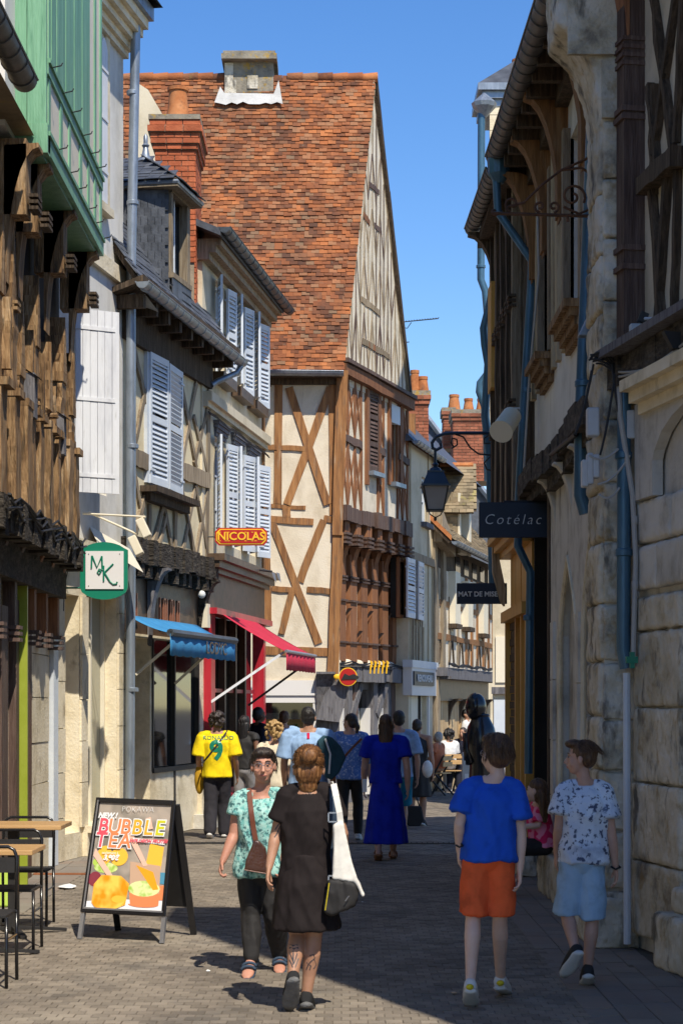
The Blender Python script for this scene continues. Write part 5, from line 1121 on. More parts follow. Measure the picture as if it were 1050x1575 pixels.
# ledge
m = M()
for i in range(13): s = -.1 + i * .5; m.box(R2, s, s + .505, 3.98 + .04 * math.sin(i * .9), 4.2 + .04 * math.sin(i * .9), -.1, .16 + rnd.uniform(-.03, .02)); m.box(R2, s, s + .505, 3.86 + .04 * math.sin(i * .9), 3.98 + .04 * math.sin(i * .9), -.1, .08)
m.build('ledge', 'charred_timber', gs)
for s in (.9, 2.1, 3.4): 
    m = M(); bracket(m, R2, s, .16, 3.4, 3.95, .0, .16, thick=.1); m.build('bracket', 'grey_stone', gs)
wins = [(1.6, 2.7, 5.3, 7.0), (4.1, 5.0, 5.3, 7.0)]
wall(U2, 0, E2r, 4.2, 7.9, wins, 'upper_wall', 'grey_render', gs, -1.5, 0)
for wn in wins:
    window(U2, wn, gs, 'weathered_timber', 'dark_glass', .12, 2, 3)
    m = M()
    for k in range(4): m.box(U2, wn[0] - .1 + k * .03, wn[1] + .1 - k * .03, wn[2] - .08 - k * .07, wn[2] - .01 - k * .07, -.05, .2 - k * .05)
    m.build('window_sill', 'carved_timber', gs)
    M().box(U2, wn[0] - .14, wn[0], wn[2], wn[3] + .1, -.03, .07).build('jamb', 'weathered_timber', gs); M().box(U2, wn[1], wn[1] + .14, wn[2], wn[3] + .1, -.03, .07).build('jamb', 'weathered_timber', gs)
for s in (.5, 1.2, 3.0, 3.5, 3.9, 5.4, 5.9): M().beam(U2, (s, 5.1), (s, 7.5), .16, -.04, .05, 5, .012).build('stud', 'pale_timber', gs)
M().beam(U2, (6.15, 4.2), (6.15, 7.6), .22, -.05, .1, 6, .02).build('post', 'dark_timber', gs)
M().box(U2, 0, E2r, 7.35, 7.6, -.05, .12).build('wall_plate', 'dark_timber', gs)
for s in (1.1, 2.9, 4.3, 5.6):
    m = M(); m.box(U2, s, s + .22, 6.35, 7.5, -.05, .1); bracket(m, U2, s + .11, .2, 6.3, 7.5, .08, .40, thick=.2, n=7); m.build('eave_bracket', 'brown_timber', gs)
GX = 1.69
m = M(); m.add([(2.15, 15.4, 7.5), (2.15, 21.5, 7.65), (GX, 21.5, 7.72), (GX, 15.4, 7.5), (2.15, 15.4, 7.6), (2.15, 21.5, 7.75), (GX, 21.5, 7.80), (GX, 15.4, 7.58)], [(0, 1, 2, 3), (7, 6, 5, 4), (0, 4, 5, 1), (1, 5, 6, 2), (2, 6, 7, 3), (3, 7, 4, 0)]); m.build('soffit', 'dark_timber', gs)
for i in range(12): y = 15.5 + i * .5; M().wbox(GX + .02, 2.1, y, y + .09, 7.36 + i * .012, 7.48 + i * .012).build('rafter_foot', 'dark_timber', gs)
gutter([(GX - .03, 15.35, 7.46), (GX - .03, 21.1, 7.74)], .105, gs, 'slate_gutter', seg=.28)
M().add([(GX, 15.35, 7.6), (GX, 21.5, 7.8), (5, 21.5, 10.2), (5, 15.35, 10.2)], [(0, 1, 2, 3)]).build('roof', 'far_tile', gs)
for i in range(22): y = 15.4 + i * .27; M().wbox(GX - .08, GX + .12, y, y + .25, 7.6 + i * .0095, 7.63 + i * .0095).build('eave_tile', 'far_tile', gs)
# blue downpipes
def bp(pts, r=.05, lab=None, bands=(), grp=None):
    return pipe('downpipe', pts, r, GR, None, bands, label=lab, cat='downpipe', group=grp)
q = lambda px, py, Y: tuple(at(px, py, Y))
bp([q(850, -40, 15.9), q(862, 72, 15.9), q(914, 142, 15.9), q(912, 170, 15.9), q(899, 500, 15.9), q(893, 640, 15.9), q(892, 762, 15.9), q(900, 790, 15.9)], .055, 'thick blue pipe kinked under the eaves beside the stone buttress', [q(913, 175, 15.9), q(896, 590, 15.9)])
bp([q(959, 560, 14.35), q(959, 800, 14.35), q(958, 1000, 14.35), q(963, 1028, 14.35)], .052, 'blue pipe running down between buttress and stone arches', [q(959, 850, 14.35), q(958, 700, 14.35)])
pg = pipe('conduit', [q(963, 1035, 14.33), q(964, 1452, 14.33)], .028, 'grey_paint', None, n=8); tag(pg, 'straight pale grey conduit running to the pavement beside the buttress', 'conduit')
pc = pipe('conduit', [q(950, 565, 14.3), q(953, 640, 14.3), q(972, 760, 14.3), q(977, 860, 14.3), q(973, 1010, 14.3)], .02, 'pale_cable', None, [q(975, 800, 14.3), q(976, 900, 14.3)], n=8); tag(pc, 'thin pale bent conduit climbing beside the blue pipe', 'conduit')
bp([q(762, 262, 20.9), q(765, 325, 20.9), q(817, 400, 20.9), q(816, 440, 20.9), q(804, 640, 20.9), q(797, 775, 20.9), q(796, 840, 20.9), q(815, 880, 20.9), q(812, 1190, 20.9)], .045, 'long slanting blue pipe passing behind the square navy sign', [q(812, 950, 20.9), q(808, 600, 20.9)])
hp = M().lathe(q(767, 268, 20.9), [(.05, -.1), (.12, .0), (.13, .16), (.12, .16)], 12); hp.build('hopper_head', GR, bpy.data.objects[-1] if False else gs)
# yellow shop house
R3 = Fac(2.08, 21.55, 0, 1, -1); E3r = 2.75
ys = thing('shop_house', (2.6, 23, 0), 'weathered timbered house with ochre yellow shopfront on the right', 'house')
zt = at(0, 945, 23).z
wall(R3, 0, E3r, 0, 3.75, [(1.3, 2.6, .5, zt)], 'wall', 'yellow_paint', ys, -1.2, -.06)
for a, b, c, d in ((0, 1.25, 2.95, 3.68), (1.35, 2.7, 2.95, 3.68)): M().box(R3, a, b, c, d, -.06, -.02).build('panel', 'yellow_paint', ys)
for s in (.0, .55, 1.25, 2.6): M().box(R3, s, s + .12, 0, 2.95, -.06, .05).build('shop_post', 'yellow_paint', ys)
m = M(); m.box(R3, -.05, E3r, 2.82, 2.95, -.06, .1); m.build('rail', 'yellow_paint', ys)
M().box(R3, .14, .53, .2, 2.8, -.3, -.1).build('doorway', 'dark_interior', ys)
for i in range(26): z = .32 + i * .096; M().box(R3, 1.4, 2.58, z, z + .088, -.04, -.01 + .012 * (i % 2)).build('shutter_slat', 'dark_timber', ys)
m = M()
for z, o in ((3.62, .1), (3.7, .18), (3.78, .26)): m.box(R3, 0, E3r + .1, z, z + .08, -.1, o)
m.build('cornice', 'yellow_paint', ys)
M().box(R3, .85, 1.2, 1.2, 2.1, -.02, .0).build('poster', 'box_plastic', ys)
U3 = Fac(1.93, 21.55, 0, 1, -1)
wall(U3, 0, E3r + .2, 3.86, 7.75, [], 'upper_wall', 'weathered_timber', ys, -1.5, 0)
for i in range(8):
    s = .05 + i * .38; M().beam(U3, (s, 3.9), (s, 7.6), .17, -.05, .05 + .03 * (i % 2), 6, .02).build('post', 'dark_timber' if i % 2 else 'weathered_timber', ys)
    m = M(); knobs(m, U3, s, 5.1, .06, .17, 2); knobs(m, U3, s, 6.2, .06, .17, 3); m.build('carved_collar', 'dark_timber', ys)
M().box(U3, 2.35, 2.9, 5.7, 7.0, 0, .1).build('yellow_panel', 'yellow_paint', ys)
m = M(); bracket(m, U3, 2.85, .2, 6.9, 7.7, .02, .35, thick=.2); bracket(m, U3, .9, .2, 6.9, 7.7, .02, .3, thick=.2); m.build('eave_bracket', 'dark_timber', ys)
gutter([(1.66, 21.1, 7.62), (1.66, 24.75, 7.85)], .1, ys, 'slate_gutter', seg=.28)
M().add([(1.69, 21.2, 7.8), (1.69, 24.8, 7.95), (5, 24.8, 10.2), (5, 21.2, 10.2)], [(0, 1, 2, 3)]).build('roof', 'far_tile', ys); M().wbox(1.72, 2.5, 21.3, 24.75, 7.6, 7.72).build('soffit', 'dark_timber', ys)
m = M(); pts = [q(757, 835, 24.4), q(775, 838, 24.4), q(768, 862, 24.4), q(777, 905, 24.4), q(776, 932, 24.4), q(770, 925, 24.4), q(758, 880, 24.4)]; m.ext(pts, (0, .2, 0)); m.build('console_bracket', 'weathered_timber', ys)
bp([q(745, 640, 24.9), q(750, 560, 24.9), q(745, 530, 24.9), q(743, 505, 24.9), q(752, 470, 24.9), q(760, 430, 24.9), q(762, 380, 24.9)][::-1] + [q(752, 700, 24.9), q(757, 900, 24.9)], .05, 'blue pipe zigzagging down the far corner beside the street lantern')
# R4 behind: tall stone house
fs = thing('stone_house', (3.2, 36, 0), 'tall cream stone house rising behind the gutter on the right', 'house')
x0 = at(752, 0, 34).x; xl = at(757, 0, 34).x; ztop = at(0, 160, 34).z
F4 = Fac(xl, 34, 1, 0, 1); M().hexa([(xl, 34, 0), (4.1, 34, 0), (4.2, 35.4, 0), (xl + .11, 35.4, 0), (xl, 34, 4.5), (4.1, 34, 4.5), (4.2, 35.4, 4.5), (xl + .11, 35.4, 4.5)]).build('wall', 'cream_plaster', fs)
F5 = Fac(x0, 34, 1, 0, 1); M().hexa([(x0, 34, 4.5), (4.1, 34, 4.5), (4.2, 35.4, 4.5), (x0 + .11, 35.4, 4.5), (x0, 34, ztop), (4.1, 34, ztop), (4.2, 35.4, ztop), (x0 + .11, 35.4, ztop)]).build('upper_wall', 'pale_stone', fs); block_cols(fs, F5, 0, .75, 4.5, ztop, .03, 'pale_stone', .3, .04)
m = M()
for i, z in enumerate((ztop - .05, ztop + .07, ztop + .19)): m.box(F5, -.08 * i - .05, 1.75, z, z + .12, -1.4, .08 * i + .05)
m.build('cornice', 'zinc', fs)
M().hexa([F5.W(-.2, ztop + .31, .2), F5.W(1.8, ztop + .31, .2), F5.W(1.8, ztop + .31, -1.5), F5.W(-.1, ztop + .31, -1.5), F5.W(.5, ztop + .9, -.4), F5.W(1.3, ztop + .9, -.4), F5.W(1.3, ztop + .9, -.9), F5.W(.5, ztop + .9, -.9)]).build('roof', 'slate', fs)
M().lathe(F5.W(.62, ztop + .3, -1), [(.16, 0), (.13, .5), (.16, .55), (.14, .8)], 12).build('chimney_pot', 'terracotta', fs, smooth='auto')
M().box(F4, .05, .35, 2.2, 3.0, 0, .03).build('window', 'cream_paint', fs); M().box(F4, .02, .5, .6, 1.9, 0, .03).build('poster', 'grey_paint', fs); M().box(F4, -.02, .6, 2.0, 2.12, 0, .1).build('shop_cornice', 'grey_timber', fs)
bp([q(740, 165, 33.5), q(739, 430, 33.5), q(746, 448, 33.5), q(752, 520, 33.5)], .065, 'straight blue downpipe against the sky at the far stone house', [q(739, 300, 33.5), q(739, 410, 33.5)])
M().lathe(q(744, 170, 33.5), [(.04, -.12), (.2, .05), (.22, .12), (.02, .3)], 10).build('hopper_head', 'zinc', fs)
bp([q(752, 572, 29), q(738, 590, 29), q(737, 602, 29), q(745, 625, 29), q(748, 660, 29), q(750, 740, 29)], .06, 'short crooked blue pipe just above the lantern bracket')
# wrought iron sign bracket
wb = thing('sign_bracket', q(925, 332, 15.8), 'rusty wrought-iron scroll bracket reaching out over the street', 'bracket')
Yb = 15.75
M().tube([q(755, 328, Yb), q(926, 333, Yb)], .014, 6).build('bar', 'rust_iron', wb)
def spiral(cx, cy, r0, r1, a0, a1, Y, n=22): return [q(cx + (r0 + (r1 - r0) * i / n) * math.cos(R(a0 + (a1 - a0) * i / n)), cy + (r0 + (r1 - r0) * i / n) * math.sin(R(a0 + (a1 - a0) * i / n)), Y) for i in range(n + 1)]
for pts in (spiral(880, 302, 20, 4, 30, -440, Yb), [q(780, 318, Yb), q(805, 312, Yb), q(832, 285, Yb), q(862, 262, Yb), q(893, 258, Yb), q(915, 272, Yb), q(922, 300, Yb), q(915, 318, Yb), q(890, 329, Yb), q(866, 318, Yb)], spiral(787, 314, 12, 2, 100, 520, Yb), spiral(830, 318, 9, 2, 90, 500, Yb), spiral(851, 318, 9, 2, 90, -320, Yb),
            [q(862, 262, Yb), q(900, 245, Yb), q(925, 225, Yb), q(922, 212, Yb), q(910, 210, Yb), q(905, 218, Yb), q(912, 222, Yb)], spiral(760, 326, 6, 2, 0, 320, Yb, 10)): M().tube(pts, .011, 6).build('scroll', 'rust_iron', wb)
M().tube([q(872, 333, Yb), q(873, 341, Yb)], .012, 6).build('hook', 'rust_iron', wb)
# cylindrical spotlight
cl = thing('spotlight', q(790, 640, 20.5), 'cream cylindrical spotlight tilted out from the timbers above the navy sign', 'lamp')
a, b = Vector(q(770, 664, 20.2)), Vector(q(786, 640, 20.5)); M().tube([a, a.lerp(b, .02), b], [.125, .115, .105], 20).build('lamp_body', 'cream_paint', cl, smooth='auto')
M().tube([q(798, 628, 20.6), q(778, 629, 20.5), q(779, 652, 20.3)], .012, 6).build('mount_arm', 'grey_paint', cl)
# floodlight on arm and white boxes
fl_ = thing('floodlight', q(980, 500, 14.2), 'pale wedge-shaped floodlight hung from a white arm at upper right', 'lamp')
M().tube([q(990, 490, 14.1), q(1056, 491, 12.9)], .013, 6).build('arm', 'grey_paint', fl_); M().bar(q(982, 486, 14.1), q(994, 491, 14.1), .07, .07).build('joint', 'iron', fl_)
M().ext([q(969, 497, 14.1), q(991, 497, 14.1), q(991, 510, 14.1), q(977, 540, 14.1), q(969, 535, 14.1)], (0, .09, 0)).build('lamp_head', 'box_plastic', fl_, bevel=.008)
fl2 = thing('floodlight', q(905, 500, 15.5), 'grey trapezoid floodlight pointing down beside the thick blue pipe', 'lamp')
M().ext([q(889, 516, 15.4), q(904, 484, 15.4), q(919, 486, 15.4), q(919, 517, 15.4)], (0, .12, 0)).build('lamp_head', 'zinc', fl2, bevel=.01)
for (a, b, c, d, lab) in ((901, 920, 628, 672, 'upper white junction box on the buttress'), (954, 974, 632, 676, 'white junction box on the blue pipe right of the buttress'), (893, 903, 708, 750, 'leftmost small junction box low on the buttress'), (901, 911, 698, 746, 'taller middle junction box low on the buttress'), (910, 920, 700, 736, 'short rightmost junction box low on the buttress')):
    A = at(a, d, 14.36); B = at(b, c, 14.36); bx = M().wbox(A.x, B.x, 14.3, 14.40, A.z, B.z).build('junction_box', 'box_plastic', None, bevel=.012); tag(bx, lab, 'junction box', 'junction boxes on the buttress')
for k in range(9):
    a = q(905 + rnd.uniform(-3, 20), 552 + rnd.uniform(-6, 8), 14.4); b = q(945 + rnd.uniform(-6, 6), 560 + rnd.uniform(-5, 15), 14.3)
    pc = pipe('cable', catenary(a, b, rnd.uniform(-.08, .02), 8), .008, 'cable', pi, n=5)
for (a, b) in (((912, 560), (886, 660)), ((909, 570), (884, 668)), ((945, 575), (922, 700)), ((918, 745), (968, 700)), ((905, 700), (950, 690)), ((940, 560), (956, 660)), ((920, 760), (952, 750)), ((948, 580), (1060, 520)), ((948, 572), (1060, 535))):
    pipe('cable', catenary(q(*a, 14.3), q(*b, 14.3 if b[0] < 1000 else 12.7), .05, 10), .009, 'pale_cable' if b[0] > 1000 or a[1] > 690 else 'cable', pi, n=5)
pipe('cable', [q(886, 650, 15.7), q(885, 668, 15.7), q(840, 705, 18), q(812, 742, 20.2), q(790, 752, 22)], .022, 'cable', gs, n=6)
pipe('cable', [q(826, 240, 19.8), q(826, 330, 19.8), q(828, 420, 19.8), q(812, 600, 20.2), q(803, 760, 20.4)], .012, 'pale_cable', gs, n=6)
gc = M().wbox(at(961, 0, 14.2).x, at(979, 0, 14.2).x, 14.15, 14.2, at(0, 1020, 14.2).z, at(0, 1010, 14.2).z).wbox(at(967, 0, 14.2).x, at(974, 0, 14.2).x, 14.155, 14.195, at(0, 1028, 14.2).z, at(0, 1003, 14.2).z).build('green_clip', 'sign_green', None); tag(gc, 'small green cross-shaped clip where the blue pipe meets the conduit', 'pipe clip')
pb = M(); pb.ext([q(1020, 508, 12.9), q(1060, 512, 12.9), q(1060, 537, 12.9), q(1034, 535, 12.9)], (0, .1, 0)); tag(pb.build('bird_figure', 'black_matt', None), 'black ragged-edged shape perched on the timber ledge at the right edge', 'ornament')
# ---------------- signs, awnings, lantern ----------------
def hang_sign(name, x0, x1, y0, y1, Y, th, mat, label, cat='sign'):
    t = thing(name, at((x0 + x1) / 2, y1, Y), label, cat)
    A, B = at(x0, y1, Y), at(x1, y0, Y); return t, A, B
t, A, B = hang_sign('hanging_sign', 736, 851, 773, 827, 20, .04, 'navy_sign', 'larger square-cornered navy shop sign with thin slanted white lettering')
b = M().wbox(A.x, B.x, 19.97, 20.03, A.z, B.z).build('board', 'navy_sign', t, bevel=.004)
text('Cotélac', ((A.x + B.x) / 2 - .045, 19.962, (A.z + B.z) / 2 - .0), .15, 'sign_white', t, ext=.003, shear=.25, space=1.32, sx=.95, bold=-.002)
M().tube([(A.x + .25, 20, B.z + .01), (2.1, 20, B.z + .01)], .012, 6).build('arm', 'iron', t)
t, A, B = hang_sign('hanging_sign', 702, 779, 897, 929, 24.6, .04, 'navy_sign', 'smaller navy shop sign with stencil capitals partly behind a timber bracket')
M().wbox(A.x, B.x, 24.58, 24.63, A.z, B.z).build('board', 'navy_sign', t, bevel=.004)
text('MAT DE MISE', (A.x + .015, 24.572, (A.z + B.z) / 2 - .01), .088, 'sign_white', t, ext=.003, align='LEFT', bold=.002, space=1.0, sx=.97)
t, A, B = hang_sign('hanging_sign', 331, 411, 812, 839, 28.9, .05, 'sign_red', 'red sign with yellow edge and yellow capitals over the wine shop')
def oct_(x0, x1, z0, z1, c): return [(x0 + c, z0), (x1 - c, z0), (x1, z0 + c), (x1, z1 - c), (x1 - c, z1), (x0 + c, z1), (x0, z1 - c), (x0, z0 + c)]
for e, th, mt, nm in ((0, .05, 'sign_red', 'board'), (.018, .062, 'sign_yellow', 'yellow_line'), (.032, .072, 'sign_red', 'field')):
    M().ext([(x, 28.9 - th / 2, z) for x, z in oct_(A.x + e, B.x - e, A.z + e, B.z - e, .055)], (0, th, 0)).build(nm, mt, t)
text('NICOLAS', ((A.x + B.x) / 2, 28.86, (A.z + B.z) / 2), .165, 'sign_yellow', t, ext=.003, bold=.003, sx=1.02)
m = M()     # serifs
cx = (A.x + B.x) / 2; cz = (A.z + B.z) / 2
for k, dx in enumerate((-.315, -.225, -.185, .065, .165, .215)):
    for sg in (-1, 1): m.wbox(cx + dx - .016, cx + dx + .018, 29.456, 28.862, cz + sg * .064 - .004, cz + sg * .064 + .004)
m.build('serifs', 'sign_yellow', t)
M().tube([(A.x - .25, 28.9, cz), (A.x, 28.9, cz)], .012, 6).build('arm', 'iron', t)
# green MK sign
t, A, B = hang_sign('hanging_sign', 124, 197, 834, 923, 22.4, .05, 'sign_green', 'green arched sign with white square and green monogram on two green arms')
w2 = B.x - A.x; h2 = B.z - A.z; n = 8
poly = [(A.x + .02, A.z + .09)] + [(A.x + .02 + (w2 - .04) * (i + 1) / (n + 1), A.z + .09 - .085 * math.sin(math.pi * (i + 1) / (n + 1)) ** .7) for i in range(n)] + [(B.x - .02, A.z + .09), (B.x, A.z + .14), (B.x, B.z - .09), (B.x - .04, B.z - .07)] + [(B.x - .04 - (w2 - .08) * (i + 1) / (n + 1), B.z - .07 + .07 * math.sin(math.pi * (i + 1) / (n + 1)) ** .7) for i in range(n)] + [(A.x + .04, B.z - .07), (A.x, B.z - .09), (A.x, A.z + .14)]
M().ext([(x, 22.37, z) for x, z in poly], (0, .06, 0)).build('board', 'sign_green', t)
M().wbox(A.x + .065, B.x - .045, 22.355, 22.37, A.z + .125, B.z - .105).build('panel', 'sign_cream', t)
cx = (A.x + B.x) / 2; cz = (A.z + B.z) / 2
def stroke(pts, r=.012): return [(cx + x, 22.35, cz + z) for x, z in pts]
m = M()
for pts in ([(-.14, .02), (-.135, .16), (-.13, .16)], [(-.13, .16), (-.075, .03), (-.02, .16)], [(-.02, .16), (-.015, .01)], [(-.0, .05), (0, -.13)], [(0, -.04), (.11, .07)], [(.01, -.03), (.07, -.13), (.11, -.165), (.15, -.16), (.155, -.135)], [(-.06, -.01), (-.05, .0), (-.03, -.02), (-.05, -.05), (-.07, -.03), (-.05, .01), (0, .0)]):
    m.tube([(cx + x, 22.35, cz + z + .01) for x, z in pts], .0105, 6)
m.build('monogram', 'sign_green', t)
for dx in (.1, w2 - .09):
    for z in (A.z + .16, B.z - .14): M().ell((A.x + dx, 22.352, z), (.006, .004, .006), 4, 6).build('screw', 'iron', t)
for z in (B.z - .13, A.z + .14): M().tube([(A.x - .28, 22.4, z), (A.x + .02, 22.4, z)], .012, 6).build('arm', 'sign_green', t)
pipe('cable', [at(98, 860, 22.3), at(104, 880, 22.3), at(99, 905, 22.3), at(98, 940, 22.3)], .006, 'cable', t, n=5)
# round red sign with dark silhouette
t = thing('hanging_sign', at(533, 1052, 34.6), 'small round red sign with a dark bird-like silhouette under an iron arm', 'sign')
c = at(535, 1041, 34.6)
for r, th, mt, nm in ((.165, .04, 'sign_yellow', 'rim'), (.15, .05, 'sign_red', 'disc')): M().ext([(c.x + r * math.cos(R(a)), c.y - th / 2, c.z + r * math.sin(R(a))) for a in range(0, 360, 15)], (0, th, 0)).build(nm, mt, t)
M().ext([(c.x - .12, c.y - .04, c.z - .05), (c.x + .18, c.y - .04, c.z - .04), (c.x + .2, c.y - .04, c.z - .0), (c.x + .1, c.y - .04, c.z + .05), (c.x + .02, c.y - .04, c.z + .02), (c.x - .06, c.y - .04, c.z + .06)], (0, .01, 0)).build('silhouette', 'black_matt', t)
M().ell((c.x - .19, c.y, c.z), (.07, .02, .05), 6, 10).build('rim', 'sign_yellow', t, smooth=True); M().tube([at(522, 1025, 34.6), at(556, 1025, 34.6)], .01, 6).build('arm', 'iron', t)
# gold-coloured wicker lettering
t = thing('wall_sign', at(582, 1035, 36.3), 'row of golden cut-out figures mounted under the dark beam', 'sign'); m = M()
for i in range(5):
    x0 = at(569 + i * 6.2, 0, 36.2); z = at(0, 1036, 36.2).z
    m.tube([(x0.x, 36.2, z), (x0.x + .01, 36.2, z + .14), (x0.x + .04, 36.2, z + .2), (x0.x + .01, 36.2, z + .24), (x0.x + .03, 36.2, z + .12)], .016, 5)
m.build('figures', 'sign_yellow', t)
# awnings
def awning(name, label, fc, s0, s1, zt, o1, zb, val, mat, arms, parent=None, sc=0):
    t = thing(name, fc.W((s0 + s1) / 2, zb - val, o1 / 2), label, 'awning')
    a, b, c, d = fc.W(s0, zt, .04), fc.W(s1, zt, .04), fc.W(s1, zb, o1), fc.W(s0, zb, o1); m = M(); n = 10; m_ = 6; vs = []
    for j in range(m_ + 1):
        for i in range(n + 1): u, v = i / n, j / m_; p = a.lerp(b, u).lerp(d.lerp(c, u), v); p.z -= .03 * math.sin(math.pi * v) * (1 + .3 * math.sin(u * 9)); vs.append(p)
    fs = [(j * (n + 1) + i, j * (n + 1) + i + 1, (j + 1) * (n + 1) + i + 1, (j + 1) * (n + 1) + i) for j in range(m_) for i in range(n)]
    m.add(vs, fs); o = m.build('canopy', mat, t, smooth=True, fixn=False); so_ = o.modifiers.new('s', 'SOLIDIFY'); so_.thickness = .006
    m = M(); N = 40; vs = []
    for i in range(N + 1):
        u = i / N; w_ = .012 * math.sin(u * 50) * (1 if sc else .4); p = d.lerp(c, u); p = p + fc.n.to_3d() * w_
        vs += [p, Vector((p.x, p.y, p.z - val * .5)) + fc.n.to_3d() * w_, Vector((p.x, p.y, p.z - val - .008 * math.sin(u * 60)))]
    m.add(vs, [(3 * i + k, 3 * i + 3 + k, 3 * i + 4 + k, 3 * i + 1 + k) for i in range(N) for k in range(2)]); o = m.build('valance', mat, t, smooth=True, fixn=False); so_ = o.modifiers.new('s', 'SOLIDIFY'); so_.thickness = .005
    M().tube([d + Vector((0, 0, .01)), c + Vector((0, 0, .01))], .028, 8).build('front_bar', 'alu', t)
    for sa, za, sb, zb_, mt in arms: M().bar(fc.W(sa, za, .04), fc.W(sb, zb_, o1 - .05), .035, .035).build('arm', mt, t)
    return t, d, c
# pink: from wall (325-345 top) out to (483,1030)
tA, d_, c_ = awning('pink_awning', 'bright pink awning sloping out over the wine shop door', L3, .33, 3.2, 3.24, 1.12, 2.6, .27, 'pink_canvas', [(.0, 1.85, .42, 2.6, 'white_paint'), (3.0, 1.8, 3.1, 2.55, 'iron')])
awb = L2
tB, d_, c_ = awning('blue_awning', 'low blue awning with a lettered valance over the dark glazed shop', L2, .0, 3.3, 2.96, .62, 2.72, .28, 'blue_canvas', [(.4, 2.2, .45, 2.65, 'cream_paint'), (2.2, 2.1, 2.3, 2.6, 'cream_paint')])
text('LODYC', L2.W(2.2, 2.58, .645), .24, 'dark_letter', tB, ax=L2.d.to_3d(), ext=.002, bold=.001, sx=1.35)
M().tube([L2.W(.0, 2.73, .62), L2.W(3.3, 2.73, .62)], .05, 8).build('roller_tube', 'dark_zinc', tB)
# fascia spotlight bar on the wine shop
t = thing('spotlight_bar', L3.W(3.5, 4.1, .3), 'dark spotlight bar with pointed lamps on the wine shop cornice', 'lamp'); M().tube([at(376, 874, 31.5), at(418, 879, 31.8)], .02, 6).build('bar', 'iron', t)
for px in (421, 428): m = M(); m.ext([at(px - 3, 880, 31.8), at(px + 2, 882, 31.8), at(px + 4, 896, 31.8), at(px, 890, 31.8)], (0, .1, 0)); m.build('lamp_head', 'zinc', t)
# street lantern
ln = thing('street_lantern', at(668, 795, 24.6), 'dark blue four-sided street lantern hanging from a scrolled wall arm', 'lantern')
Yl = 24.6
arm = [at(754, 666, Yl), at(700, 666, Yl), at(683, 667, Yl), at(670, 672, Yl), at(664, 681, Yl), at(665, 689, Yl), at(671, 692, Yl), at(678, 688, Yl), at(677, 682, Yl)]
M().tube(arm, .022, 8).build('arm', 'blue_lantern', ln)
for pts in ([at(694, 690, Yl), at(703, 684, Yl), at(702, 676, Yl), at(695, 674, Yl), at(693, 681, Yl), at(697, 687, Yl)], [at(700, 668, Yl), at(712, 672, Yl), at(722, 688, Yl), at(735, 698, Yl), at(754, 700, Yl)], [at(754, 668, Yl), at(744, 674, Yl), at(744, 682, Yl), at(754, 682, Yl)], [at(754, 702, Yl), at(744, 712, Yl), at(748, 722, Yl), at(756, 724, Yl)]): M().tube(pts, .012, 6).build('scroll', 'iron', ln)
cx, zt_, zb_ = at(669, 0, Yl).x, at(0, 748, Yl).z, at(0, 784, Yl).z
M().tube([(cx, Yl, at(0, 690, Yl).z), (cx, Yl, at(0, 716, Yl).z)], .018, 8).build('stem', 'blue_lantern', ln)
def frustum(m, z0, r0, z1, r1): m.hexa([(cx - r0, Yl - r0, z0), (cx + r0, Yl - r0, z0), (cx + r0, Yl + r0, z0), (cx - r0, Yl + r0, z0), (cx - r1, Yl - r1, z1), (cx + r1, Yl - r1, z1), (cx + r1, Yl + r1, z1), (cx - r1, Yl + r1, z1)]); return m
m = frustum(M(), zt_ - .01, .185, zt_ + .015, .185); frustum(m, zt_ + .015, .165, zt_ + .17, .10); frustum(m, zt_ + .17, .105, zt_ + .19, .105); m.lathe((cx, Yl, zt_ + .19), [(.09, 0), (.06, .04), (.025, .06), (.045, .085), (.02, .11)], 10); m.build('lantern_roof', 'blue_lantern', ln)
frustum(M(), zb_, .095, zt_ - .01, .15).build('glass', 'lantern_glass', ln)
m = M()
for sx in (-1, 1):
    for sy in (-1, 1): m.bar((cx + sx * .098, Yl + sy * .098, zb_ - .02), (cx + sx * .155, Yl + sy * .155, zt_), .014, .014)
frustum(m, zb_ - .02, .105, zb_, .105); m.tube([(cx - .1, Yl - .1, zb_), (cx - .07, Yl - .05, zb_ - .06), (cx, Yl, zb_ - .1), (cx + .07, Yl + .05, zb_ - .06), (cx + .1, Yl + .1, zb_)], .008, 6); m.ell((cx, Yl, zb_ - .115), (.02, .02, .03), 6, 8); m.build('frame', 'iron', ln)
# ---------------- A-board ----------------
# bottom feet at (120,1440) and (252,1450); board leans back
ab = thing('pavement_sign', (-1.68, 15.0, 0), 'black A-board on the pavement with an orange bubble tea poster', 'sign')
f0 = Vector((at(120, 0, 15.05).x, 15.05, 0)); f1 = Vector((at(252, 0, 14.75).x, 14.75, 0)); u = (f1 - f0).normalized(); bk = Vector((-u.y, u.x, 0))
TL = at(150, 1227, 15.35); TR = at(272, 1232, 15.05)
def AP(a, b, o=0.0):     # a across 0..1, b up 0..1 on leaning face
    p = f0.lerp(f1, a).lerp(TL.lerp(TR, a), b); nn = u.cross((TL - f0).normalized()).normalized(); return p + nn * o
class ABF:
    @staticmethod
    def W(a, z, o=0.0): return AP(a, z, o)
nA = u.cross((TL - f0).normalized()); sgn = 1 if nA.y < 0 else -1
m = M(); z0 = .185
m.box(ABF, .02, .98, z0, 1.0, 0, -.02 * sgn); m.build('back_board', 'black_gloss', ab)
m = M(); e = .045
for a, b, c, d in ((.0, e, z0, 1), (1 - e, 1, z0, 1), (e, 1 - e, z0, z0 + .035), (e, 1 - e, 1 - .035, 1)): m.box(ABF, a, b, c, d, 0.005 * sgn, .022 * sgn)
m.build('frame', 'black_gloss', ab, bevel=.004)
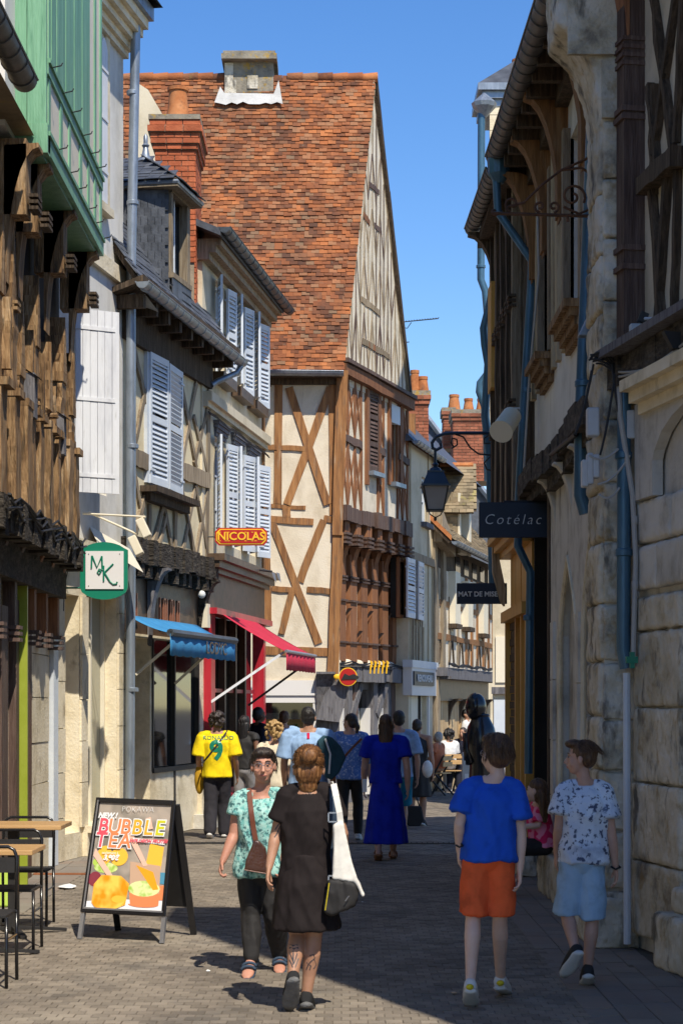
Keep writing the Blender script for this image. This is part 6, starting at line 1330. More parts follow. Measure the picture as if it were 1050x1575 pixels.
m = M(); m.box(ABF, .028, .042, z0 + .03, .98, .018 * sgn, .026 * sgn); m.box(ABF, .03, .97, z0 + .022, z0 + .034, .018 * sgn, .026 * sgn); m.build('silver_edge', 'alu', ab)
for a in (0.0, .955): M().box(ABF, a, a + .045, 0, z0, -.015 * sgn, .01 * sgn).build('leg', 'alu', ab)
for a, k in ((.0, TL), (.96, TR)):
    tp = AP(a + .02, .98, -.03 * sgn); ft = tp + Vector((0, 0, 0)); ft = Vector((tp.x, tp.y, 0)) + bk * .28 * (1 if bk.y > 0 else -1); M().bar(tp, ft, .03, .05, (1, 0, 0)).build('rear_leg', 'black_gloss', ab)
tp0, tp1 = AP(.02, .96, -.03 * sgn), AP(.98, .96, -.03 * sgn); s_ = bk * (1 if bk.y > 0 else -1)
m = M(); m.add([tp0, tp1, Vector((tp1.x, tp1.y, .22)) + s_ * .22, Vector((tp0.x, tp0.y, .22)) + s_ * .22], [(0, 1, 2, 3)]); m.build('rear_board', 'black_matt', ab)
# poster: gradient-coloured shapes, flat print
def pm(name, c): surf(name, [c], 2, bump=0, rough=.28, spec=.5)
pm('poster_base', (.36, .31, .27)); pm('p_orange', (.95, .38, .02)); pm('p_amber', (.95, .52, .06)); pm('p_green', (.45, .62, .10)); pm('p_pink', (.80, .09, .13)); pm('p_dark', (.12, .11, .09)); pm('p_straw', (.85, .52, .40)); pm('p_white', (.85, .84, .84)); pm('p_lime', (.62, .60, .03)); pm('p_coral', (.85, .25, .10)); pm('p_purple', (.25, .04, .06)); pm('p_blue', (.08, .28, .42)); pm('p_mid', (.9, .42, .04)); pm('p_glassy', (.58, .38, .26))
def bmix(name, c1, c2, sc): surf(name, [c1, c2], sc, det=2, bump=0, rough=.28, spec=.5, lo=.4, hi=.6)
bmix('p_drink', (.98, .60, .10), (.90, .30, .01), 7); bmix('poster_bg', (.44, .37, .31), (.22, .20, .17), 4); bmix('p_kiwi', (.35, .55, .08), (.75, .82, .38), 12)
lay = [0]
poster = M().box(ABF, .05, .95, z0 + .035, .965, 0, .006 * sgn).build('poster', 'poster_bg', ab)
def uv(u_, v_): return (.05 + .90 * u_, z0 + .035 + (.965 - z0 - .035) * v_)
def pp(name, pts, mat):
    lay[0] += 1; o = (.0065 + lay[0] * .00035) * sgn; m = M(); m.add([AP(*uv(a, b), o) for a, b in pts], [tuple(range(len(pts)))]); return m.build(name, mat, poster, fixn=False)
def circ(cx_, cy_, rx, ry, n=20, a0=0, a1=360): return [(cx_ + rx * math.cos(R(a0 + (a1 - a0) * i / n)), cy_ + ry * math.sin(R(a0 + (a1 - a0) * i / n))) for i in range(n + (a1 - a0 < 360))]
pp('white_table', [(0, 0), (1, 0), (1, .12), (0, .06)], 'p_white')
pp('green_fruit', circ(.12, .43, .11, .05), 'p_green'); pp('green_fruit', circ(.2, .38, .16, .05), 'p_kiwi'); pp('dark_fruit', circ(.07, .27, .09, .07), 'p_purple'); pp('orange_fruit', circ(.16, .50, .10, .09), 'p_amber'); pp('orange_fruit', circ(.36, .49, .12, .085), 'p_amber')
pp('tall_glass', [(.72, .36), (.93, .34), (.95, .60), (.76, .63)], 'p_amber'); pp('blue_patch', [(.88, .26), (1, .25), (1, .36), (.88, .36)], 'p_blue'); pp('orange_patch', [(.9, .1), (1, .1), (1, .24), (.9, .23)], 'p_coral')
pp('right_glass', [(.56, .10), (.95, .09), (.93, .42), (.52, .45)], 'p_glassy'); pp('orange_slice', [(.58, .05)] + circ(.75, .055, .2, .03, 10, 180, 360) + [(.95, .16), (.55, .17)], 'p_coral'); pp('kiwi_slice', circ(.74, .2, .21, .075), 'p_kiwi')
pp('orange_peel', [(.60, .42), (.84, .36), (.93, .20), (.86, .19)], 'p_orange')
pp('straw', [(.43, .70), (.50, .73), (.76, .42), (.70, .41)], 'p_straw'); pp('straw', [(.03, .56), (.01, .49), (.26, .28), (.34, .28)], 'p_straw'); pp('straw', [(.66, .86), (.73, .88), (.78, .77), (.73, .76)], 'p_straw')
pp('left_glass', [(.10, .02), (.14, .0), (.40, -.0), (.52, .04), (.54, .24), (.42, .31), (.16, .31), (.07, .22), (.07, .05)], 'p_drink'); pp('glass_shine', circ(.42, .09, .09, .035), 'p_amber')
UPV = (TL - f0).normalized(); AX = u
def pt(body, u_, v_, size, mat, o, **k): return text(body, AP(*uv(u_, v_), o * sgn), size, mat, poster, ax=AX, up=UPV, ext=.0006, **k)
pt('POKAWA', .55, .945, .062, 'p_white', .0175, space=1.1, bold=-.0018); pt('NEW !', .14, .875, .058, 'p_white', .0175, bold=.003, shear=.25)
cols_ = ['p_pink', 'p_coral', 'p_coral', 'p_mid', 'p_mid', 'p_lime', 'p_lime']
for i, ch in enumerate('BUBBLE'):
    x = .10 + i * .155; pt(ch, x, .77, .165, 'p_white', .0175, bold=.011, shear=.06); pt(ch, x, .77, .165, cols_[i], .019, bold=.003, shear=.06)
for i, ch in enumerate('TEA'):
    x = .09 + i * .165; pt(ch, x, .635, .165, 'p_white', .0175, bold=.011, shear=.06); pt(ch, x, .635, .165, cols_[i], .019, bold=.003, shear=.06)
pp('price_strip', [(.52, .64), (.96, .62), (.96, .655), (.52, .675)], 'p_white'); pt('EXPLOSION FRUITÉE', .74, .648, .036, 'p_pink', .020, bold=.0012, shear=.25); pt('3,90€', .26, .475, .056, 'p_white', .0178, bold=.003, shear=.2); pt('seulement à', .24, .52, .03, 'p_white', .0178, bold=.0)
# ---------------- cafe tables and chairs ----------------
def table(px_r, py_top, Yf, D, label):
    z = at(0, py_top, Yf).z; x1 = at(px_r, 0, Yf).x; x0 = x1 - .72
    t = thing('cafe_table', ((x0 + x1) / 2, Yf + D / 2, 0), label, 'table', 'cafe tables at the left edge')
    M().wbox(x0, x1, Yf, Yf + D, z - .035, z).build('table_top', 'table_wood', t, bevel=.005)
    c = Vector((x0 + .30, Yf + D / 2 + .02, 0)); M().wbox(c.x - .04, c.x + .04, c.y - .04, c.y + .04, .02, z - .035).build('pedestal', 'black_matt', t)
    m = M()
    for a in (20, 110, 200, 290): m.bar(c + Vector((0, 0, .05)), c + Vector((.42 * math.cos(R(a)), .42 * math.sin(R(a)), .012)), .05, .022)
    m.build('base', 'black_matt', t); return t
def chair(x, y, rz, label):
    t = thing('cafe_chair', (x, y, 0), label, 'chair', 'black metal cafe chairs'); 
    def P(a, b, z): return Vector((x + a * math.cos(rz) - b * math.sin(rz), y + a * math.sin(rz) + b * math.cos(rz), z))
    w_ = .21
    for s in (-1, 1):
        M().tube([P(s * w_, -.19, 0), P(s * w_, -.19, .45)], .012, 8).build('leg', 'black_gloss', t, smooth=True); M().tube([P(s * w_, .21, 0), P(s * w_, .19, .46)], .012, 8).build('leg', 'black_gloss', t, smooth=True)
    M().tube([P(-w_, .19, .44), P(-w_, .22, .80), P(-w_ + .02, .225, .85), P(-w_ + .06, .23, .87), P(w_ - .06, .23, .87), P(w_ - .02, .225, .85), P(w_, .22, .80), P(w_, .19, .44)], .012, 8).build('back_frame', 'black_gloss', t, smooth=True)
    m = M(); a = [P(-w_, .222, .70), P(w_, .222, .70), P(w_, .226, .80), P(-w_, .226, .80)]; m.ext(a, P(0, .012, 0) - P(0, 0, 0)); m.build('backrest', 'black_matt', t)
    m = M(); a = [P(-w_, -.2, .445), P(w_, -.2, .445), P(w_, .2, .445), P(-w_, .2, .445)]; m.ext(a, (0, 0, .02)); m.build('seat', 'black_matt', t, bevel=.004)
    m = M(); m.tube([P(-w_, -.19, .3), P(-w_, .2, .3)], .009, 6); m.tube([P(w_, -.19, .3), P(w_, .2, .3)], .009, 6); m.build('stretcher', 'black_gloss', t)
table(94, 1270, 15.1, .62, 'farther cafe table with pale wooden top standing near the stone pilaster')
table(50, 1308, 13.7, .62, 'nearer cafe table with pale wooden top cut by the left edge')
chair(at(38, 0, 16.0).x, 16.0, .0, 'black metal cafe chair behind the farther wooden table')
chair(at(14, 0, 14.35).x, 14.35, .0, 'black metal cafe chair between the two wooden tables')
chair(at(-32, 0, 12.6).x, 12.6, .0, 'black metal cafe chair cut off by the left edge of the frame')
gb_ = M(); gb_.wbox(at(-5, 0, 17.5).x, at(16, 0, 17.5).x, 17.4, 17.7, 0, at(0, 1325, 17.5).z); gbo = gb_.build('green_crate', 'sign_green', None, bevel=.02); gbo.data.materials[0] = MATS['p_green']; tag(gbo, 'small light green bin on the ground under the cafe tables', 'bin')
tr = M(); vs = []; 
for i in range(12): a = R(30 * i); vs.append(at(104 + 16 * math.cos(a) * rnd.uniform(.6, 1.1), 1366 + 4.5 * math.sin(a) * rnd.uniform(.5, 1.1), 1) )
tissue = M(); c0 = Vector((at(104, 0, gy(1366)).x, gy(1366), 0)); ring = [c0 + Vector((.11 * math.cos(R(30 * i)) * rnd.uniform(.5, 1.1), .17 * math.sin(R(30 * i)) * rnd.uniform(.5, 1.1), .008 + rnd.uniform(0, .02))) for i in range(12)]
tissue.add([c0 + Vector((0.02, 0, .045))] + ring, [(0, i + 1, (i + 1) % 12 + 1) for i in range(12)]); tag(tissue.build('tissue', 'paper', None), 'crumpled white tissue lying on the paving near the cafe tables', 'litter')
# ---------------- black street planter/armour figure ----------------
ar = thing('armour_figure', (2.0, 28, 0), 'glossy black suit-of-armour figure with big round helmet standing by the yellow shop', 'statue')
Ya = 27.5; c = at(735, 0, Ya)
m = M(); m.ell((at(731, 0, Ya).x, Ya, at(0, 1087, Ya).z), (.15, .17, .2), 12, 18); m.build('helmet', 'black_gloss', ar, smooth=True)
m = M(); a = at(739, 0, Ya).x; zt2 = at(0, 1098, Ya).z
m.lathe((a, Ya, 0), [(.14, .5), (.17, .8), (.16, .95), (.21, 1.2), (.22, 1.38), (.19, 1.5), (.11, zt2 - .03), (.08, zt2)], 18); m.build('breastplate', 'black_gloss', ar, smooth='auto')
m = M(); m.lathe((a, Ya, 0), [(.2, .44), (.23, .5), (.2, .52)], 18); m.lathe((a, Ya, 0), [(.115, zt2 - .04), (.125, zt2 - .02), (.11, zt2)], 18); m.build('collar_ring', 'black_gloss', ar)
for s in (-1, 1):
    M().tube([(a + s * .17, Ya, 1.4), (a + s * .2, Ya - .02, 1.2), (a + s * .17, Ya - .12, .98)], [.09, .06, .05], 10).build('arm', 'black_gloss', ar, smooth=True); M().tube([(a + s * .09, Ya, .6), (a + s * .1, Ya, .3), (a + s * .1, Ya, .0)], [.09, .07, .06], 10).build('leg', 'black_gloss', ar, smooth=True)
# small A-board far
t = thing('pavement_sign', (at(720, 0, 30).x, 30, 0), 'small grey-framed pavement sign near the armour figure', 'sign'); A, B = at(711, 1205, 30), at(731, 1157, 30)
M().wbox(A.x, B.x, 30, 30.05, .05, B.z).build('frame', 'alu', t); M().wbox(A.x + .02, B.x - .02, 29.99, 30, A.z + .35, B.z - .03).build('poster', 'navy_sign', t); M().wbox(A.x + .03, B.x - .03, 29.985, 29.99, .4, .75).build('poster', 'sign_cream', t)
text('MAT', ((A.x + B.x) / 2, 29.98, B.z - .16), .08, 'sign_white', t, bold=.002)
for s in (-1, 1): M().bar(((A.x + B.x) / 2 + s * .09, 30.05, B.z - .02), ((A.x + B.x) / 2 + s * .09, 30.4, 0), .02, .02).build('leg', 'alu', t)
# small litter and stains on the paving
for k_, (lx, ly) in enumerate(((-.9, 13.2), (.7, 12.2), (1.2, 14.6), (-1.9, 17.2), (.2, 17.8), (-.3, 20.2))):
    m = M(); c_ = Vector((lx, ly, .002)); ring = [c_ + Vector((.022 * math.cos(R(60 * i)) * rnd.uniform(.6, 1.3), .03 * math.sin(R(60 * i)) * rnd.uniform(.6, 1.3), rnd.uniform(0, .008))) for i in range(6)]
    m.add(ring, [tuple(range(6))]); o = m.build('dry_leaf', 'table_wood' if k_ % 2 else 'paper', None); tag(o, ('tiny ' + ('brown leaf' if k_ % 2 else 'paper scrap') + ' on the paving ' + ['in front of the bubble tea board', 'near the feet of the boy in blue', 'between the two boys near the right wall', 'beyond the bubble tea board', 'in the shaded middle of the street', 'behind the woman in the teal top'][k_]), 'litter', 'scraps on the paving')
# ---------------- people ----------------
from mathutils.bvhtree import BVHTree
def sk(name, c1, c2): surf(name, [c1, c2], 9, rough=.5, bump=.1, bscale=90, spec=.35, sub=.12)
sk('skin_fair', (.46, .26, .185), (.54, .32, .235)); sk('skin_tan', (.36, .185, .115), (.44, .24, .155)); sk('skin_red', (.44, .20, .135), (.50, .25, .175)); sk('skin_brown', (.16, .075, .045), (.20, .10, .06)); sk('skin_pale', (.58, .38, .30), (.66, .46, .37))
def hr(name, a, b, c): surf(name, [a, b, c], 6, stretch=(9, 9, 1.5), rough=.42, bump=.8, bscale=14, spec=.45, bdist=.01)
hr('hair_brown', (.03, .014, .007), (.085, .04, .018), (.15, .075, .032)); hr('hair_dark', (.010, .007, .006), (.028, .018, .014), (.06, .04, .03)); hr('hair_auburn', (.05, .02, .008), (.17, .07, .022), (.38, .19, .07)); hr('hair_blond', (.20, .11, .035), (.42, .26, .10), (.60, .42, .2)); hr('hair_grey', (.28, .26, .23), (.42, .4, .37), (.55, .53, .5)); hr('hair_black', (.006, .005, .005), (.015, .012, .011), (.03, .026, .024))
def fab(name, c, v=.68, **k): surf(name, [tuple(x * v for x in c), c, tuple(min(.85, x * 1.12) for x in c)], 6, rough=.85, bump=.15, bscale=k.pop('bs', 260), spec=.2, bdist=.004, **k)
fab('black_sport', (.02, .02, .021)); fab('black_jersey', (.016, .0115, .0115)); fab('royal_blue', (.014, .085, .50)); fab('orange_twill', (.72, .115, .035)); fab('denim_light', (.34, .50, .68), .7); fab('navy_cloth', (.018, .02, .035)); fab('cobalt_dress', (.008, .022, .36)); fab('yellow_jersey', (.82, .60, .01)); fab('charcoal', (.032, .03, .036)); fab('sky_cotton', (.28, .42, .64)); fab('cream_cotton', (.66, .58, .44)); fab('white_cotton', (.68, .67, .66)); fab('grey_trouser', (.24, .23, .23)); fab('teal_short', (.02, .22, .34)); fab('canvas_white', (.72, .69, .63)); fab('strap_blue', (.045, .07, .11)); fab('teal_pack', (.025, .065, .085)); fab('mustard', (.48, .27, .02)); fab('magenta', (.50, .015, .06)); fab('tan_leather', (.26, .12, .06)); fab('orange_top', (.55, .18, .09))
surf('brown_leather', [(.035, .012, .008), (.075, .028, .016)], 4, rough=.28, bump=.15, bscale=60, spec=.6); surf('strap_leather', [(.13, .04, .02), (.17, .055, .03)], 5, rough=.4, bump=.1)
surf('teal_print', [(.10, .36, .34), (.30, .55, .50), (.42, .62, .56)], 30, det=3, rough=.8, bump=.1, stain=[(38, (.03, .10, .11), .52, .58, .9, (1, 1, 1))])
surf('splatter_print', [(.52, .60, .74), (.68, .74, .82)], 5, rough=.85, bump=.1, bscale=200, stain=[(30, (.02, .035, .10), .55, .60, .92, (1, 1, 1)), (6, (.20, .27, .42), .55, .68, .6, (1, 1, 1))])
surf('pink_print', [(.65, .02, .12), (.80, .25, .40)], 9, det=1, rough=.8, bump=.05, lo=.48, hi=.52); surf('blue_print', [(.07, .16, .42), (.12, .22, .5)], 20, rough=.85, bump=.05, stain=[(34, (.45, .52, .66), .55, .6, .8, (1, 1, 1))]); surf('floral_print', [(.10, .03, .04), (.5, .2, .18)], 14, det=2, lo=.45, hi=.55, rough=.85, bump=.05)
surf('shoe_white', [(.55, .53, .50), (.66, .64, .6)], 8, rough=.5, bump=.1); surf('sole_grey', [(.10, .10, .10), (.16, .16, .16)], 20, rough=.7, bump=.5, bscale=50); surf('eye_white', [(.36, .32, .30)], 2, bump=0, rough=.15); surf('lip', [(.34, .10, .08)], 2, bump=0, rough=.4); surf('ink', [(.03, .035, .045)], 2, bump=0, rough=.5); surf('gold_trim', [(.6, .48, .02)], 2, bump=0, rough=.5)

def folds(amp0, seed=0, sc=(11, 11, 4.5), ztop=99):
    def f(c):
        amp = amp0 * min(1, max(.12, (ztop - c.z) / .22))
        n1 = noise.noise(Vector((c.x * sc[0] + seed, c.y * sc[1], c.z * sc[2] + c.x * 5))); n2 = noise.noise(Vector((c.x * 30, c.y * 30 + seed, c.z * 16 + 7)))
        return amp * (1 - 2.2 * abs(n1)) * .8 + amp * .3 * n2
    return f
def hairnoise(amp, seed=0, sc=60):
    def f(c): return amp * noise.noise(Vector((c.x * sc + seed, c.y * sc, c.z * sc * .25))) + amp * .8 * noise.noise(Vector((c.x * 18, c.y * 18 + seed, c.z * 12)))
    return f
def loft(m, rings, n=20, fold=0, nf=9, seed=0):
    """rings: (center, axis a*ra, axis b*rb) as vectors"""
    base = len(m.v); K = len(rings)
    for i, (c, a, b) in enumerate(rings):
        for j in range(n):
            th = 2 * math.pi * j / n; k = 1 + fold * (i / (K - 1)) ** 1.2 * math.sin(nf * th + seed + i * .12)
            p = c + (a * math.cos(th) + b * math.sin(th)) * k; m.v.append(tuple(p))
    for i in range(K - 1):
        for j in range(n): m.f.append([base + i * n + j, base + i * n + (j + 1) % n, base + (i + 1) * n + (j + 1) % n, base + (i + 1) * n + j]); m.mi.append(0); m.r.append(0)
    m.f += [[base + j for j in range(n)][::-1], [base + (K - 1) * n + j for j in range(n)]]; m.mi += [0, 0]; m.r += [0, 0]
def fell(m, c, r, fr, nu=10, nv=14):    # ellipsoid in a frame (s, f, u)
    t = M().ell((0, 0, 0), r, nu, nv); s, f, u = fr
    m.add([c + s * v[0] + f * v[1] + u * v[2] for v in t.v], t.f)
def limb(m, pts, rs, n=14):
    m.tube(pts, rs, n); fell(m, Vector(pts[0]), (rs[0],) * 3, (Vector((1, 0, 0)), Vector((0, 1, 0)), Vector((0, 0, 1))), 8, 12); fell(m, Vector(pts[-1]), (rs[-1],) * 3, (Vector((1, 0, 0)), Vector((0, 1, 0)), Vector((0, 0, 1))), 8, 12)
def stand(px, Y, H, face=0, stride=.0, swing=.0, lean=0, elbow=.06, wide=1):
    """joint positions of a standing/walking figure; face 0 = away from the camera, 180 = towards it (degrees, clockwise from above)"""
    x = (px - CX) / F * Y; a = R(face); f = Vector((math.sin(a), math.cos(a), 0)); s = Vector((f.y, -f.x, 0)); O = Vector((x, Y, 0)); up = Vector((0, 0, 1))
    J = {'f': f, 's': s, 'H': H}
    for k, sg in (('L', -1), ('R', 1)):
        st = stride * sg; sw = swing * sg
        J['hip' + k] = O + s * sg * .05 * H + up * .51 * H; J['an' + k] = O + s * sg * .05 * H + f * st * .30 * H + up * (.045 * H + (.05 * H if st < 0 else 0) * abs(stride))
        J['kn' + k] = (J['hip' + k] + J['an' + k]) / 2 + f * (.02 + .06 * abs(stride)) * H + up * .005 * H
        J['sh' + k] = O + s * sg * .108 * H * wide + up * .815 * H + f * lean * H; J['el' + k] = J['sh' + k] + s * sg * .03 * H - up * .185 * H - f * (sw * .1 * H + .01 * H)
        J['wr' + k] = J['el' + k] + s * sg * .004 * H - up * .145 * H + f * (elbow - sw * .1) * H
        J['toe' + k] = J['an' + k] + f * .11 * H - up * .035 * H * (1 if st >= 0 else 1.6)
    J['neck'] = O + up * .845 * H + f * lean * H; J['head'] = O + up * .925 * H + f * (.012 + lean) * H; J['hf'] = f
    return J
def person(label, J, vox=.011, skin='skin_fair', top=None, bottom=None, shoes='charcoal', hair=None, build=1.0, group=None, near=False, glasses=False, hand_curl=.5, sandals=False, socks=None, headscale=1.0, sit=False, neckline=1.0):
    H = J['H']; k = H / 1.7 * build; f, s = J['f'], J['s']; up = Vector((0, 0, 1)); Hc = (J['hipL'] + J['hipR']) / 2; Sc = (J['shL'] + J['shR']) / 2
    base = Vector(((J['anL'].x + J['anR'].x) / 2, (J['anL'].y + J['anR'].y) / 2, 0))
    root = thing('person', base, label, 'person', group)
    hw = (J['shR'] - J['shL']).length / 2; ax = (Sc - Hc); TL_ = ax.length; ax.normalize(); s2 = (J['shR'] - J['shL']).normalized(); f2 = f
    def ring(t, w_, d_, o=0): c = Hc + ax * TL_ * t + f * o; return (c, s2 * w_, f2 * d_)
    prof = [(-.16, .075 * k, .07 * k), (-.05, .135 * k, .10 * k), (.10, .145 * k, .105 * k), (.36, .118 * k, .088 * k), (.62, .135 * k, .10 * k), (.82, max(.15 * k, hw * .86), .10 * k), (.95, hw * .82, .078 * k), (1.03, hw * .5, .058 * k), (1.10, .055 * k, .052 * k)]
    b = M(); loft(b, [ring(*p) for p in prof])
    nk = J['neck']; hd = J['head']; hs_ = H / 1.7 * (1 if H > 1.55 else 1.06) * headscale; limb(b, [Sc + ax * .03, nk, nk.lerp(hd, .5)], [.056 * k, .052 * k, .05 * k])
    hf = J['hf'].normalized(); hsd = Vector((hf.y, -hf.x, 0)).normalized(); hu = hsd.cross(hf); fr = (hsd, hf, hu)
    def HP(x, y, z): return hd + (hsd * x + hf * y + hu * z) * hs_
    for c, r in (((0, -.012, .028), (.074, .092, .088)), ((0, .024, -.028), (.065, .066, .084)), ((0, .045, -.082), (.036, .038, .030)), ((.037, .052, -.034), (.027, .028, .032)), ((-.037, .052, -.034), (.027, .028, .032)), ((.077, -.006, -.012), (.010, .019, .030)), ((-.077, -.006, -.012), (.010, .019, .030)), ((0, .088, -.062), (.024, .014, .014))):
        fell(b, HP(*c), tuple(q * hs_ for q in r), fr)
    b.tube([HP(0, .080, .022), HP(0, .100, -.012), HP(0, .112, -.032), HP(0, .094, -.040)], [.009 * hs_, .011 * hs_, .015 * hs_, .009 * hs_], 8)
    b.tube([HP(-.045, .068, .030), HP(0, .084, .026), HP(.045, .068, .030)], [.010 * hs_] * 3, 8)
    for K, sg in (('L', -1), ('R', 1)):
        sh, el, wr = J['sh' + K], J['el' + K], J['wr' + K]
        b.tube([Sc + ax * .045 + (sh - Sc) * .2, sh.lerp(Sc, .4) + ax * .02, sh], [.035 * k, .042 * k, .045 * k], 12); limb(b, [sh, sh.lerp(el, .35), sh.lerp(el, .8), el, el.lerp(wr, .25), el.lerp(wr, .6), wr], [.05 * k, .045 * k, .038 * k, .036 * k, .038 * k, .031 * k, .023 * k])
        d = (wr - el).normalized(); d = (d * .8 - up * .35).normalized(); side = s * sg; side = (side - d * side.dot(d)).normalized(); fw = d.cross(side); fw = fw if fw.dot(f) > 0 else -fw; q = -side   # palm normal faces the body
        hk = H / 1.7 * .98
        loft(b, [(wr - d * .01, fw * .022 * hk, q * .016 * hk), (wr + d * .02 * hk, fw * .030 * hk, q * .016 * hk), (wr + d * .06 * hk, fw * .040 * hk, q * .014 * hk), (wr + d * .088 * hk, fw * .038 * hk, q * .011 * hk)], 12)
        for i, (o_, L_) in enumerate(((.030, .068), (.011, .076), (-.009, .07), (-.028, .055))):
            p0 = wr + d * .07 * hk + fw * o_ * hk; cu = hand_curl * (1 + .15 * i); p1 = p0 + (d + fw * (o_ * 1.5)).normalized() * L_ * .5 * hk + q * .012 * cu; p2 = p1 + (d * math.cos(cu) + q * math.sin(cu)) * L_ * .33 * hk; p3 = p2 + (d * math.cos(cu * 1.9) + q * math.sin(cu * 1.9)) * L_ * .28 * hk
            limb(b, [p0, p1, p2, p3], [.0095 * hk, .009 * hk, .0085 * hk, .0075 * hk], 8)
        t0 = wr + d * .025 * hk + fw * .026 * hk; t1 = t0 + (d * .6 + fw * .7 + q * .3).normalized() * .035 * hk; t2 = t1 + (d * .9 + fw * .15 + q * .35).normalized() * .032 * hk; limb(b, [t0, t1, t2], [.0125 * hk, .0105 * hk, .009 * hk], 8)
        hp, kn, an, toe = J['hip' + K], J['kn' + K], J['an' + K], J['toe' + K]
        cal = kn.lerp(an, .3) - f * .012 * k
        limb(b, [hp, hp.lerp(kn, .4), hp.lerp(kn, .85), kn, cal, kn.lerp(an, .65), an], [.082 * k, .074 * k, .056 * k, .05 * k, .055 * k, .042 * k, .033 * k])
        fd = (toe - an); fl_ = fd.length; fd.normalize(); fu = s2.cross(fd); fu = fu if fu.dot(up) > -.2 else -fu
        heel = an - fd * .045 * k - fu * .03 * k
        L_ = .245 * H / 1.7; rings = []
        for t, w_, h_, hz in ((0, .026, .03, .0), (.12, .034, .04, .0), (.35, .036, .045, .004), (.62, .043, .028, -.012), (.85, .040, .018, -.02), (1.0, .02, .010, -.026)): rings.append((heel + fd * L_ * t + fu * hz, s2 * w_, fu * h_))
        loft(b, rings, 14)
        # shoe
        if not sandals:
            sm = M(); rr = []
            for t, w_, h_, hz in ((-.03, .024, .032, .0), (.04, .038, .050, .006), (.28, .042, .055, .010), (.6, .050, .036, -.008), (.86, .046, .026, -.018), (1.04, .026, .016, -.024)): rr.append((heel + fd * L_ * t + fu * hz, s2 * w_ * 1.02, fu * h_))
            loft(sm, rr, 16); so_ = remesh(sm, max(.006, vox * .8), 3, 'shoe', shoes, root)
            sl_ = M(); rr = [(heel + fd * L_ * t - fu * .034, s2 * w_, fu * .016) for t, w_ in ((-.05, .026), (.03, .040), (.3, .041), (.6, .052), (.86, .048), (1.06, .026))]; loft(sl_, rr, 16); sl_.build('sole', 'shoe_white' if shoes != 'black_sport' else 'sole_grey', so_, smooth=True)
        else:
            sm = M()
            for t in (.15, .5, .68): c = heel + fd * L_ * t; sm.tube([c + s2 * .045 * math.cos(a) + fu * (.05 - .03 * t) * math.sin(a) for a in [math.pi * i / 8 for i in range(9)]], .010, 6)
            so_ = sm.build('shoe', shoes, root, smooth=True); sl_ = M(); rr = [(heel + fd * L_ * t - fu * .035, s2 * w_, fu * .012) for t, w_ in ((-.05, .028), (.03, .038), (.3, .038), (.6, .046), (.86, .044), (1.04, .026))]; loft(sl_, rr, 14); sl_.build('sole', shoes, so_, smooth=True)
    body = remesh(b, vox * .62 if near else vox, 3, 'body', skin, root)
    objs = {'root': root, 'body': body}
    lo = 0
    if top:
        mt, sl, hem, loose = top[:4]; m = M(); lz = .012 * k + loose
        tt = [(hem, .152 * k + lz * 1.3, .112 * k + lz * 1.2), (.10 if hem < .05 else hem + .05, .150 * k + lz, .110 * k + lz), (.36, .124 * k + lz * 1.5, .094 * k + lz * 1.3), (.62, .140 * k + lz, .104 * k + lz), (.82, max(.155 * k, hw * .9) + lz * .5, .104 * k + lz * .8), (.94, hw * .86 + lz * .3, .084 * k + lz * .4), (1.0, hw * .62, .066 * k + lz * .2), (1.0 + .055 * neckline, hw * .42 + .008, .060 * k)]
        loft(m, [ring(*p) for p in tt], 26)
        for K in 'LR':
            sh, el, wr = J['sh' + K], J['el' + K], J['wr' + K]
            if sl <= 0: continue
            e = sh.lerp(el, min(1, sl)); m_ = [sh + (Sc - sh) * .22 + up * .004, sh, sh.lerp(e, .5), e]; rr = [.052 * k + lz * .3, .056 * k + lz * .5, .052 * k + lz, .050 * k + lz * 1.4]
            if sl > 1: m_ += [el.lerp(wr, (sl - 1) * .5), el.lerp(wr, sl - 1)]; rr[-1] = .044 * k + lz; rr += [.042 * k + lz * .8, .036 * k + lz * .7]
            fell(m, sh - ax * .004, (.057 * k + lz * .2,) * 3, (Vector((1, 0, 0)), Vector((0, 1, 0)), up), 8, 12)
            m.tube(m_[1:], rr[1:], 16); nb_ = Sc + ax * .035 + (sh - Sc) * .38; m.tube([nb_, nb_.lerp(sh, .6) + ax * .006, sh], [.040 * k, .047 * k + lz * .2, .05 * k], 12)
        objs['top'] = remesh(m, vox if not near else vox * .8, 3, 'shirt', mt, root, folds(.019 if near else .010, len(label) % 50, (6.5, 6.5, 4.5) if near else (10, 10, 4.5), Sc.z + .05))
    if bottom:
        kind_, mt, ln = bottom[:3]; m = M()
        if kind_ in ('trousers', 'shorts'):
            loft(m, [ring(-.17, .08 * k, .08 * k), ring(-.05, .148 * k, .115 * k), ring(.08, .15 * k, .112 * k), ring(.2, .138 * k, .105 * k)], 22)
            for K in 'LR':
                hp, kn, an = J['hip' + K], J['kn' + K], J['an' + K]; wd = bottom[3] if len(bottom) > 3 else .012
                if kind_ == 'trousers': limb(m, [hp, hp.lerp(kn, .5), kn, kn.lerp(an, .4), kn.lerp(an, ln)], [.094 * k, .078 * k + wd * .5, .060 * k + wd, .058 * k + wd, .045 * k + wd * 1.3])
                else: m.tube([hp, hp.lerp(kn, .5), hp.lerp(kn, ln)], [.097 * k, .088 * k + wd, .078 * k + wd * 2], 18)
        else:
            c0 = Hc + ax * TL_ * (.36 if kind_ == 'skirt' else .36); mid = (J['knL'] + J['knR']) / 2; foot = (J['anL'] + J['anR']) / 2; tgt = mid.lerp(foot, ln - 1) if ln > 1 else Hc.lerp(mid, ln)
            tgt = Vector((tgt.x, tgt.y, tgt.z)); fl = bottom[3] if len(bottom) > 3 else .2; rg = []
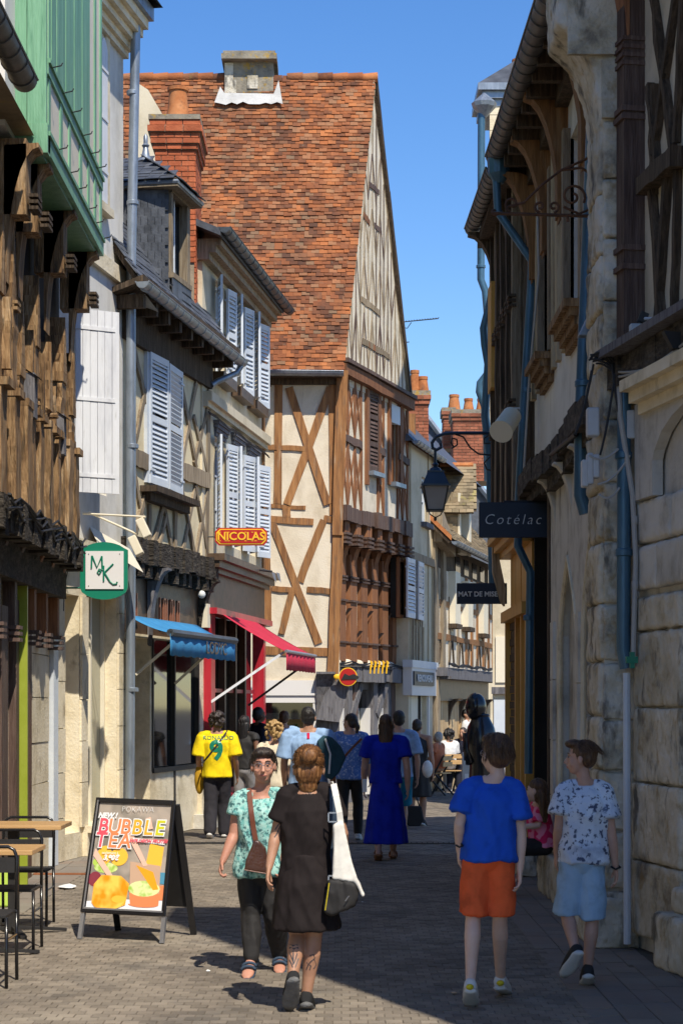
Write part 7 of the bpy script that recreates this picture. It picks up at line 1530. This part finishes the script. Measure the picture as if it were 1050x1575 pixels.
            for i in range(9):
                t = i / 8; c = c0.lerp(tgt, t); w_ = .132 * k + (.165 * k - .132 * k) * min(1, t * 2.6) + fl * max(0, t - .3); rg.append((c, s * w_, f * w_ * .92))
            loft(m, rg, 54, .055, 9, len(label) % 7)
        objs['bottom'] = remesh(m, vox if not near else vox * .8, 3, 'trousers' if kind_ == 'trousers' else ('shorts' if kind_ == 'shorts' else 'skirt'), mt, root, folds(.016 if near else .008, 3, (7, 7, 3.5)))
    if hair:
        style, hm = hair[:2]; m = M(); rr = 1.0
        fell(m, HP(0, -.022, .04), (.083 * hs_, .094 * hs_, .088 * hs_), fr)
        if style in ('short', 'crop'):
            fell(m, HP(0, -.05, -.005), (.078 * hs_, .062 * hs_, .075 * hs_), fr)
            if style == 'short': fell(m, HP(0, .035, .085), (.072 * hs_, .062 * hs_, .04 * hs_), fr)
        elif style == 'quiff': fell(m, HP(0, -.05, -.0), (.077 * hs_, .06 * hs_, .07 * hs_), fr); fell(m, HP(0, .05, .098), (.06 * hs_, .062 * hs_, .032 * hs_), fr)
        elif style == 'bun':
            fell(m, HP(0, -.055, -.02), (.078 * hs_, .06 * hs_, .078 * hs_), fr); fell(m, HP(.01, -.115, .065), (.046 * hs_, .036 * hs_, .044 * hs_), fr); fell(m, HP(0, -.06, -.09), (.05 * hs_, .035 * hs_, .05 * hs_), fr)
        elif style == 'long':
            fell(m, HP(0, -.045, -.04), (.088 * hs_, .07 * hs_, .10 * hs_), fr); loft(m, [(HP(0, -.05, 0), hsd * .088 * hs_, hf * .06 * hs_), (HP(0, -.07, -.13), hsd * .085 * hs_, hf * .045 * hs_), (HP(0, -.085, -.24), hsd * .07 * hs_, hf * .03 * hs_), (HP(0, -.09, -.32), hsd * .04 * hs_, hf * .018 * hs_)], 18)
        elif style == 'pony': fell(m, HP(0, -.05, -.01), (.078 * hs_, .058 * hs_, .07 * hs_), fr); limb(m, [HP(0, -.11, .0), HP(0, -.13, -.06), HP(0, -.12, -.13)], [.028 * hs_, .034 * hs_, .018 * hs_], 10)
        elif style == 'curly':
            R_ = hair[2] if len(hair) > 2 else 1.3
            for i in range(70):
                a = rnd.uniform(0, 2 * math.pi); z = rnd.uniform(-.75, 1); q = math.sqrt(1 - z * z); y = q * math.sin(a)
                if y > .35 and z < .35: continue
                fell(m, HP(.085 * R_ * q * math.cos(a), -.02 + .09 * R_ * y, .025 + .10 * R_ * z), (.026 * hs_,) * 3, fr, 5, 7)
        elif style == 'bob': fell(m, HP(0, -.03, -.0), (.09 * hs_, .085 * hs_, .10 * hs_), fr)
        amp = .004 if near else .005
        if style == 'curly': amp = .008
        ho = remesh(m, .006 if near else .010, 2, 'hair', hm, root, hairnoise(amp, 3))
        if near or style in ('curly', 'long'):
            tb = M(); cnt = 260 if near else 70
            for i in range(cnt):
                a = rnd.uniform(0, 2 * math.pi); z = rnd.uniform(-.5, .98); q = math.sqrt(1 - z * z); x_, y_ = q * math.cos(a), q * math.sin(a)
                if y_ > .25 and z < .55: continue
                if style == 'quiff' and z < .15: continue
                c = Vector((x_ * .088, -.022 + y_ * .099, .04 + z * .092)); pts = []
                if style == 'bun': tg = Vector((.01, -.13, .065))
                elif style == 'quiff': tg = c + Vector((x_ * .01, -.045, -.035))
                elif style == 'curly': tg = c + Vector((x_ * .04 + rnd.gauss(0, .02), y_ * .05 + rnd.gauss(0, .02), rnd.gauss(0, .03)))
                else: tg = c + Vector((x_ * .012, y_ * .012 - .01, -.055 if style != 'long' else -.2))
                for j in range(6):
                    t = j / 5; p = c.lerp(tg, t); pc_ = p - Vector((0, -.022, .03)); rad = math.sqrt((pc_.x / .086) ** 2 + (pc_.y / .098) ** 2 + (pc_.z / .094) ** 2)
                    if style not in ('curly', 'long') and rad < 1.02: p = Vector((0, -.022, .03)) + pc_ * (1.03 / max(rad, .3))
                    elif style in('bun',) : pass
                    pts.append(HP(p.x + rnd.gauss(0, .0012), p.y, p.z + rnd.gauss(0, .0012)))
                tb.tube(pts, [.0016 * (1.7 if not near else 1), .0022, .0022, .002, .0016, .0006], 4)
            so_ = tb.build('strands', hm, ho, smooth=True, fixn=False); so_['kind'] = 'stuff'
    if hf.dot(Vector((0, -1, 0))) > -.3 or near or abs(hf.x) > .5:
        for sg in (-1, 1):
            e = M(); fell(e, HP(sg * .029, .073, .006), (.0095 * hs_, .0095 * hs_, .0038 * hs_), fr, 6, 10); eo = e.build('eye', 'eye_white', root, smooth=True); i_ = M(); fell(i_, HP(sg * .029, .0825, .005), (.0056 * hs_, .004 * hs_, .0050 * hs_), fr, 6, 8); i_.build('iris', 'ink', eo, smooth=True)
            M().tube([HP(sg * .015, .083, .013), HP(sg * .029, .0865, .0165), HP(sg * .044, .077, .012)], .0015 * hs_, 5).build('eyelid', 'hair_dark', eo)
            M().tube([HP(sg * .014, .090, .031), HP(sg * .03, .088, .037), HP(sg * .048, .074, .031)], .003 * hs_, 6).build('eyebrow', hair[1] if hair else 'hair_dark', root)
        M().tube([HP(-.024, .088, -.062), HP(-.01, .0985, -.060), HP(0, .0995, -.061), HP(.01, .0985, -.060), HP(.024, .088, -.062)], [.002 * hs_, .0042 * hs_, .004 * hs_, .0042 * hs_, .002 * hs_], 6).build('mouth', 'lip', root, smooth=True)
    if glasses:
        g = M()
        for sg in (-1, 1):
            c = (sg * .032, .097, .004); g.tube([HP(c[0] + .025 * math.cos(a), c[1] - .012 * abs(math.cos(a)) * (sg * math.cos(a) > 0), c[2] + .018 * math.sin(a)) for a in [2 * math.pi * i / 16 for i in range(16)]], .0016, 5, close=True); g.tube([HP(sg * .057, .085, .008), HP(sg * .078, .04, .008), HP(sg * .08, -.0, .004)], .0018, 5)
        g.tube([HP(-.008, .1, .008), HP(.008, .1, .008)], .0018, 5); g.build('glasses', 'alu' if glasses == 1 else 'black_gloss', root)
    objs['HP'] = HP; return objs
def bvh_of(*obs):
    V_, P_ = [], []
    for o in obs:
        off = wloc(o); b = len(V_); V_ += [v.co + off for v in o.data.vertices]; P_ += [[b + i for i in p.vertices] for p in o.data.polygons]
    return BVHTree.FromPolygons(V_, P_)
CAMP = Vector((0, 0, CH))
def onsurf(bv, px, py, Yd, lift=.004, back=False):
    d = Vector(((px - CX) / F, 1, (HY - py) / F)).normalized(); h = bv.ray_cast(CAMP, d)
    return (h[0] - d * lift) if h[0] is not None else at(px, py, Yd)
def strap(bv, pts, wd, Yd, name, mat, parent, n=5, th=.004):
    """band lying on the clothes, from photo columns/rows to points on the cloth"""
    P = []
    for (a, b), (c, d) in zip(pts[:-1], pts[1:]):
        for i in range(n): t = i / n; P.append((a + (c - a) * t, b + (d - b) * t))
    P.append(pts[-1]); Q = [onsurf(bv, *p, Yd, .009) for p in P]
    for _ in range(2): Q = [Q[0]] + [(Q[i - 1] + Q[i] * 2 + Q[i + 1]) / 4 for i in range(1, len(Q) - 1)] + [Q[-1]]
    m = M(); vs = []
    for i, q in enumerate(Q):
        d = (Q[min(i + 1, len(Q) - 1)] - Q[max(0, i - 1)]).normalized(); w_ = d.cross(Vector((0, 1, 0))).normalized() * wd / 2; y = Vector((0, th, 0)); vs += [q - w_ - y, q + w_ - y, q + w_ + y, q - w_ + y]
    fs = [(0, 1, 2, 3)] + [(4 * i + j, 4 * i + 4 + j, 4 * i + 4 + (j + 1) % 4, 4 * i + (j + 1) % 4) for i in range(len(Q) - 1) for j in range(4)] + [tuple(4 * (len(Q) - 1) + j for j in (3, 2, 1, 0))]
    m.add(vs, fs); return m.build(name, mat, parent, smooth='auto'), Q
def decal(o, bv, lift=.007):
    bm = bmesh.new(); bm.from_mesh(o.data); bmesh.ops.triangulate(bm, faces=bm.faces)
    for _ in range(2): bmesh.ops.subdivide_edges(bm, edges=[e for e in bm.edges if e.calc_length() > .03], cuts=1, use_grid_fill=False); bmesh.ops.triangulate(bm, faces=bm.faces)
    bm.to_mesh(o.data); bm.free()
    off = wloc(o)
    for v in o.data.vertices:
        p = v.co + off; d = (p - CAMP).normalized(); h = bv.ray_cast(CAMP, d)
        if h[0] is not None: v.co = h[0] - d * lift - off
def jn(Y, H, f, hf, **k):   # joints from photo pixels (+ optional depth offset)
    a = R(f); b = R(hf); J = {'H': H, 'f': Vector((math.sin(a), math.cos(a), 0)), 'hf': Vector((math.sin(b), math.cos(b), 0))}; J['s'] = Vector((J['f'].y, -J['f'].x, 0))
    for n, v in k.items(): J[n] = at(v[0], v[1], Y + (v[2] if len(v) > 2 else 0))
    return J
# --- woman in the short dark dress, seen from behind ---
Y = 11.55
J = jn(Y, 1.66, 0, 4, shL=(441, 1222), shR=(505, 1219), elL=(424, 1284, .02), elR=(527, 1282, .02), wrL=(414, 1334, -.06), wrR=(524, 1326, .2), hipL=(456, 1368), hipR=(486, 1368), knL=(457, 1440, .02), knR=(483, 1440, .0), anL=(450, 1503, -.12), anR=(471, 1531, .0), toeL=(444, 1549, .04), toeR=(474, 1541, .20), neck=(477, 1212, 0), head=(475, 1181, .03))
A_ = person('woman in a short black dress walking away with a white tote on her shoulder', J, .009, 'skin_tan', ('black_jersey', .62, .0, .004), ('dress', 'black_jersey', .82, .055), 'black_sport', ('bun', 'hair_auburn'), .98, near=True, neckline=-.2, headscale=1.14)
bv = bvh_of(A_['top'], A_['bottom'], A_['body'])
strap(bv, [(512, 1212), (513, 1250), (512, 1300), (512, 1352)], .042, Y, 'bag_strap', 'strap_blue', A_['root'])
for y in (1257, 1354):
    c = at(512, y, Y - .17); m = M(); w_ = .026
    for a, b in (((-w_, -w_), (w_, -w_)), ((w_, -w_), (w_, w_)), ((w_, w_), (-w_, w_)), ((-w_, w_), (-w_, -w_))): m.bar(c + Vector((a[0], 0, a[1])), c + Vector((b[0], 0, b[1])), .008, .008, (0, 1, 0))
    m.build('buckle', 'alu', A_['root'])
tb = thing('tote_bag', at(530, 1378, Y - .1), 'off-white canvas tote hanging from the shoulder of the woman in black', 'bag')
out = [(513, 1270), (526, 1263), (534, 1295), (541, 1325), (547, 1350), (561, 1378), (556, 1380), (546, 1358), (530, 1354), (512, 1352), (514, 1310)]
m = M(); m.ext([at(x, y, Y - .19) for x, y in out], (0, .07, 0)); o = remesh(m, .008, 6, 'bag_body', 'canvas_white', tb, folds(.008, 5))
m = M(); pts = [at(509, 1207, Y - .05), at(513, 1206, Y - .13), at(517, 1225, Y - .17), at(522, 1250, Y - .18), at(524, 1268, Y - .17)]
for a, b in zip(pts[:-1], pts[1:]): m.bar(a, b, .035, .006, (0, 1, 0))
m.build('handle', 'canvas_white', tb)
bb = thing('shoulder_bag', at(525, 1403, Y - .12), 'black gathered shoulder bag under the white tote of the woman in black', 'bag')
out = [(506, 1356), (530, 1355), (547, 1360), (549, 1375), (545, 1392), (530, 1401), (508, 1407), (499, 1402), (502, 1380)]
m = M(); m.ext([at(x, y, Y - .2) for x, y in out], (0, .16, 0)); o = remesh(m, .009, 5, 'bag_body', 'black_matt', bb, folds(.014, 9, (26, 26, 6)))
M().tube([at(506, 1358, Y - .215), at(503, 1380, Y - .215), at(500, 1400, Y - .215)], .003, 5).build('piping', 'gold_trim', bb)
m = M(); m.tube([at(531, 1386, Y - .23), at(535, 1380, Y - .23), at(537, 1378, Y - .23)], .003, 5); m.build('buckle', 'alu', bb)
fo = M(); fo.ext([at(437, 1268, Y + .1), at(441, 1290, Y + .1), at(437, 1318, Y + .1), at(432, 1310, Y + .1), at(433, 1280, Y + .1)], (0, .02, 0)); tag(fo.build('folder', 'magenta', None), 'pink-red folder tucked under the arm of the woman in black', 'folder')
# tattoos as ink lines on the skin
bs = bvh_of(A_['body'])
def ink(lines, wd, Yd, parent, name='tattoo'):
    for pts in lines:
        Q = [onsurf(bs, a, b, Yd, .0015) for a, b in pts]; m = M(); vs = []
        if any((q - Q[0]).length > .3 for q in Q): continue
        for i, q in enumerate(Q):
            d = (Q[min(i + 1, len(Q) - 1)] - Q[max(0, i - 1)]).normalized(); w_ = d.cross(Vector((0, 1, 0))); w_ = (w_.normalized() if w_.length > .01 else Vector((1, 0, 0))) * wd / 2; vs += [q - w_, q + w_]
        m.add(vs, [(2 * i, 2 * i + 1, 2 * i + 3, 2 * i + 2) for i in range(len(Q) - 1)]); m.build(name, 'ink', parent, fixn=False)
ink([[(444, 1453), (450, 1455), (458, 1454)], [(445, 1458), (452, 1460), (459, 1458)]], .012, Y, A_['body'])
ink([[(446, 1466), (449, 1474), (452, 1482)], [(457, 1466), (455, 1474), (452, 1482)], [(447, 1470), (456, 1471)], [(451, 1462), (451, 1484)], [(445, 1476), (448, 1482), (450, 1488)], [(459, 1474), (456, 1482), (454, 1488)],
     [(476, 1470), (482, 1468), (484, 1474), (479, 1478), (474, 1484), (471, 1492)], [(483, 1476), (486, 1484), (482, 1490)], [(472, 1480), (478, 1486), (476, 1492)], [(424, 1260), (429, 1256), (432, 1264), (427, 1270), (423, 1276)], [(431, 1270), (426, 1282), (422, 1288)], [(470, 1221), (476, 1224), (482, 1221)], [(473, 1218), (476, 1222), (479, 1218)]], .006, Y, A_['body'])
# --- woman in the teal print top, facing us ---
Y = 13.15
J = jn(Y, 1.62, 180, 178, shR=(370, 1229), shL=(432, 1226), elR=(360, 1284, -.02), elL=(438, 1280, .02), wrR=(343, 1324, -.10), wrL=(436, 1325, -.08), hipR=(389, 1340), hipL=(415, 1340), knR=(386, 1408, -.03), knL=(420, 1408), anR=(386, 1474, -.10), anL=(430, 1467, .18), toeR=(378, 1494, -.28), toeL=(429, 1486, -.0), neck=(404, 1211, 0), head=(405, 1178, -.03))
B_ = person('woman in a teal print top, black trousers and glasses walking towards the camera', J, .009, 'skin_red', ('teal_print', .45, -.05, .008), ('trousers', 'black_matt', .93, .004), 'strap_blue', ('short', 'hair_dark'), 1.1, headscale=1.06, near=True, glasses=1, sandals=True, neckline=-.6, hand_curl=1.1)
bv = bvh_of(B_['top'], B_['body'])
strap(bv, [(383, 1212), (386, 1245), (390, 1275), (394, 1296)], .034, Y, 'bag_strap', 'strap_leather', B_['root'])
bg_ = thing('handbag', at(400, 1345, Y - .2), 'glossy dark brown leather handbag slung across the woman in the teal top', 'bag')
m = M(); m.ext([at(x, y, Y - .26) for x, y in [(391, 1293), (398, 1294), (408, 1305), (417, 1345), (376, 1338), (379, 1322), (387, 1303)]], (0, .1, 0)); remesh(m, .007, 4, 'bag_body', 'brown_leather', bg_, folds(.004, 2))
M().tube([at(376, 1338, Y - .265), at(417, 1345, Y - .265)], .004, 6).build('piping', 'strap_leather', bg_)
# --- boy in blue T-shirt and orange shorts ---
Y = 11.72
J = jn(Y, 1.64, -2, -22, shL=(721, 1210), shR=(791, 1211), elL=(706, 1268, -.03), elR=(801, 1282, -.02), wrL=(706, 1308, .05), wrR=(799, 1338, -.03), hipL=(735, 1318), hipR=(768, 1318), knL=(727, 1408, .0), knR=(768, 1408, .03), anL=(723, 1513, -.10), anR=(769, 1506, .33), toeL=(724, 1536, .12), toeR=(778, 1514, .55), neck=(765, 1194, 0), head=(762, 1160, .02))
C_p = person('boy in a plain royal blue T-shirt and orange-red shorts walking away', J, .009, 'skin_pale', ('royal_blue', .68, -.04, .016), ('shorts', 'orange_twill', .97, .008), 'shoe_white', ('short', 'hair_brown'), .93, near=True, glasses=1, headscale=1.08)
for o in [c for c in C_p['root'].children if c.name.startswith('shoe')]: pass
M().tube([at(701, 1300, Y - .06), at(706, 1303, Y - .09), at(711, 1301, Y - .06), at(709, 1298, Y)], .006, 6).build('watch', 'black_matt', C_p['root'])
for cx, cy in ((722, 1518), (769, 1512)): c = at(cx, cy, Y - .17 if cx < 740 else Y + .26); M().ell(c, (.024, .02, .018), 6, 10).build('heel_patch', 'gold_trim', C_p['root'], smooth=True)
# --- boy in the splatter T-shirt ---
Y = 12.5
J = jn(Y, 1.58, -4, -72, shL=(868, 1214), shR=(929, 1214), elL=(858, 1275, -.02), elR=(940, 1283, -.03), wrL=(855, 1314, .06), wrR=(946, 1334, -.02), hipL=(882, 1322), hipR=(909, 1322), knL=(871, 1405, .05), knR=(910, 1412, .03), anL=(884, 1461, -.16), anR=(903, 1490, .0), toeL=(864, 1494, -.02), toeR=(901, 1501, .17), neck=(897, 1199, 0), head=(893, 1166, .0))
D_p = person('boy in a white and navy splattered T-shirt and light denim shorts looking left', J, .009, 'skin_fair', ('splatter_print', .62, -.04, .014), ('shorts', 'denim_light', 1.0, .008), 'black_matt', ('quiff', 'hair_brown'), .92, near=True)
M().tube([at(939, 1333, Y - .03), at(946, 1337, Y - .06), at(953, 1334, Y - .03), at(948, 1330, Y + .02)], .007, 6).build('watch', 'black_matt', D_p['root'])
# --- woman in the long blue dress ---
J = stand(593, 22.8, 1.70, 2, .35, .3, wide=1.08)
E_p = person('woman in a long cobalt blue dress and flat sandals with long brown hair', J, .011, 'skin_fair', ('cobalt_dress', .6, .05, .008), ('dress', 'cobalt_dress', 1.75, .10), 'tan_leather', ('long', 'hair_brown'), 1.12, sandals=True)
m = M().wbox(at(557, 0, 22.6).x, at(564, 0, 22.6).x, 22.55, 22.57, at(0, 1218, 22.6).z, at(0, 1198, 22.6).z); tag(m.build('paper_sheet', 'paper', None), 'folded white paper in the hand of the woman in cobalt blue', 'paper')
# --- yellow football shirt ---
J = stand(334, 26.5, 1.70, 2, .25, .1, elbow=.13, wide=1.1)
F_p = person('man with curly dark hair in a yellow football shirt lettered RONALDO 9', J, .011, 'skin_tan', ('yellow_jersey', .85, -.08, .024), ('trousers', 'charcoal', .97, .03), 'shoe_white', ('curly', 'hair_dark', 1.22), 1.05)
bv = bvh_of(F_p['top'])
t = text('RONALDO', at(336, 1135, 26.2), .080, 'sign_green', F_p['root'], bold=.0, sx=1.05); decal(t, bv)
t = text('9', at(334, 1155, 26.2), .36, 'sign_green', F_p['root'], bold=.012, ax=(.98, 0, .2), up=(-.2, 0, .98)); decal(t, bv)
strap(bv, [(350, 1124), (335, 1145), (318, 1166), (311, 1174)], .025, 26.3, 'bag_strap', 'black_matt', F_p['root'])
mb = M(); mb.ell(at(307, 1198, 26.6), (.07, .06, .21), 8, 12); o = mb.build('cloth_bag', 'mustard', None, smooth=True); tag(o, 'mustard yellow cloth bag at the hip of the man in the yellow shirt', 'bag')
# --- others ---
J = stand(376, 28.6, 1.66, 25, .3, .1, elbow=.1); person('woman in a black top and grey trousers with long black hair by the wine shop', J, .012, 'skin_brown', ('black_matt', .2, .05, .004), ('trousers', 'grey_trouser', .95, .012), 'black_matt', ('long', 'hair_black'), .95)
J = stand(397, 31.5, 1.78, 60, .1, .1); person('person with a dark headscarf and navy top at the wine shop doorway', J, .012, 'skin_brown', ('navy_cloth', 1.6, .0, .01), ('trousers', 'charcoal', .95, .012), 'black_matt', ('bob', 'hair_black'), 1.0)
J = stand(422, 25.2, 1.56, 15, .2, .1); person('woman with bushy curly blonde hair and a cream top', J, .012, 'skin_fair', ('cream_cotton', .9, -.1, .02), ('trousers', 'cream_cotton', .95, .012), 'tan_leather', ('curly', 'hair_blond', 1.5), .98)
J = stand(437, 31.5, 1.72, -10, .2, .1); person('man with short brown hair in a dusty blue shirt far down the street', J, .012, 'skin_tan', ('sky_cotton', .8, -.05, .015), ('trousers', 'navy_cloth', .95, .012), 'charcoal', ('crop', 'hair_brown'), 1.0)
J = stand(474, 22.6, 1.79, 4, .25, .2, wide=1.18); K_p = person('broad man in a pale blue T-shirt carrying a dark teal backpack', J, .011, 'skin_tan', ('sky_cotton', .8, -.05, .022), ('shorts', 'navy_cloth', .95, .012), 'charcoal', ('crop', 'hair_black'), 1.14)
bp_ = thing('backpack', at(512, 1198, 22.3), 'dark teal triangular backpack slung on one shoulder of the man in pale blue', 'bag')
m = M(); m.ext([at(x, y, 22.28) for x, y in [(487, 1140), (497, 1131), (510, 1134), (524, 1148), (532, 1165), (522, 1188), (510, 1200), (500, 1196), (497, 1170)]], (0, .2, 0)); remesh(m, .014, 7, 'bag_body', 'teal_pack', bp_); M().tube([at(500, 1136, 22.26), at(508, 1160, 22.24), at(506, 1190, 22.26)], .012, 6).build('zip', 'grey_paint', bp_)
bv = bvh_of(K_p['top']); strap(bv, [(474, 1127), (474, 1136)], .03, 22.4, 'collar_stripe', 'magenta', K_p['root'])
J = stand(538, 26.0, 1.70, 8, .35, .1, elbow=.1, wide=1.05); J['hf'] = Vector((-.75, .65, 0)); L_p = person('woman in a blue and white speckled blouse, black trousers and low ponytail', J, .011, 'skin_fair', ('blue_print', 1.1, -.1, .02), ('trousers', 'black_matt', .92, .006), 'shoe_white', ('pony', 'hair_dark'), 1.04, glasses=2)
bv = bvh_of(L_p['top']); strap(bv, [(556, 1136), (540, 1152), (526, 1168)], .03, 25.8, 'bag_strap', 'strap_leather', L_p['root'])
J = stand(613, 25.6, 1.74, -5, .4, .2); person('man in a pale blue shirt and turquoise shorts half hidden behind the cobalt dress', J, .012, 'skin_fair', ('sky_cotton', .8, -.05, .015), ('shorts', 'teal_short', .95, .015), 'shoe_white', ('crop', 'hair_black'), 1.0)
J = stand(641, 29.2, 1.60, 12, .15, .2, wide=1.05); M_p = person('woman with short dark hair in a sleeveless black dress', J, .012, 'skin_tan', ('black_matt', 0, .05, .006), ('dress', 'black_matt', 1.05, .06), 'black_matt', ('crop', 'hair_dark'), 1.1)
hb2 = thing('handbag', at(635, 1270, 28.6), 'black handbag carried low beside the woman in the sleeveless black dress', 'bag')
m = M(); m.ext([at(x, y, 28.6) for x, y in [(623, 1240), (648, 1240), (652, 1262), (645, 1271), (628, 1271), (620, 1260)]], (0, .12, 0)); remesh(m, .015, 4, 'bag_body', 'black_matt', hb2); M().tube([at(626, 1241, 28.65), at(630, 1226, 28.65), at(640, 1226, 28.65), at(645, 1241, 28.65)], .012, 6).build('handle', 'black_matt', hb2)
m = M(); m.ell(at(657, 1183, 28.9), (.08, .05, .13), 8, 12); tag(m.build('shoulder_bag', 'canvas_white', None, smooth=True), 'cream shoulder bag on the right of the woman in the sleeveless black dress', 'bag')
# seated group
def seated(px, Y, H, face, seat=.45):
    x = (px - CX) / F * Y; a = R(face); f = Vector((math.sin(a), math.cos(a), 0)); s = Vector((f.y, -f.x, 0)); O = Vector((x, Y, 0)); up = Vector((0, 0, 1)); J = {'f': f, 's': s, 'H': H, 'hf': f}; z = seat + .09
    for k, sg in (('L', -1), ('R', 1)):
        J['hip' + k] = O + s * sg * .05 * H + up * z; J['kn' + k] = J['hip' + k] + f * .25 * H + s * sg * .02 - up * .0; J['an' + k] = J['kn' + k] + f * .03 + up * (.075 - z); J['toe' + k] = J['an' + k] + f * .11 * H - up * .035 * H
        J['sh' + k] = O + s * sg * .105 * H + up * (z + .30 * H) + f * .0; J['el' + k] = J['sh' + k] + s * sg * .03 - up * .16 * H + f * .05 * H; J['wr' + k] = J['el' + k] + f * .13 * H - s * sg * .04 - up * .02
    J['neck'] = O + up * (z + .33 * H); J['head'] = O + up * (z + .41 * H) + f * .02; return J
def folding_chair(px, Y, face, label):
    x = (px - CX) / F * Y; a = R(face); f = Vector((math.sin(a), math.cos(a), 0)); s = Vector((f.y, -f.x, 0)); O = Vector((x, Y, 0)); up = Vector((0, 0, 1)); t = thing('folding_chair', O, label, 'chair', 'wooden folding terrace chairs')
    m = M()
    for k in range(4): c = O + up * .44 + f * (-.15 + k * .1); m.bar(c - s * .2, c + s * .2, .08, .02, (0, 0, 1))
    m.build('seat', 'table_wood', t); m = M()
    for z in (.62, .74): c = O - f * .2 + up * z; m.bar(c - s * .2, c + s * .2, .09, .02, f)
    m.build('backrest', 'table_wood', t)
    for sg in (-1, 1): M().bar(O + s * sg * .2 - f * .22 + up * .8, O + s * sg * .2 + f * .25, .03, .03, s).build('leg', 'iron', t); M().bar(O + s * sg * .18 + f * .2 + up * .44, O + s * sg * .18 - f * .25, .03, .03, s).build('leg', 'iron', t)
folding_chair(674, 39.2, -60, 'wooden folding chair under the grey-haired seated woman'); folding_chair(690, 40.8, -20, 'wooden folding chair under the dark-haired seated woman in white'); folding_chair(712, 41.2, -150, 'wooden folding chair under the seated man in navy')
J = seated(674, 39.2, 1.5, -60); person('grey-haired woman in an orange top and floral skirt seated at the terrace', J, .014, 'skin_tan', ('orange_top', .5, 0, .01), ('dress', 'floral_print', 1.5, .12), 'charcoal', ('bob', 'hair_grey'), 1.05)
J = seated(690, 40.8, 1.55, -20); person('dark curly-haired woman in a white top seated on a folding chair', J, .014, 'skin_tan', ('white_cotton', .8, 0, .015), ('trousers', 'white_cotton', .9, .01), 'charcoal', ('curly', 'hair_black', 1.25), 1.0)
J = seated(712, 41.2, 1.65, -150); person('man in a navy T-shirt seated beyond the small pavement sign', J, .014, 'skin_tan', ('navy_cloth', .8, 0, .015), ('trousers', 'navy_cloth', .9, .01), 'charcoal', ('crop', 'hair_dark'), 1.0)
J = stand(718, 44.5, 1.72, -70, .2, .1); J['hf'] = Vector((.8, -.5, 0)); person('man in a white T-shirt standing at the far terrace', J, .014, 'skin_tan', ('white_cotton', .8, -.05, .015), ('trousers', 'navy_cloth', .9, .01), 'charcoal', ('crop', 'hair_black'), 1.0)
ct = thing('terrace_table', at(700, 1160, 41.6) * 1, 'small round metal terrace table among the seated people', 'table'); ct.location = (at(700, 0, 41.4).x, 41.4, 0)
x = ct.location.x; M().lathe((x, 41.4, .70), [(.3, 0), (.3, .025)], 18).build('table_top', 'iron', ct)
for sg in (-1, 1): M().bar((x + sg * .2, 41.3, 0), (x - sg * .2, 41.5, .7), .025, .025, (0, 1, 0)).build('leg', 'iron', ct)
# girl in pink on the stone bench
J = seated(834, 18.4, 1.5, -95, .38); J['head'] = at(824, 1216, 18.1); J['neck'] = at(830, 1236, 18.2); J['hf'] = Vector((-.9, .35, 0))
for k_ in 'LR': J['sh' + k_] = J['sh' + k_] + Vector((-.05, 0, -.08))
G_p = person('long-haired girl in a bright pink swirl top sitting on the stone bench', J, .011, 'skin_pale', ('pink_print', .8, .0, .02), ('trousers', 'black_matt', .9, .03), 'black_matt', ('long', 'hair_brown'), .95)
